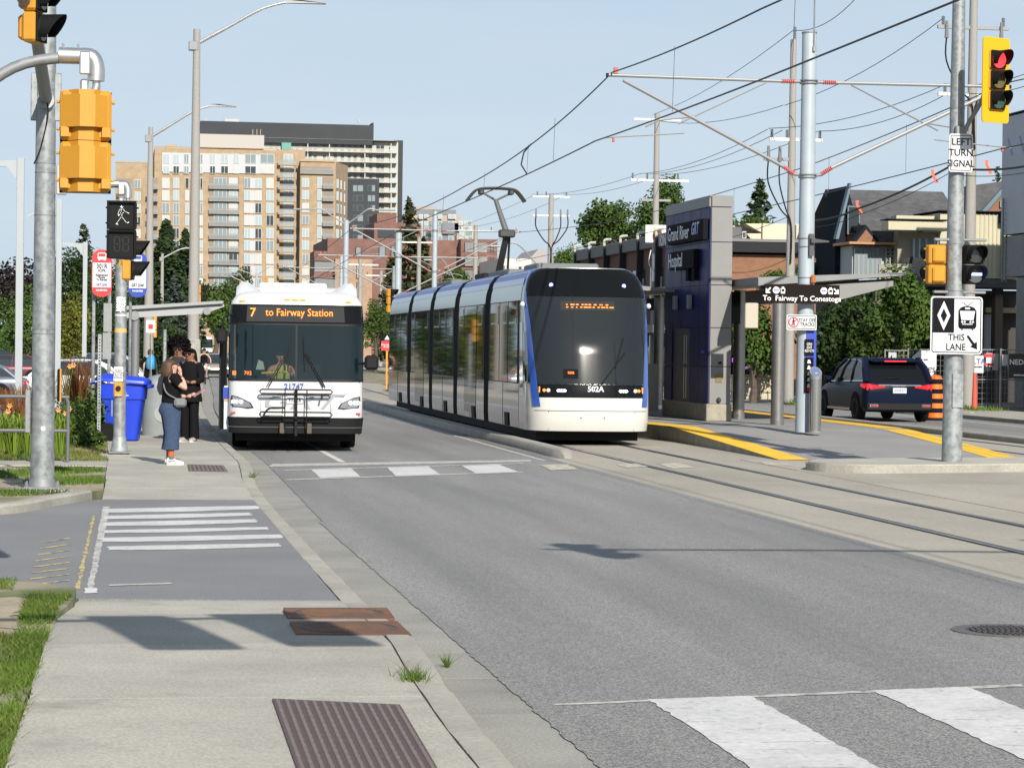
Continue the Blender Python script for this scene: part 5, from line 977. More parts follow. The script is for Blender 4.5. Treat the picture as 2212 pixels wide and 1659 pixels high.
# ---------------------------------------------------------------- utility poles and wires
def cross_arm(t, z, w, offx=0., ins=(), mt=None):
    a = M().b2((offx - w / 2, -.06, z - .06), (offx + w / 2, .06, z + .06)).obj('cross_arm', mt or mGALV2, t)
    for x in ins:
        m = M(); insul(m, (x, 0, z + .06), (x, 0, z + .38), .07); m.obj('insulator', mat('insulator_grey', (.16, .17, .18), .5), a)
def upole(label, px, top, Y, r0, r1, bot=860, lean=0.):
    b = at(px, bot, Y); z = at(px + 4, top, Y).z; t = T('utility_pole', label, 'utility pole', (b.x, b.y, 0), 0, 'concrete utility poles')
    M().cyl((0, 0, 0), (lean, 0, z), r0, r1, 12).obj('shaft', mPOLEC, t, smooth=True); return t, z, b
def drops(t, xs, z, r=.03):
    for x in xs: c_ = M().tube(smooth_pts([(x, -.1, z), (x, -.1, z - .9), (x * .5, -.15, z - 1.9), (.05 * (1 if x > 0 else -1), -.2, z - 2.5), (.05 * (1 if x > 0 else -1), -.22, z - 4)], 4), r, 5).obj('cable_drop', mBLACK, t); M().cyl((x, -.1, z - .1), (x, -.1, z + .5), .08, .05, 8).obj('surge_arrester', MATS['insulator_grey'], t)
tA, zA, bA = upole('concrete utility pole right behind the island signal pole', 2090, -120, 88, .24, .13)
z_ = at(2085, 60, 88).z; cross_arm(tA, z_, 2.6, 0, (-1.1, 1.1)); drops(tA, (-1.0, 1.0), z_ - .3); cross_arm(tA, at(2085, 205, 88).z, 1.9, -.3, (-1.0,), mWHITE)
tB, zB, bB = upole('concrete utility pole just left of the pale blue mast', 1703, 86, 97, .21, .12); cross_arm(tB, at(1703, 302, 97).z, 2.1, .15, (-.8, -.2, 1.1), mWHITE); z_ = at(1703, 345, 97).z; cross_arm(tB, z_, 1.2, -.5, ()); drops(tB, (-.95, -.5), z_, .03); m = M(); insul(m, (0.05, 0, zB), (.05, 0, zB + .5), .07); m.obj('insulator', MATS['insulator_grey'], tB)
tC, zC, bC = upole('concrete utility pole with a white sign box before the leafy tree', 1411, 246, 138, .23, .14); cross_arm(tC, at(1411, 259, 138).z, 2.6, 0, (), mWHITE); cross_arm(tC, at(1411, 390, 138).z, 3.2, .2, (-1.3, -.5, 1.2), mWHITE); cross_arm(tC, at(1411, 433, 138).z, 1.6, 0, ())
z_ = at(1415, 487, 138).z; z2_ = at(1415, 525, 138).z; bx = M().b2((-.62, -.35, z2_), (.75, -.25, z_)).obj('sign_box', mWHITE, tC); M().b2((-.2, -.36, z2_ + .2), (.2, -.35, z_ - .15)).obj('orange_print', mat('orange_print', (.7, .35, .15), .6, var=.9, vs=3), bx); M().cyl((.1, -.25, z2_ - 2.1), (.1, -.25, z2_ - .6), .3, n=14).ball((.35, -.3, z2_ - .85), .26, 10, 6).obj('cable_terminal', mWHITE, tC); M().tube(smooth_pts([(-.3, -.3, z2_ - .4), (-.4, -.4, z2_ - 1.2), (.1, -.45, z2_ - 1.7), (.5, -.4, z2_ - 1.2), (.45, -.35, z2_ - .8)], 5), .03, 6).obj('cable_loop', mWHITE, tC)
tD, zD, bD = upole('concrete utility pole with triple cable drops behind the tram', 1185, 420, 200, .28, .2); cross_arm(tD, at(1183, 425, 200).z, 2.9, 0, (-1.1, -.4, 1.2), mWHITE); z_ = at(1183, 466, 200).z; cross_arm(tD, z_, 2.9, 0, (), mWHITE); drops(tD, (-1.2, .75, 1.3), z_, .05)
for lab, px, top, Y in (('slim concrete pole beside the conifer behind the tram', 901, 512, 230), ('slim concrete pole left of the conifer', 775, 560, 230), ('short concrete pole behind the tram tail', 820, 585, 260), ('slim concrete pole in front of the brick block', 1023, 487, 230)):
    t_, z_, _ = upole(lab, px, top, Y, .26, .18); cross_arm(t_, z_ - .5, 3.2, 0, (-1.4, 1.4), mWHITE)
mWIRE = mat('wire_dark', (.035, .036, .038), .5, .3)
def wire(label, pts, r=.014, sag=0., name='overhead_wire', grp='overhead wires', n=10, mt=None):
    P = []
    for a, b in zip(pts, pts[1:]):
        a, b = Vector(a), Vector(b)
        for k in range(n): t_ = k / n; q = a.lerp(b, t_); q.z -= sag * 4 * t_ * (1 - t_); P.append(q)
    P.append(Vector(pts[-1])); return M().tube(P, r, 5).obj(name, mt or mWIRE, label=label, cat='wire', group=grp)
X = lambda Y: offT(Y)
wire('thick messenger wire over the near tram track', [(10.0, -10, 7.6), (10.0, 20, 7.3), (10.05, 40, 7.45), (10.5, 54.75, 7.98), (10.15, 63, 7.1), (10.2, 76, 6.8), (10.3, 92, 6.78), (12.0, 132, 8.1), (14.3, 200, 8.1)], .016, .06, 'messenger_wire')
wire('thick contact wire over the near tram track', [(10.0, -10, 6.35), (10.1, 40, 6.35), (10.15, 54.75, 6.5), (9.95, 68, 6.26), (10.2, 92, 6.3), (12.0, 132, 6.6), (14.3, 200, 6.6)], .016, .02, 'contact_wire')
wire('messenger wire over the far tram track', [(19.2, -10, 8.0), (19.2, 30, 7.6), (19.3, 54.75, 8.0), (19.4, 72, 7.3), (19.6, 100, 7.1), (20.5, 132, 8.0), (22.5, 200, 8.0)], .014, .05, 'messenger_wire')
wire('contact wire over the far tram track', [(19.2, -10, 6.5), (19.2, 54.75, 6.55), (19.4, 72, 6.42), (19.6, 100, 6.4), (20.5, 132, 6.5)], .014, .02, 'contact_wire')
for i, (Y, za, zb) in enumerate(((38, 7.4, 6.35), (46.5, 7.6, 6.4), (59.5, 7.4, 6.4), (63.4, 7.08, 6.35), (71, 6.88, 6.27), (80, 6.78, 6.28))): wire(('dropper over the near track close to the top edge', 'dropper over the near track between the mast bracket and the top edge', 'dropper just left of the mast bracket tip', 'dropper beside the curved jumper cable', 'dropper left of the jumper cable', 'dropper above the tram pantograph')[i], [(10.08, Y, za), (10.05, Y, zb)], .005, 0, 'dropper_wire', 'droppers of the near track', 1)
for i, (Y, za, zb) in enumerate(((62, 7.7, 6.5), (69, 7.4, 6.43), (80, 7.2, 6.4))): wire(('dropper over the far track right of the pale blue mast', 'dropper over the far track left of the pale blue mast', 'dropper over the far track above the pylon')[i], [(19.32, Y, za), (19.32, Y, zb)], .005, 0, 'dropper_wire', 'droppers of the far track', 1)
wire('curved jumper cable between the near messenger and contact wire', [(10.12, 63.2, 7.08), (10.0, 63.6, 6.9), (9.95, 63.7, 6.6), (10.05, 63.4, 6.35)], .018, 0, 'jumper_cable')
UW = [('top utility wire running off the upper edge', (1714, 66, 97), (1848, -2, 90), (2300, -240, 75)), ('top utility wire falling from the mast-side pole to the sign-box pole', (1714, 66, 97), (1411, 248, 138)),
      ('left utility wire between the two middle poles', (1658, 280, 97), (1382, 376, 138)), ('middle utility wire between the two middle poles', (1690, 282, 97), (1402, 377, 138)), ('right utility wire between the two middle poles', (1768, 284, 97), (1432, 378, 138)),
      ('upper wire from the cross arm to the right-hand utility pole', (1660, 278, 97), (2045, 182, 88), (2300, 120, 80)), ('lower wire from the cross arm to the right-hand utility pole', (1770, 284, 97), (2055, 198, 88), (2300, 150, 80)), ('high wire left of the mast to the insulators at the top right', (1695, 228, 97), (2040, 38, 88)),
      ('service wire between the mast-side pole and the sign-box pole', (1692, 228, 97), (1425, 262, 138)), ('wire from the sign-box pole down to the triple-drop pole', (1382, 376, 138), (1150, 420, 200)), ('second wire from the sign-box pole down to the triple-drop pole', (1430, 378, 138), (1216, 420, 200)), ('wire sinking from the triple-drop pole towards the conifer', (1150, 424, 200), (900, 515, 230)), ('wire from the triple-drop pole to the slim pole by the brick block', (1216, 424, 200), (1023, 490, 230)),
      ('communication wire low behind the pylon', (1700, 470, 97), (1420, 535, 138)), ('low service wire to the brown brick building', (1700, 560, 97), (1540, 580, 120))]
for lab, *pts in UW: wire(lab, [tuple(at(*p_)) for p_ in pts], .014, .35)
bw = [(1752, 477, 94), (1850, 452, 92), (2048, 362, 88), (2212, 360, 84), (2320, 358, 82)]
wire('thick twisted telephone bundle with orange flags', [tuple(at(*p_)) for p_ in bw], .04, .1, 'telephone_cable'); wire('thin wire just under the telephone bundle', [tuple(at(a, b + 14, c)) for a, b, c in bw], .014, .1)
for i, (px, py, Y, lab) in enumerate(((1852, 440, 92, 'orange flag on the telephone cable over the dark gable'), (2015, 373, 88.5, 'orange flag on the telephone cable left of the island pole'), (2132, 353, 86, 'orange flag on the telephone cable right of the island pole'))):
    a = at(px, py, Y); M().prism([(-.06, .1), (.06, .1), (.03, -.02), (.22, -.35), (.1, -.37), (-.05, -.05)], 0, .02, 1).obj('marker_flag', mat('flag_orange', (.8, .12, .06), .6), loc=tuple(a), label=lab, cat='flag', group='orange cable flags')
# ================================================================ BUILDINGS
class BL:
    def __init__(s, name, label, px, Y, cat='building', group=None):
        b = at(px, 760, Y); s.o = Vector((b.x, Y, 0)); s.Y = Y; s.t = T(name, label, cat, tuple(s.o), 0, group)
    def p(s, px, py, dy=0.): q = at(px, py, s.Y + dy) - s.o; return q
    def box(s, nm, mt, x0, x1, y0, y1, d0=0., d1=1., par=None, ground=False, b=0.):
        a = s.p(x0, y0); c = s.p(x1, y1); z0 = 0 if ground else c.z
        return M().b2((a.x, d0, z0), (c.x, d1, a.z), b).obj(nm, mt, par or s.t)
    def poly(s, nm, mt, pts, d0, d1, par=None):
        q = [(s.p(x, y).x, s.p(x, y).z) for x, y in pts]; return M().prism(q, d0, d1, 1).obj(nm, mt, par or s.t)
_wm = {}
def window(par, x, z, w, h, d, pane, frame, mull=1, nm='window'):
    key = (round(w, 2), round(h, 2), pane.name, frame.name, mull)
    if key not in _wm:
        t_ = min(.09, w * .1); m = M().b2((-w / 2, -.06, -h / 2), (w / 2, .05, h / 2)); me = bpy.data.meshes.new('window'); me.from_pydata(m.v, [], m.f); me.materials.append(frame); fix_normals(me)
        m = M(); n = mull + 1; cw = (w - t_ * (n + 1)) / n; mp_ = []
        for i in range(n):
            q = M().b2((-cw / 2, -.075, -h / 2 + t_), (cw / 2, -.055, h / 2 - t_)); mm = bpy.data.meshes.new('pane'); mm.from_pydata(q.v, [], q.f); mm.materials.append(pane); fix_normals(mm); mp_.append((mm, -w / 2 + t_ + cw / 2 + i * (cw + t_)))
        _wm[key] = (me, mp_)
    me, mp_ = _wm[key]; o = link(nm, me, None, par, (x, d, z))
    for mm, xx in mp_: link('pane', mm, None, o, (xx, 0, 0))
    return o
mTAN = brick_mat('tan_brick', (.35, .262, .17), (.325, .24, .155), (.33, .26, .18), 1., .6, .2); mTAN2 = mat('tan_trim', (.38, .3, .2), .85, var=.05, vs=.3); mWPAN = mat('white_cladding', (.42, .43, .45), .6); mWFR = mat('white_frame', (.5, .51, .52), .5)
mPANE = [mat('pane_pale', (.33, .4, .43), .12), mat('pane_mid', (.2, .25, .27), .08), mat('pane_dark', (.035, .045, .05), .06, spec=.8), mat('pane_curtain', (.42, .43, .42), .4)]  # pale panes carry reflected sky in their base colour; the last is curtain
mBALC = mat('balcony_grey', (.27, .265, .25), .7, var=.1, vs=.5); mRAILG = mat('balcony_rail', (.3, .31, .31), .4, .2, alpha=.45); mSHADE = mat('balcony_shade', (.24, .2, .16), .85); mDKP = mat('dark_panel', (.034, .038, .046), .8, var=.1, vs=.2); mCREAM = mat('cream_stucco', (.43, .42, .38), .8, var=.05, vs=.3)  # mSHADE: darkened tan, the balcony recess shade put into a flat colour
rp_ = lambda: random.choices(mPANE, (5, 3, 2, 3))[0]
def balcony(B, x0, x1, ytop, ybot, par=None, proj=1.2, rail=True):
    a, c = B.p(x0, ytop), B.p(x1, ybot); o = M().b2((a.x, -proj, c.z - .18), (c.x, .05, c.z)).obj('balcony', mBALC, par or B.t)
    if rail:
        M().b2((a.x, -proj, c.z + .02), (c.x, -proj + .05, c.z + 1.0)).obj('railing', mRAILG, o); M().b2((a.x, -proj - .02, c.z + 1.0), (c.x, -proj + .07, c.z + 1.07)).obj('handrail', mBALC, o)
    return o
# --- beige apartment block
B = BL('apartment_block', 'wide beige brick apartment block with white window bays and balconies', 500, 600)
B.box('wall', mTAN, 334, 601, 319, 700, 0, 22, ground=True); B.box('wall', mTAN, 250, 335, 352, 700, 3, 20, ground=True); B.box('wall', mTAN, 601, 656, 322, 700, 1.5, 24, ground=True); B.box('wall', mTAN, 648, 720, 349, 700, -2, 20, ground=True)
q = [B.p(720, 349), B.p(752, 352)]
M().loft([[(q[0].x, -1.9, 0), (q[0].x, -1.9, q[0].z - .05), (q[0].x, 20, q[0].z - .05), (q[0].x, 20, 0)], [(q[1].x + 1.2, 14, 0), (q[1].x + 1.2, 14, q[0].z - .05), (q[1].x + 1.2, 20, q[0].z - .05), (q[1].x + 1.2, 20, 0)]]).obj('side_wall', mTAN, B.t)
ph = B.box('penthouse', mat('penthouse_grey', (.4, .38, .36), .8), 426, 572, 287, 320, 3, 16); B.box('penthouse', mTAN2, 360, 383, 310, 321, 4, 12); B.box('parapet', mTAN2, 333, 602, 317, 322, -.3, 0.2); B.box('parapet', mTAN2, 249, 335, 346, 352, 2.7, 4); B.box('parapet', mTAN2, 646, 722, 346, 352, -2.3, -1.5)
B.box('roof_unit', mat('green_cooler', (.1, .3, .25), .6), 610, 630, 307, 322, 2, 6)
for x in (548, 557, 565): B.box('vent_pipe', mTAN2, x, x + 1.2, 276, 288, 5, 5.2)
top_panel = B.box('white_storeys', mWPAN, 350, 592, 330, 377, -.25, .1)
for r_, (ya, yb_) in enumerate(((333, 354), (359, 376))):
    for xa, xb in ((352, 366), (374, 387), (397, 408), (428, 438), (453, 465), (477, 493), (504, 516), (529, 553), (562, 592)):
        a, c = B.p(xa, ya), B.p(xb, yb_); window(top_panel, (a.x + c.x) / 2, (a.z + c.z) / 2, c.x - a.x, a.z - c.z, -.3, random.choice(mPANE[:2] if r_ == 0 else mPANE), mWFR, 1)
fl = [217.8 + .2532 * z for z in (705, 810, 917, 1022, 1132, 1238, 1350, 1452, 1559)]
for i, yc in enumerate(fl):
    for xa, xb, n_ in ((350, 366, 1), (374, 387, 1), (400, 408, 0), (427, 438, 1), (527, 565, 2), (575, 591, 1)):
        a, c = B.p(xa, yc - 11.5), B.p(xb, yc + 11.5)
        if n_ == 2:
            M().b2((a.x, -.15, c.z), (c.x, .05, a.z)).obj('white_bay', mWPAN, B.t)
            w_ = (c.x - a.x) * .38; window(B.t, a.x + w_ / 2, (a.z + c.z) / 2, w_, a.z - c.z, -.2, rp_(), mWFR, 1); window(B.t, c.x - w_ / 2, (a.z + c.z) / 2, w_, a.z - c.z, -.2, rp_(), mWFR, 1)
        else: window(B.t, (a.x + c.x) / 2, (a.z + c.z) / 2, c.x - a.x, a.z - c.z, -.12, rp_(), mWFR, n_)
    rec = B.box('balcony_shade_panel', mSHADE, 452, 517, yc - 15, yc + 12, -.06, .02); a, c = B.p(462, yc - 12), B.p(490, yc + 12); window(rec, (a.x + c.x) / 2, (a.z + c.z) / 2, c.x - a.x, a.z - c.z, -.1, mPANE[1], mWFR, 2, 'patio_door'); a, c = B.p(494, yc - 12), B.p(513, yc + 12); window(rec, (a.x + c.x) / 2, (a.z + c.z) / 2, c.x - a.x, a.z - c.z, -.1, rp_(), mWFR, 1, 'patio_door'); balcony(B, 451, 517, yc - 10, yc + 12, rec, .9)  # the recess is a flush darker panel painted as shade behind the slab
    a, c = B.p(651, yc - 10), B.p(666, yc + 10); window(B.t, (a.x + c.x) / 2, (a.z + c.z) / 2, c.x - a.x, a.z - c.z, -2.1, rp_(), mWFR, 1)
    a, c = B.p(684, yc - 12), B.p(694, yc + 12); window(B.t, (a.x + c.x) / 2, (a.z + c.z) / 2, c.x - a.x, a.z - c.z, -2.1, mPANE[0], mWFR, 0); r2_ = B.box('balcony_shade_panel', mSHADE, 695, 718, yc - 12, yc + 13, -2.06, -1.95); balcony(B, 695, 719, yc - 10, yc + 12, r2_, 3.0)
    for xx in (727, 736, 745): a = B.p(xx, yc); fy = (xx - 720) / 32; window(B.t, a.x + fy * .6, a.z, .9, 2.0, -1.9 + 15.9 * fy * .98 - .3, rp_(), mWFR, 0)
    r_ = B.box('balcony_shade_panel', mSHADE, 258, 285, yc - 12, yc + 12, 2.93, 3.02); balcony(B, 257, 286, yc - 10, yc + 12, r_, .6); a, c = B.p(291, yc - 10), B.p(304, yc + 10); window(B.t, (a.x + c.x) / 2, (a.z + c.z) / 2, c.x - a.x, a.z - c.z, 2.9, rp_(), mWFR, 1); r_ = B.box('balcony_shade_panel', mSHADE, 324, 340, yc - 12, yc + 12, -.06, .02); balcony(B, 322, 341, yc - 10, yc + 12, r_, 1.5)
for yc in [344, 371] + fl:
    r_ = B.box('balcony_shade_panel', mat('balcony_brick_shade', (.33, .24, .14), .85), 602, 637, yc - 13, yc + 13, 1.43, 1.52); a, c = B.p(613, yc - 12), B.p(634, yc + 12); window(r_, (a.x + c.x) / 2, (a.z + c.z) / 2, c.x - a.x, a.z - c.z, 1.4, rp_(), mWFR, 1, 'patio_door'); balcony(B, 600, 639, yc - 10, yc + 13, r_, 1.4)  # flush panel of darkened brick stands in for the shaded hollow
B.box('terrace_shade_panel', mSHADE, 649, 716, 361, 372, -2.1, -1.9); balcony(B, 647, 719, 362, 377, None, 2.6)  # terrace hollow is only a flat strip in the painted shade colour
# --- dark tower behind it
B = BL('dark_tower', 'tall charcoal tower with cream balcony front rising behind the beige block', 700, 770)
B.box('charcoal_crown', mDKP, 434, 808, 259, 312, 4, 24); a = B.p(808, 259); c = B.p(811, 312); B.box('charcoal_crown_side', mDKP, 808, 811, 262, 312, 6, 24)
B.box('wall', mCREAM, 560, 860, 297, 700, 6, 30, ground=True); B.box('charcoal_side', mDKP, 858, 872, 299, 700, 8, 34, ground=True)
B.box('roof_slab', mCREAM, 560, 863, 295, 303, 3.8, 30); B.box('roof_equipment', mWPAN, 487, 519, 252, 260, 8, 12); B.box('roof_vent', mCREAM, 445, 448, 253, 260, 8, 9); B.box('roof_vent', mCREAM, 779, 782, 254, 260, 8, 9)
for i in range(8):
    yb_ = 328 + 21.5 * i; a, c = B.p(570 if i < 3 else (750 if i < 4 else 815), yb_), B.p(861, yb_); M().b2((a.x, 3.9, c.z - .25), (c.x, 6.05, c.z)).obj('balcony', mCREAM, B.t)
    M().b2((a.x, 4.0, c.z), (c.x, 4.04, c.z + 1.05)).obj('railing', mat('tower_rail', (.5, .5, .47), .4, alpha=.45), B.t); q = B.p(846, yb_); M().b2((q.x, 3.95, c.z), (c.x, 4.1, c.z + 1.0)).obj('glass_railing', mat('tower_glass_rail', (.4, .45, .5), .2), B.t)
    for xx in (588, 600, 611, 622, 634, 645, 660, 673, 684, 704, 728, 743, 758, 771, 786, 805, 821, 830):
        if (i >= 3 and xx < 740) or (i >= 4 and xx < 815): continue
        q = B.p(xx, yb_); window(B.t, q.x, q.z + 1.35, .95 if xx < 815 else 1.1, 2.5 if random.random() < .4 else 1.9, 5.95, mPANE[2], mat('tower_frame', (.1, .1, .1), .5), 0)
    for xx in (667, 714, 791, 848):
        if (i >= 3 and xx < 740) or (i >= 4 and xx < 815): continue
        q = B.p(xx, yb_); M().b2((q.x - .15, 4.1, q.z), (q.x + .15, 4.4, q.z + 2.7)).obj('balcony_post', mCREAM, B.t)
blk = B.box('charcoal_block', mDKP, 748, 816, 385, 700, 1, 6.1, ground=True)
for i in range(6):
    yc = 407 + 21.5 * i
    for xa, xb in ((763, 772), (773, 785), (795, 803), (804, 811)):
        a, c = B.p(xa, yc - 7), B.p(xb, yc + 7); window(blk, (a.x + c.x) / 2, (a.z + c.z) / 2, c.x - a.x, a.z - c.z, .95, random.choice(mPANE[1:3]), MATS['tower_frame'], 0)
# --- red brick complex
mREDB = brick_mat('red_brick_far', (.185, .095, .075), (.165, .082, .066), (.2, .135, .115), 1., .5, .17); mBUFF = brick_mat('buff_brick_far', (.36, .24, .16), (.32, .21, .14), (.33, .25, .19), 1., .5, .17)
B = BL('brick_block', 'red brick apartment complex behind the tram masts', 880, 350)
B.box('wall', mREDB, 713, 1076, 512, 760, 4, 30, ground=True); B.box('wall', mREDB, 818, 920, 476, 520, 6, 22); B.box('wall', mREDB, 829, 872, 454, 480, 9, 20); B.box('lower_wall', mBUFF, 728, 806, 558, 760, 2.5, 6, ground=True); B.box('wall', mREDB, 1000, 1076, 515, 760, 2, 8, ground=True)
for x0_, x1_, y0_, y1_ in ((826, 863, 492, 510), (872, 907, 492, 510)): B.box('roof_opening', mPANE[2], x0_, x1_, y0_, y1_, 5.9, 6.1)
for xx, yy_, w_, h_ in ((780, 541, 12, 19), (780, 586, 12, 30), (780, 616, 12, 14), (832, 541, 14, 24), (858, 541, 14, 24)):
    a, c = B.p(xx - w_ / 2, yy_ - h_ / 2), B.p(xx + w_ / 2, yy_ + h_ / 2); window(B.t, (a.x + c.x) / 2, (a.z + c.z) / 2, c.x - a.x, a.z - c.z, 2.4 if yy_ > 560 else 3.9, random.choice(mPANE[:2]), mDKP, 0)
for yc in (532, 562, 592): B.box('balcony_shade_panel', mPANE[2], 1007, 1045, yc - 10, yc + 10, 1.95, 2.05); balcony(B, 1002, 1050, yc - 8, yc + 11, None, 1.3)  # flat dark panes stand for the shade inside the balconies
for xx in (1058, 1064, 1070): B.box('slot_window', mPANE[2], xx - 1.2, xx + 1.2, 527, 545, 1.95, 2.05); B.box('slot_window', mPANE[2], xx - 1.2, xx + 1.2, 556, 576, 1.95, 2.05)
for yc in (575, 612): B.box('balcony_shade_panel', mPANE[2], 684, 722, yc - 14, yc + 9, 3.9, 4.05); balcony(B, 678, 726, yc - 8, yc + 10, None, 1.5);  # same flat dark panes in place of shaded balcony hollows
B.box('corner_wing', mREDB, 684, 722, 540, 760, 4.1, 12, ground=True)
# --- grey and pink flats
B = BL('terraced_flats', 'grey and pink stepped flats behind the conifer', 955, 520)
mPINK = mat('pink_stucco', (.36, .295, .25), .85); mSLATE = mat('slate_panel', (.16, .18, .2), .7)
B.box('wall', mPINK, 893, 996, 462, 700, 3, 20, ground=True); B.box('mansard', mSLATE, 896, 990, 450, 463, 3.4, 18); B.box('roof_top', mPINK, 905, 948, 444, 452, 5, 12); B.box('wall', mSLATE, 905, 985, 476, 700, 2.6, 3.1, ground=True); B.box('wall', mPINK, 985, 1024, 479, 700, 2, 20, ground=True); B.box('wall', mSLATE, 958, 1000, 481, 505, 2, 3); B.box('wall', mPINK, 988, 1024, 503, 700, 1, 4, ground=True)
for yc in (467, 482, 494, 505, 516):
    for xx in (912, 924, 944, 954, 976, 984, 998, 1010, 1018):
        if yc < 475 and xx > 990: continue
        q = B.p(xx, yc); window(B.t, q.x, q.z, .85, .95, 2.5 if xx < 985 else (.95 if yc > 500 else 1.95), mPANE[random.choice((0, 1))], mWFR, 0)
    if yc > 475: balcony(B, 930, 942, yc - 3, yc + 5, None, 1.0)
B = BL('pale_hall', 'low pale building with a grey wing beyond the tram roof', 1135, 330)
B.box('wall', mat('pale_concrete', (.52, .5, .47), .85), 1080, 1145, 558, 760, 0, 20, ground=True); B.box('white_wall', mWPAN, 1088, 1150, 574, 760, -1, 1, ground=True); B.poly('grey_wing', mat('grey_pediment', (.33, .31, .31), .85), [(1145, 760), (1145, 560), (1166, 538), (1182, 538), (1182, 760)], 1, 15); B.box('window', mPANE[2], 1118, 1124, 577, 583, -1.05, -.9)
# --- low dark brown building along the far kerb (front runs down the street)
mDBRK = brick_mat('dark_brown_brick', (.12, .055, .042), (.1, .045, .036), (.12, .075, .06), 1., .24, .085)
t = T('brown_brick_shop', 'long low dark brown brick building with black fins behind the tram', 'building', (29.2, 128, 0)); mFIN = mat('black_fin', (.025, .027, .03), .8, spec=.15)
M().b2((0, 0, 0), (2.0, 35, 7.6)).obj('wall', mDBRK, t); M().b2((-.25, -.25, 7.6), (2.1, 35.2, 8.3), .05).obj('roof_band', mat('roof_band_grey', (.1, .1, .105), .6), t)
for i in range(7): M().b2((-.35, 4.2 + i * 5.0, .5), (0, 4.5 + i * 5.0, 8.1)).obj('fin', mFIN, t); M().tube(smooth_pts([(-.3, 4.35 + 5 * i, 8.2), (-.3, 4.35 + 5 * i, 8.55), (.1, 4.35 + 5 * i, 8.6)], 3), .08, 6).obj('fin_hook', mCREAM, t)
for i in range(14):
    for z in (2.2, 5.6): q = M().b2((-.05, 1.6 + i * 2.4, z - 1.0), (.1, 2.5 + i * 2.4, z + .9)).obj('window', mPANE[2], t); M().b2((-.08, 1.75 + i * 2.4, z - .95), (-.04, 2.1 + i * 2.4, z + .4)).obj('blind', mPANE[0], q)
M().b2((-2.6, -1, 2.9), (0, 33, 3.3)).obj('awning', mDGREY, t); M().b2((-.15, 0, 0), (0, 35, 2.2)).obj('shopfront', mPANE[2], t)
# --- orange-brown brick building behind the canopy
mOBRK = brick_mat('orange_brown_brick', (.24, .115, .06), (.2, .09, .045), (.2, .13, .09), 1., .26, .09)
B = BL('brick_hall', 'single-storey orange brown brick building with a dark roof edge and rooftop units', 1700, 126)
B.box('wall', mOBRK, 1560, 1836, 549, 800, 0, 18, ground=True); B.box('fascia', mFIN, 1556, 1840, 523, 550, -.4, 18); B.box('roof', mat('gravel_roof', (.2, .19, .19), .95), 1556, 1850, 512, 524, 1.5, 18)
u = B.box('rooftop_unit', mat('beige_unit', (.55, .48, .36), .6), 1680, 1760, 477, 521, 3, 6); B.poly('intake_hood', MATS['beige_unit'], [(1644, 477), (1682, 477), (1682, 498)], 3.2, 5.6); B.poly('intake_hood', MATS['beige_unit'], [(1646, 499), (1682, 499), (1682, 520), (1664, 520)], 3.2, 5.6); B.box('unit_grille', mDGREY, 1745, 1753, 480, 518, 2.95, 3.0)
for x0_, x1_, y0_, y1_ in ((1586, 1594, 486, 508), (1598, 1608, 484, 506), (1590, 1598, 497, 512), (1613, 1621, 497, 512), (1624, 1633, 496, 512), (1762, 1771, 486, 512)): v_ = B.box('condenser', mWPAN, x0_, x1_, y0_, y1_, 2, 3); B.box('condenser_fan', mDGREY, x0_ + 2, x1_ - 2, y0_ + 3, y1_ - 3, 1.95, 2.0, v_)
# --- old house with gables and the cream additions
mSHING = mat('slate_shingles', (.085, .085, .09), .9, var=.3, vs=2.6, var2=.15, vs2=.5, stretch=(1, 1, 3)); mTRIMB = mat('slate_blue_trim', (.1, .16, .2), .6); mDGAB = mat('dark_gable', (.014, .018, .026), .9, spec=.08); mSID = mat('cream_siding', (.46, .43, .31), .7, var=.03); mSTONE = mat('grey_stone', (.32, .29, .25), .9, var=.3, vs=2.2)
B = BL('gabled_house', 'old house with dark shingle gables and cream clapboard additions', 1980, 106)
R1 = [B.p(1839, 397), B.p(2052, 401), B.p(1862, 490), B.p(2090, 480), B.p(1811, 512)]
M().add([(R1[0].x, 4, R1[0].z), (R1[1].x + 1, 4, R1[0].z), (R1[3].x, 0, R1[2].z), (R1[2].x, 0, R1[2].z), (R1[0].x, 4.2, R1[0].z - .25), (R1[1].x + 1, 4.2, R1[0].z - .25), (R1[3].x, .2, R1[2].z - .25), (R1[2].x, .2, R1[2].z - .25)], [(0, 1, 2, 3), (7, 6, 5, 4), (0, 4, 5, 1), (1, 5, 6, 2), (2, 6, 7, 3), (3, 7, 4, 0)]).obj('roof', mSHING, B.t)
M().add([(R1[0].x, 4, R1[0].z), (R1[1].x, 4, R1[0].z), (R1[1].x, 9, R1[2].z - 1), (R1[0].x, 9, R1[2].z - 1)], [(0, 1, 2, 3)]).obj('roof_back', mSHING, B.t)
B.poly('gable_wall', mDGAB, [(1839, 400), (1812, 512), (1812, 800), (1864, 800), (1864, 492)], .6, 3.6); B.poly('gable_bargeboard', mTRIMB, [(1839, 395), (1843, 396), (1815, 516), (1808, 516)], .2, .6)
B.poly('gable_brick', mOBRK, [(1842, 440), (1836, 560), (1858, 560), (1858, 480)], .5, .62); a = B.p(1850, 475); window(B.t, a.x, a.z, .55, 1.2, .45, mPANE[2], mTRIMB, 0)
B.poly('roof', mSHING, [(2086, 403), (2166, 393), (2100, 470), (2086, 470)], -.6, .4); B.poly('gable_wall', mOBRK, [(2166, 400), (2098, 472), (2098, 620), (2190, 620), (2190, 400)], -.4, 3); B.poly('gable_bargeboard', mTRIMB, [(2166, 392), (2172, 398), (2106, 474), (2094, 474)], -.8, -.45); B.poly('attic_window', mPANE[1], [(2152, 450), (2152, 436), (2157, 430), (2164, 430), (2166, 450)], -.5, -.38)
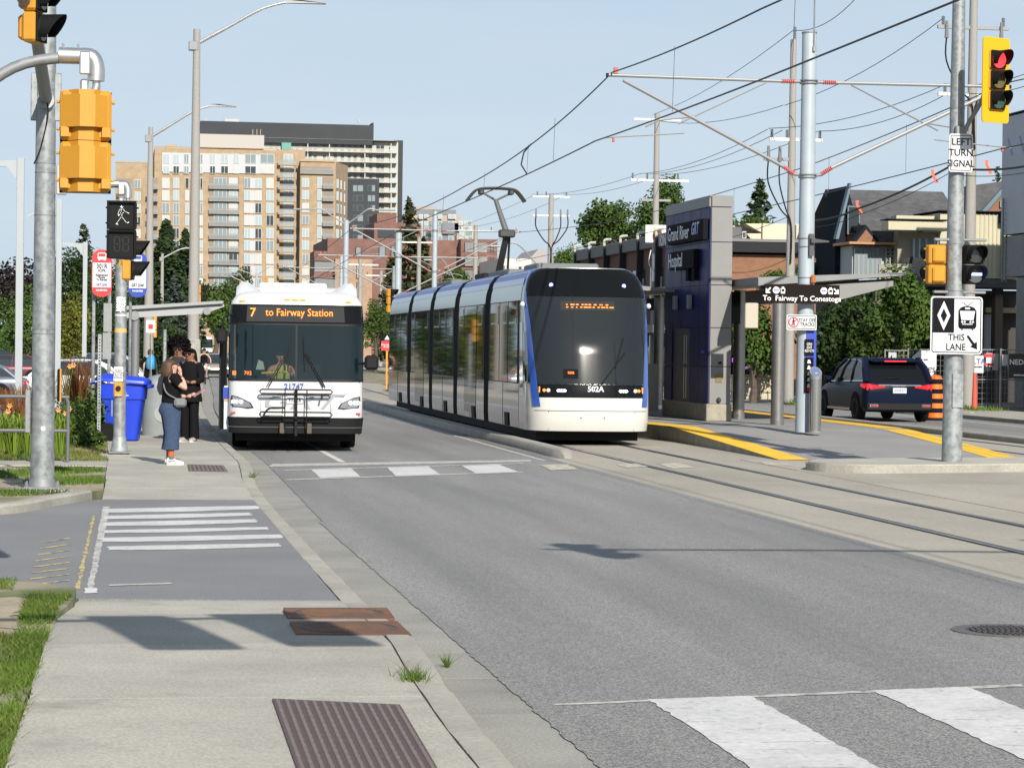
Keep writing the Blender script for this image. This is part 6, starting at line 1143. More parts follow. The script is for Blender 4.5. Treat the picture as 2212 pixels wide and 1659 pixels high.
B.poly('porch_roof', mSHING, [(1844, 489), (1870, 489), (1912, 489), (1912, 526), (1878, 526)], -1.4, 1); B.poly('porch_gable', mDGAB, [(1844, 490), (1876, 528), (1812, 530)], -1.8, -1.2); B.poly('porch_gable_brick', mOBRK, [(1844, 500), (1866, 526), (1824, 526)], -1.84, -1.78); B.box('porch_cornice', mat('copper_trim', (.4, .2, .1), .6), 1806, 1910, 526, 533, -2, .5)
pw = B.box('porch_wall', mat('grey_blue_wall', (.36, .38, .38), .7), 1824, 1911, 533, 600, -1.2, 2)
for k_ in range(6): a, c = B.p(1827 + k_ * 9.8, 540), B.p(1835 + k_ * 9.8, 594); window(pw, (a.x + c.x) / 2, (a.z + c.z) / 2, c.x - a.x, a.z - c.z, -1.3, mPANE[1], mWFR, 0)
for k_ in range(4):
    for j in range(2): a, c = B.p(1893 + j * 9, 539 + k_ * 8.5), B.p(1901 + j * 9, 546.5 + k_ * 8.5); window(pw, (a.x + c.x) / 2, (a.z + c.z) / 2, c.x - a.x, a.z - c.z, -1.35, mPANE[2], mWFR, 0)
ad = B.box('cream_addition', mSID, 1996, 2170, 466, 606, -2.2, 3); B.box('cream_canopy', mSID, 1871, 1998, 485, 506, -3.2, -2.2); B.box('canopy_edge', mFIN, 1869, 2000, 480, 485, -3.3, -2.1); B.box('addition_edge', mFIN, 1994, 2172, 460, 466, -2.4, 3.1); B.box('shaded_wall', mat('siding_in_shade', (.32, .29, .22), .8), 1909, 1998, 505, 600, -2.0, 1); B.box('upper_strip', mSID, 1909, 1996, 470, 481, -1.8, -1)  # wall below the canopy: cream siding darkened, its shade put into the colour
for k_ in range(16): B.box('clapboard_seam', mat('siding_seam', (.42, .39, .28), .8), 2026 + k_ * 9, 2026.9 + k_ * 9, 467, 605, -2.225, -2.2, ad)
B.box('wall_lamp_box', mFIN, 2120, 2139, 462, 488, -2.6, -2.2); B.box('lit_panel', mWPAN, 2124, 2134, 474, 484, -2.65, -2.58); B.box('drain_pipe', mSID, 2125, 2128, 488, 620, -2.4, -2.24)
wn = B.box('picture_window', mPANE[1], 1937, 1996, 521, 562, -2.1, -1.98)
for x_ in (1940, 1952, 1966, 1984): B.box('window_bar', mWFR, x_, x_ + 2, 520, 562, -2.16, -2.1, wn)
B.box('stone_wall', mSTONE, 1916, 2010, 562, 640, -3.0, -2.0); B.poly('stone_slope', mFIN, [(1921, 560), (1925, 560), (1908, 630), (1902, 630)], -3.1, -2.9)
for k_ in range(14): B.box('deck_board', mat('weathered_deck', (.3, .28, .25), .9, rnd=.2, var=.15, vs=6), 1845 + k_ * 5.4, 1850 + k_ * 5.4, 576, 620, -3.6, -3.5)
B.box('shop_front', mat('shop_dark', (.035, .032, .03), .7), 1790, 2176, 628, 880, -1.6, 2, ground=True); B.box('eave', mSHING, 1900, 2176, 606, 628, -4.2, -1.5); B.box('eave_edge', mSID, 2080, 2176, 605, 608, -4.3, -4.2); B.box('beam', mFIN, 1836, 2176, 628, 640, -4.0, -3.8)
for x_ in (1960, 2000, 1835, 2086): B.box('porch_post', mat('brown_post', (.13, .1, .075), .8), x_, x_ + 12, 628, 880, -3.8, -3.3, ground=True)
B.box('cream_band', mSID, 2086, 2176, 666, 678, -2.6, -1.6); B.box('grey_door', mPANE[1], 2092, 2108, 680, 800, -2.0, -1.6)
sb = B.box('blue_shop_sign', mat('sign_navy', (.015, .02, .1), .5), 1859, 1908, 690, 715, -4.1, -4.0); q = B.p(1883, 702); text(sb, 'Picture You', (q.x, -4.12, q.z), .36, mat('lettering_pale_blue', (.3, .38, .6), .6)); sb = B.box('blue_shop_sign', MATS['sign_navy'], 1947, 1992, 690, 712, -4.1, -4.0); q = B.p(1970, 701); text(sb, 'OPEN DAILY', (q.x, -4.12, q.z), .22, MATS['lettering_pale_blue']) if False else None
# --- building under construction at the right edge
mWRAP = mat('house_wrap', (.42, .45, .5), .6, var=.05, vs=1); B = BL('wrapped_building', 'unfinished building wrapped in pale sheeting with blue marks at the right edge', 2215, 96)
B.box('wall', mWRAP, 2166, 2420, 256, 514, -24, 0); B.box('roof_edge', mTRIMB, 2163, 2420, 250, 258, -24.2, 0.2); B.box('concrete_band', mat('site_concrete', (.25, .25, .245), .9, var=.15, vs=1.2), 2164, 2420, 512, 604, -24, 0)
for dy in (-2.4, -8, -15): B.box('concrete_pillar', MATS['site_concrete'], 2167, 2176, 602, 880, dy, dy + .9, ground=True)
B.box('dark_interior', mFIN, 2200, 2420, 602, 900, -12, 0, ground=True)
for dy in (-.9, -2.2):
    for yy_ in (322, 392, 462):
        q = B.p(2166, yy_); M().prism([(-.35, -.3), (-.2, -.36), (.3, .3), (.2, .36)], -.03, -.01, 0).obj('printed_mark', mat('wrap_blue', (.2, .27, .5), .6), B.t, loc=(q.x, dy, q.z))
ld = B.box('ladder_rail', mGALV2, 2156, 2156.8, 430, 610, -.54, -.5); B.box('ladder_rail', mGALV2, 2164, 2164.8, 430, 610, -.54, -.5)
for k_ in range(14): B.box('ladder_rung', mGALV2, 2156.8, 2164, 440 + 12 * k_, 441.2 + 12 * k_, -.57, -.53)
# --- construction fence, posters, drum and low walls on the right
def fence_panel(label, x0_, x1_, Y, y0_, y1_):
    a, c = at(x0_, y0_, Y), at(x1_, y1_, Y); t = T('site_fence_panel', label, 'fence', (a.x, Y, 0), 0, 'wire site fence panels'); w = c.x - a.x; h = a.z; z0 = max(.05, c.z)
    for x in (0, w): M().cyl((x, 0, .0), (x, 0, h + .05), .03, n=6).obj('post', mGALV2, t)
    for z in (h, z0 + .1, (h + z0) / 2): M().tube([(0, 0, z), (w, 0, z)], .022, 5).obj('rail', mGALV2, t)
    n = int(w / .16)
    for i in range(1, n): M().b2((i * w / n - .005, -.004, z0), (i * w / n + .005, .004, h)).obj('wire', mGALV2, t)
    for i in range(1, 11): z = z0 + (h - z0) * i / 11; M().b2((0, -.004, z - .004), (w, .004, z + .004)).obj('wire', mGALV2, t)
fence_panel('wire fence panel behind the dark blue car', 1912, 1960, 92, 757, 885); fence_panel('wire fence panel carrying the round white banner', 1962, 2040, 92, 755, 885); fence_panel('wire fence panel with the ALTA poster', 2092, 2162, 89, 755, 885); fence_panel('wire fence panel at the right edge with the black banner', 2162, 2240, 88, 756, 885)
def poster(label, px0, px1, py0, py1, Y, mt, txt=(), shape=None):
    a, c = at(px0, py0, Y), at(px1, py1, Y); w, h = c.x - a.x, a.z - c.z; t = T('poster', label, 'poster', ((a.x + c.x) / 2, Y, (a.z + c.z) / 2), 0, 'posters on the site fence')
    M().prism(shape(w, h) if shape else [(-w / 2, -h / 2), (w / 2, -h / 2), (w / 2, h / 2), (-w / 2, h / 2)], -.02, 0, 1).obj('sheet', mt, t)
    for s_, x, z, sz, m_ in txt: text(t, s_, (x * w, -.024, z * h), sz * h, m_, bold=.004)
    return t
poster('white ALTA poster right of the island pole', 2095, 2124, 768, 806, 88.9, mSIGNW, [('ALTA', 0, .15, .42, mTEXTB), ('construction', 0, -.15, .13, mTEXTK)])
t = poster('white poster with red bars on the fence', 2130, 2142, 763, 792, 88.9, mSIGNW); M().b2((-.18, -.03, .1), (.18, -.02, .22)).b2((-.18, -.03, -.2), (.18, -.02, -.12)).obj('red_bar', mRED, t)
poster('grey notice sheet on the fence', 2144, 2156, 764, 800, 88.9, mat('notice_grey', (.4, .41, .42), .7)); poster('pale notice sheet beside the black banner', 2164, 2178, 766, 790, 87.9, MATS['notice_grey'])
poster('black NEDLAW banner at the right edge', 2179, 2245, 764, 818, 87.8, mat('banner_black', (.03, .033, .035), .6), [('NEDLAW', 0, .15, .3, mTEXTW), ('www.nedlaw.ca', 0, -.36, .14, mTEXTW)])
poster('round white banner ending in BBE\'S behind the dark blue car', 1966, 2022, 757, 822, 91.9, mSIGNW, [("BBE'S", .18, -.16, .22, mTEXTK), ('now open', .0, .2, .08, mTEXTK)], lambda w, h: [(w * .5, h * .5), (-w * .15, h * .5), (-w * .4, h * .3), (-w * .5, 0), (-w * .42, -h * .3), (0, -h * .5), (w * .3, -h * .45), (w * .5, -h * .1)])
poster('small white notice at the left end of the fence', 1919, 1936, 761, 778, 91.9, MATS['notice_grey'])
dr = at(2020, 885, 76); t = T('construction_drum', 'orange and black striped construction drum behind the dark blue car', 'drum', (dr.x, dr.y, .0)); M().cyl((0, 0, 0), (0, 0, .1), .38, .33, 16).obj('base', mRUB, t)
for k_ in range(8): M().cyl((0, 0, .1 + k_ * .145), (0, 0, .245 + k_ * .145), .29 - k_ * .012, .28 - k_ * .012, 16).obj('band', mORAN if k_ % 2 == 0 else mSIGNK, t, smooth=True)
M().ball((0, 0, 1.3), (.2, .2, .1), 10, 5).obj('handle_cap', mORAN, t)
c = at(2087, 880, 86); t = T('traffic_cone', 'slim red delineator post at the site fence', 'post', (at(2105, 880, 86).x, 86, 0.05)); M().cyl((0, 0, 0), (0, 0, 1.35), .11, .06, 10).obj('post', mat('delineator', (.6, .08, .05), .6), t, smooth=True); M().cyl((0, 0, 0), (0, 0, .08), .25, .2, 10).obj('base', mRUB, t)
a, c = at(1585, 830, 100), at(1700, 800, 100); t = T('stone_garden_wall', 'pale stone garden wall with a flat coping behind the columns', 'wall', (a.x, 100, 0))
for r_ in range(3):
    x = 0
    while x < c.x - a.x: w_ = random.uniform(.5, 1.1); M().b2((x, random.uniform(-.03, .03), .12 + r_ * .28), (x + w_ - .02, .5, .385 + r_ * .28), .03).obj('stone', mat('limestone', (.45, .4, .3), .9, var=.15, vs=4, rnd=.15), t); x += w_
M().b2((-.1, -.1, .96), (c.x - a.x + .1, .6, 1.1), .02).obj('coping', mKERB, t)
a = at(1622, 760, 101); t = T('message_screen', 'dark electronic message screen with violet text above the stone wall', 'screen', (a.x, 101, 1.1)); M().b2((-.9, 0, 0), (.9, .3, 1.1), .03).obj('case', mBLACK, t)
for k_, s_ in enumerate(('Appetizer', 'Dinner & more', 'specials')): text(t, s_, (-.1, -.01, .85 - .28 * k_), .22, mat('violet_led', (.2, .02, .3), .5, emit=(.6, .1, .9), es=1.2))
# ================================================================ TREES AND PLANTS
def leafmat(name, c, v=.35):
    m = mat(name, c, .6, var=v, vs=.9, var2=.25, vs2=.25, spec=.25); n = m.node_tree.nodes; L = m.node_tree.links; b = n['Principled BSDF']
    tr_ = n.new('ShaderNodeBsdfTranslucent'); mi = n.new('ShaderNodeMixShader'); mi.inputs[0].default_value = .22; src = b.inputs['Base Color'].links[0].from_socket; L.new(src, tr_.inputs[0])
    L.new(b.outputs[0], mi.inputs[1]); L.new(tr_.outputs[0], mi.inputs[2]); L.new(mi.outputs[0], n['Material Output'].inputs[0]); return m
mLF = {'mid': leafmat('leaf_mid', (.055, .1, .017)), 'dark': leafmat('leaf_dark', (.03, .058, .013)), 'bright': leafmat('leaf_bright', (.085, .15, .022)), 'yellow': leafmat('leaf_yellow', (.13, .14, .016)), 'copper': leafmat('leaf_copper', (.03, .022, .022)), 'spruce': leafmat('needle_green', (.035, .062, .022)), 'blue': leafmat('needle_blue', (.075, .1, .085)), 'olive': leafmat('needle_olive', (.055, .062, .02))}
mBARK = mat('bark', (.09, .07, .055), .9, var=.3, vs=6, bump=.5, bs=15)
def quads(P, N, size, name, mt, parent, asp=.6):
    n = len(P); N = N / (np.linalg.norm(N, axis=1, keepdims=True) + 1e-9); r = rng.normal(size=(n, 3)); U = np.cross(N, r); U /= np.linalg.norm(U, axis=1, keepdims=True) + 1e-9; V = np.cross(N, U); s = size[:, None] if hasattr(size, '__len__') else size
    U = U * s; V = V * s * asp; v = np.stack([P - U - V * .4, P - V, P + U - V * .3, P + U * .3 + V, P - U * .6 + V * .7], 1).reshape(-1, 3)
    me = bpy.data.meshes.new(name); me.vertices.add(n * 5); me.vertices.foreach_set('co', v.ravel().astype(np.float32)); me.loops.add(n * 5); me.loops.foreach_set('vertex_index', np.arange(n * 5, dtype=np.int32)); me.polygons.add(n); me.polygons.foreach_set('loop_start', np.arange(0, n * 5, 5, dtype=np.int32)); me.polygons.foreach_set('loop_total', np.full(n, 5, dtype=np.int32)); me.update(calc_edges=True)
    return link(name, me, mt, parent)
def crown_pts(lobes, n):
    tot = sum(l[3] * l[4] * l[5] for l in lobes); P = []; N = []
    for x, y, z, a, b, c in lobes:
        k = max(20, int(n * a * b * c / tot)); d = rng.normal(size=(k, 3)); d /= np.linalg.norm(d, axis=1, keepdims=True); rr = rng.random(k) ** .38 * (1 + rng.normal(size=k) * .07)
        P.append(np.array([x, y, z]) + d * rr[:, None] * np.array([a, b, c])); N.append(d + rng.normal(size=(k, 3)) * .8 + np.array([0, -.2, .5]))
    return np.concatenate(P), np.concatenate(N)
def tree(label, px, Y, ptop, pbot, pw, kind='mid', n=3200, leaf=None, z_base=0., group='leafy trees', lob=9, gap=.8, base_py=None):
    """crown between image rows ptop and pbot, pw wide, all turned into metres at distance Y"""
    c = at(px, (ptop + pbot) / 2, Y); s = Y / F * 1.02; H = at(px, ptop, Y).z; hb = at(px, pbot, Y).z; w = pw * s / 2 * 1.12; h = (H - hb) / 2; t = T('tree', label, 'tree', (c.x, Y, z_base), random.uniform(0, 0), group); zc = (H + hb) / 2
    lobes = [(0, 0, zc, w * .72, w * .72, h * .72)]
    for i in range(lob):
        a = 2 * PI * i / lob * 1.62 + random.random(); e = random.uniform(-.75, .85); rr = random.uniform(.55, .8) * math.sqrt(max(.15, 1 - e * e)); q = random.uniform(.36, .55) * gap
        lobes.append((w * rr * math.cos(a), w * rr * math.sin(a), zc + h * e * .72, w * q * 1.15, w * q * 1.15, h * q))
    P, N = crown_pts(lobes, n); quads(P, N, rng.uniform(.6, 1.25, len(P)) * (leaf or max(.09, w * .062)), 'crown', mLF[kind], t)
    hb = max(hb, .5); M().tube([(0, 0, 0), (.05 * w, 0, hb * .6), (0, 0, hb + h * .5), (0, 0, zc + h * .4)], [w * .09 + .06, w * .075 + .05, w * .05 + .03, .03], 8).obj('trunk', mBARK, t, smooth=True)
    for l in lobes[1:7]: M().tube([(0, 0, max(hb * .8, hb + h * .1)), (l[0] * .5, l[1] * .5, (hb + l[2]) / 2 + .1 * h), (l[0], l[1], l[2])], [w * .035 + .03, w * .025 + .02, .02], 5).obj('limb', mBARK, t)
    return t
def spruce(label, px, Y, ptop, pw, kind='spruce', n=9000, z_low=1.0, sparse=1., group='conifers'):
    c = at(px, 760, Y); s = Y / F * 1.02; H = at(px, ptop, Y).z; w = pw * s / 2 * 1.35; t = T('conifer_tree', label, 'tree', (c.x, Y, 0), 0, group)
    M().cyl((0, 0, 0), (0, 0, H * .97), w * .07 + .08, .03, 8).obj('trunk', mBARK, t); P = []; N = []; nb = int(60 * sparse)
    for i in range(nb):
        f = (i + random.random()) / nb; z = z_low + (H - z_low) * f; R = w * (1 - f) ** .75 * random.uniform(.7, 1.15) + .1; k = max(12, int(n / nb * (1.5 - f)))
        for a in rng.random(5 if sparse >= 1 else 4) * 2 * PI:
            kk = k // 5; rr = rng.random(kk) ** .6 * R; da = rng.normal(size=kk) * .16; zz = z - .28 * rr ** 1.15 * (.6 + .4 * (1 - f)) + rng.normal(size=kk) * .12 * w * .25 + (rr / R) ** 3 * .12 * w
            P.append(np.stack([rr * np.cos(a + da), rr * np.sin(a + da), zz], 1)); N.append(np.stack([np.cos(a + da) * .3, np.sin(a + da) * .3 - .2, np.ones(kk)], 1) + rng.normal(size=(kk, 3)) * .5)
    P = np.concatenate(P); N = np.concatenate(N); quads(P, N, rng.uniform(.5, 1.3, len(P)) * max(.1, w * .12), 'foliage', mLF[kind], t, .45); return t
G = 'trees beyond the car park'
for lab, px, Y, pt, pb, pw, kd, n_ in (('dark copper-leaved tree at the left edge above the green hedge', 22, 250, 556, 700, 130, 'copper', 3200), ('dense green tree at the left edge behind the parked cars', -8, 185, 604, 815, 100, 'mid', 4600), ('green tree between the white post and the galvanised pole', 62, 178, 612, 815, 95, 'mid', 4600), ('low green tree just right of the galvanised pole', 112, 165, 640, 830, 85, 'bright', 4200), ('tall round-crowned tree left of the red bus sign', 152, 235, 512, 760, 110, 'dark', 5200), ('yellowing leafy tree below the round tree', 152, 150, 632, 830, 95, 'yellow', 4600), ('dark leafy tree behind the red bus sign', 212, 162, 640, 830, 95, 'dark', 4200), ('dark leafy tree behind the walk signal', 250, 205, 570, 810, 110, 'dark', 5000), ('dark leafy tree filling the gap left of the spruces', 296, 215, 590, 815, 90, 'dark', 4200), ('low dark tree under the spruces by the shelter', 345, 160, 690, 820, 110, 'dark', 3600), ('dense low tree beside the nearest lamp pole', 378, 240, 660, 790, 70, 'dark', 3600)): tree(lab, px, Y, pt, pb, pw, kd, n_, group=G, gap=1.)
spruce('thin spire-topped pine above the round tree at left', 178, 240, 487, 60, 'olive', 3200, 5, .8, G)
spruce('tall spruce left of the nearest street lamp', 357, 210, 484, 112); spruce('second spruce directly behind the nearest street lamp', 398, 225, 500, 72); spruce('bluish spruce between the two lamp poles', 376, 190, 600, 66, 'blue', 3600); spruce('low dark spruce by the bus shelter', 322, 180, 590, 90, 'spruce', 3000)
tree('broad leafy tree right of the lamp pole above the far bus', 466, 560, 592, 735, 110, 'mid', 4200); tree('leafy tree behind the left roof corner of the bus', 508, 600, 560, 720, 80, 'dark'); tree('leafy tree low behind the bus right shoulder', 812, 200, 628, 760, 60, 'mid')
spruce('tall sparse pine rising in front of the brick block', 880, 260, 437, 95, 'olive', 3000, 5, .75); spruce('dark conifer right of the sparse pine', 912, 270, 520, 85, 'olive', 2600, 2); spruce('dark conifer left of the sparse pine', 845, 250, 560, 80, 'olive', 2600, 1); tree('small tree behind the middle of the tram roof', 985, 300, 570, 660, 70, 'mid')
G = 'trees behind the far shops'
tree('large leafy tree left of the sign-box pole', 1312, 185, 418, 560, 125, 'mid', 4600, group=G, gap=.85); tree('large leafy tree right of the sign-box pole', 1430, 178, 376, 560, 125, 'mid', 4600, group=G, gap=.8); tree('bright green tree between the two utility poles', 1225, 240, 516, 640, 66, 'bright', group=G); tree('small green tree left of the triple-drop pole', 1172, 250, 566, 640, 34, 'mid', 1600, group=G)
spruce('dark pine with tufted branches behind the brick hall', 1635, 165, 396, 100, 'spruce', 3200, 6, .8, G); tree('leafy crown below the tufted pine', 1625, 160, 455, 560, 110, 'mid', group=G); tree('bright leafy tree left of the dark gable', 1795, 150, 456, 560, 70, 'bright', group=G); tree('leafy tree hidden behind the pylon top', 1560, 190, 455, 560, 70, 'mid', group=G); spruce('dark pine peeking past the wrapped building', 2150, 135, 362, 46, 'spruce', 1400, 8, .7, G)
G = 'street trees by the far shops'
for lab, px, Y, pt, pb, pw, kd, n_ in (('street tree between the dark column and the silver column', 1628, 99, 640, 830, 110, 'mid', 3600), ('small street tree in front of the brick hall', 1672, 112, 575, 660, 60, 'mid', 1800), ('street tree right of the pale blue mast', 1778, 98, 645, 850, 110, 'dark', 4600), ('dense street tree left of the dark blue car', 1835, 100, 640, 850, 120, 'dark', 5200), ('feathery street tree in front of the stone wall', 1950, 96, 566, 820, 120, 'mid', 5600), ('feathery street tree before the blue shop sign', 1896, 94, 655, 800, 100, 'mid', 3800), ('street tree behind the canopy wing', 1880, 103, 590, 760, 110, 'dark', 4600), ('street tree above the STAY OFF TRACKS sign', 1755, 110, 560, 660, 70, 'mid', 1800), ('dark street tree behind the THIS LANE sign', 2010, 101, 640, 820, 80, 'dark', 3600)): tree(lab, px, Y, pt, pb, pw, kd, n_, group=G, gap=.95)
# --- grass
def blades(name, label, pts, h, mt, w=.007, lean=.5):
    n = len(pts); P = np.array(pts); a = rng.random(n) * 2 * PI; hh = rng.uniform(.5, 1.3, n) * h; d = np.stack([np.cos(a), np.sin(a), np.zeros(n)], 1); tip = P + np.stack([rng.normal(size=n) * lean * hh, rng.normal(size=n) * lean * hh, hh], 1)
    v = np.stack([P - d * w, P + d * w, tip], 1).reshape(-1, 3); me = bpy.data.meshes.new(name); me.vertices.add(3 * n); me.vertices.foreach_set('co', v.ravel().astype(np.float32)); me.loops.add(3 * n); me.loops.foreach_set('vertex_index', np.arange(3 * n, dtype=np.int32)); me.polygons.add(n); me.polygons.foreach_set('loop_start', np.arange(0, 3 * n, 3, dtype=np.int32)); me.polygons.foreach_set('loop_total', np.full(n, 3, dtype=np.int32)); me.update(calc_edges=True)
    return link(name, me, mt, label=label, cat='grass', kind='stuff')
from mathutils import noise as mn
def scatter(n, x0, x1, y0, y1, z, thr, inside, sc=1.1):
    out = []
    while len(out) < n:
        x, y = random.uniform(x0, x1), random.uniform(y0, y1)
        if not inside(x, y): continue
        if mn.noise(Vector((x * sc, y * sc * .7, 3.1))) + random.uniform(-.2, .2) > thr: out.append((x, y, z))
    return out
mGR1 = leafmat('grass_blade', (.1, .165, .025)); mGR2 = leafmat('grass_dry', (.2, .17, .06))
near = lambda x, y: x < xleft(y) - .0 + .03 * mn.noise(Vector((0, y * 9, 0))) and (y < 19.8 or (x < -.75 and y < 21.2))
patch = lambda x, y: near(x, y) and not (-1.35 < x < -.62 and 17.2 < y < 20.3 and mn.noise(Vector((x * 2, y * 1.3, 0))) < .35)
blades('grass', 'short green grass beside the near pavement at bottom left', scatter(34000, -1.9, -.3, 10.8, 21.2, .135, -.12, patch), .034, mGR1, .0045); blades('grass', 'dry straw-coloured grass at bottom left', scatter(4500, -1.9, -.3, 10.8, 21.2, .135, .0, patch), .04, mGR2, .006)
edge = lambda x, y: -.62 < x < xleft(y) + .04 and patch(x, y); blades('grass', 'longer grass fringe overhanging the near pavement edge', scatter(3500, -.62, -.3, 11, 19.8, .135, -.3, edge), .05, mGR1, .0045, .8)
farv = lambda x, y: x < -.12 + .05 * mn.noise(Vector((0, y * 4, 1))) and not (40.5 < y < 42.5) and y > 33.8 - max(0, -x - .3) * 1.2
blades('grass', 'patchy grass round the galvanised pole', scatter(9000, -3, .0, 31, 40.5, .125, .2, farv, .8), .055, mGR1, .009); blades('grass', 'patchy grass by the push-button pole', scatter(9000, -3.2, .0, 42.5, 58, .125, .1, farv, .7), .065, mGR1, .01); blades('grass', 'dry grass near the slim pole', scatter(3000, -2, 0, 42.5, 54, .125, -.1, farv), .06, mGR2, .01)
blades('grass', 'grass strip along the far pavement', scatter(4000, 26.7, 28.3, 60, 73, .16, -.3, lambda x, y: True), .12, mGR1, .02); blades('grass', 'weeds along the far verge behind the columns', scatter(5000, 25.5, 30, 84, 98, .0, -.1, lambda x, y: True), .25, mGR1, .03)
def tuft(label, x, y, z, n=70, h=.1, r=.05, mt=None): blades('grass_tuft', label, [(x + random.gauss(0, r * .4), y + random.gauss(0, r), z) for _ in range(n)], h, mt or mGR1, .004, .7)
g = gp(893, 1466, .15); tuft('grass tuft growing from the crack beside the kerb', g.x, g.y, .15, 130, .07, .1); g = gp(960, 1441, .0); tuft('weed in the gutter joint', g.x + .02, g.y, .0, 50, .09, .015); g = gp(545, 1030, .13); tuft('weed by the kerb ramp', g.x, g.y, .12, 50, .1, .05)
# --- flower bed plants
def arch_clump(name, label, x, y, n, h, spread, mt, w=.012, grp=None, flowers=None, cat='plant'):
    t = T(name, label, cat, (x, y, .12), 0, grp); m = M()
    for _ in range(n):
        a = random.uniform(0, 2 * PI); r = spread * random.uniform(.4, 1); hh = h * random.uniform(.7, 1.15); dx, dy = math.cos(a), math.sin(a); px_, py_ = -dy * w, dx * w; b0 = random.uniform(0, .1)
        pts = [(dx * b0, dy * b0, 0, 1), (dx * (b0 + r * .35), dy * (b0 + r * .35), hh * .75, .9), (dx * (b0 + r * .75), dy * (b0 + r * .75), hh, .6), (dx * (b0 + r), dy * (b0 + r), hh * .82, .1)]
        m.loft([[(X_ - px_ * q, Y_ - py_ * q, Z_), (X_ + px_ * q, Y_ + py_ * q, Z_)] for X_, Y_, Z_, q in pts], False, False)
    m.obj('leaves', mt, t)['kind'] = 'stuff'
    for fx, fz in flowers or []:
        fm = M().tube([(fx * .3, -.05, 0), (fx, -.12, fz)], .006, 4).obj('flower_stem', mGR1, t)
        for k in range(6): a = 2 * PI * k / 6; M().add([(fx, -.14, fz), (fx + .035 * math.cos(a) - .014 * math.sin(a), -.17, fz + .035 * math.sin(a) + .014 * math.cos(a)), (fx + .055 * math.cos(a), -.15, fz + .055 * math.sin(a)), (fx + .035 * math.cos(a) + .014 * math.sin(a), -.17, fz + .035 * math.sin(a) - .014 * math.cos(a))], [(0, 1, 2, 3)]).obj('petal', mat('petal_peach', (.75, .35, .14), .6), fm)
    return t
mDL = leafmat('daylily_leaf', (.16, .24, .03)); mRG = leafmat('reed_red', (.2, .085, .03)); mRG2 = leafmat('reed_tan', (.26, .17, .06))
GP = 'flower bed plants behind the railing'
for i, (px, py, lab, fl_) in enumerate(((30, 985, 'daylily clump at the left edge of the bed', [(-.1, .75)]), (62, 985, 'yellow-green daylily clump just left of the galvanised pole', None), (128, 985, 'daylily clump with peach blooms right of the galvanised pole', [(-.02, .78), (.1, .72), (.16, .8)]), (8, 975, 'daylily clump half cut by the left edge', [(.1, .8)]), (112, 975, 'daylily clump behind the railing post', [(.3, 1.5), (.36, 1.52)]))):
    g = gp(px, py, .12); arch_clump('daylily', lab, g.x, g.y, 60, .62, .42, mDL, .014, GP, fl_)
for px, py, h, lab in ((165, 935, 1.45, 'tall red-brown feather grass in the middle of the bed'), (178, 930, 1.35, 'red-brown feather grass right of the railing post'), (150, 930, 1.2, 'tan feather grass behind the railing corner'), (45, 945, .95, 'red feather grass left of the white post'), (95, 940, 1.0, 'short red grass hidden by the galvanised pole'), (20, 950, .9, 'reddish grass at the left edge behind the railing')):
    g = gp(px, py, .12); t = arch_clump('feather_grass', lab, g.x, g.y, 150, h, .4, mRG if h > 1.21 or px < 60 else mRG2, .006, GP)
def shrub(label, px, py, w, h, kind='bright', n=900, grp=GP, leaf=.035):
    g = gp(px, py, .12); t = T('shrub', label, 'shrub', (g.x, g.y, .1), 0, grp); lobes = [(0, 0, h * .5, w * .5, w * .5, h * .5)] + [(random.uniform(-.4, .4) * w, random.uniform(-.3, .3) * w, h * random.uniform(.3, .75), w * .3, w * .3, h * .3) for _ in range(6)]
    P, N = crown_pts(lobes, n); P[:, 2] = np.abs(P[:, 2]) + .02; quads(P, N, rng.uniform(.6, 1.4, len(P)) * leaf, 'leaves', mLF[kind], t); M().tube([(0, 0, 0), (.02, 0, h * .6)], .02, 5).obj('stem', mBARK, t)
for a in ((208, 950, .9, 1.1, 'bright', 1300, 'bright green shrub left of the blue bin'), (185, 955, .8, .95, 'mid', 1100, 'green shrub beside the feather grass'), (160, 965, .6, .8, 'mid', 900, 'green shrub at the railing end post'), (25, 962, .8, .6, 'mid', 1000, 'low leafy shrub at the left edge'), (50, 960, .7, .5, 'bright', 900, 'low leafy shrub under the white post'), (140, 950, .9, .8, 'dark', 900, 'dark shrub behind the daylilies'), (110, 950, .8, .6, 'mid', 800, 'low shrub behind the galvanised pole'), (196, 968, .5, .35, 'mid', 600, 'low ground plants by the perforated post')): shrub(a[6], a[0], a[1], a[2], a[3], a[4], a[5])
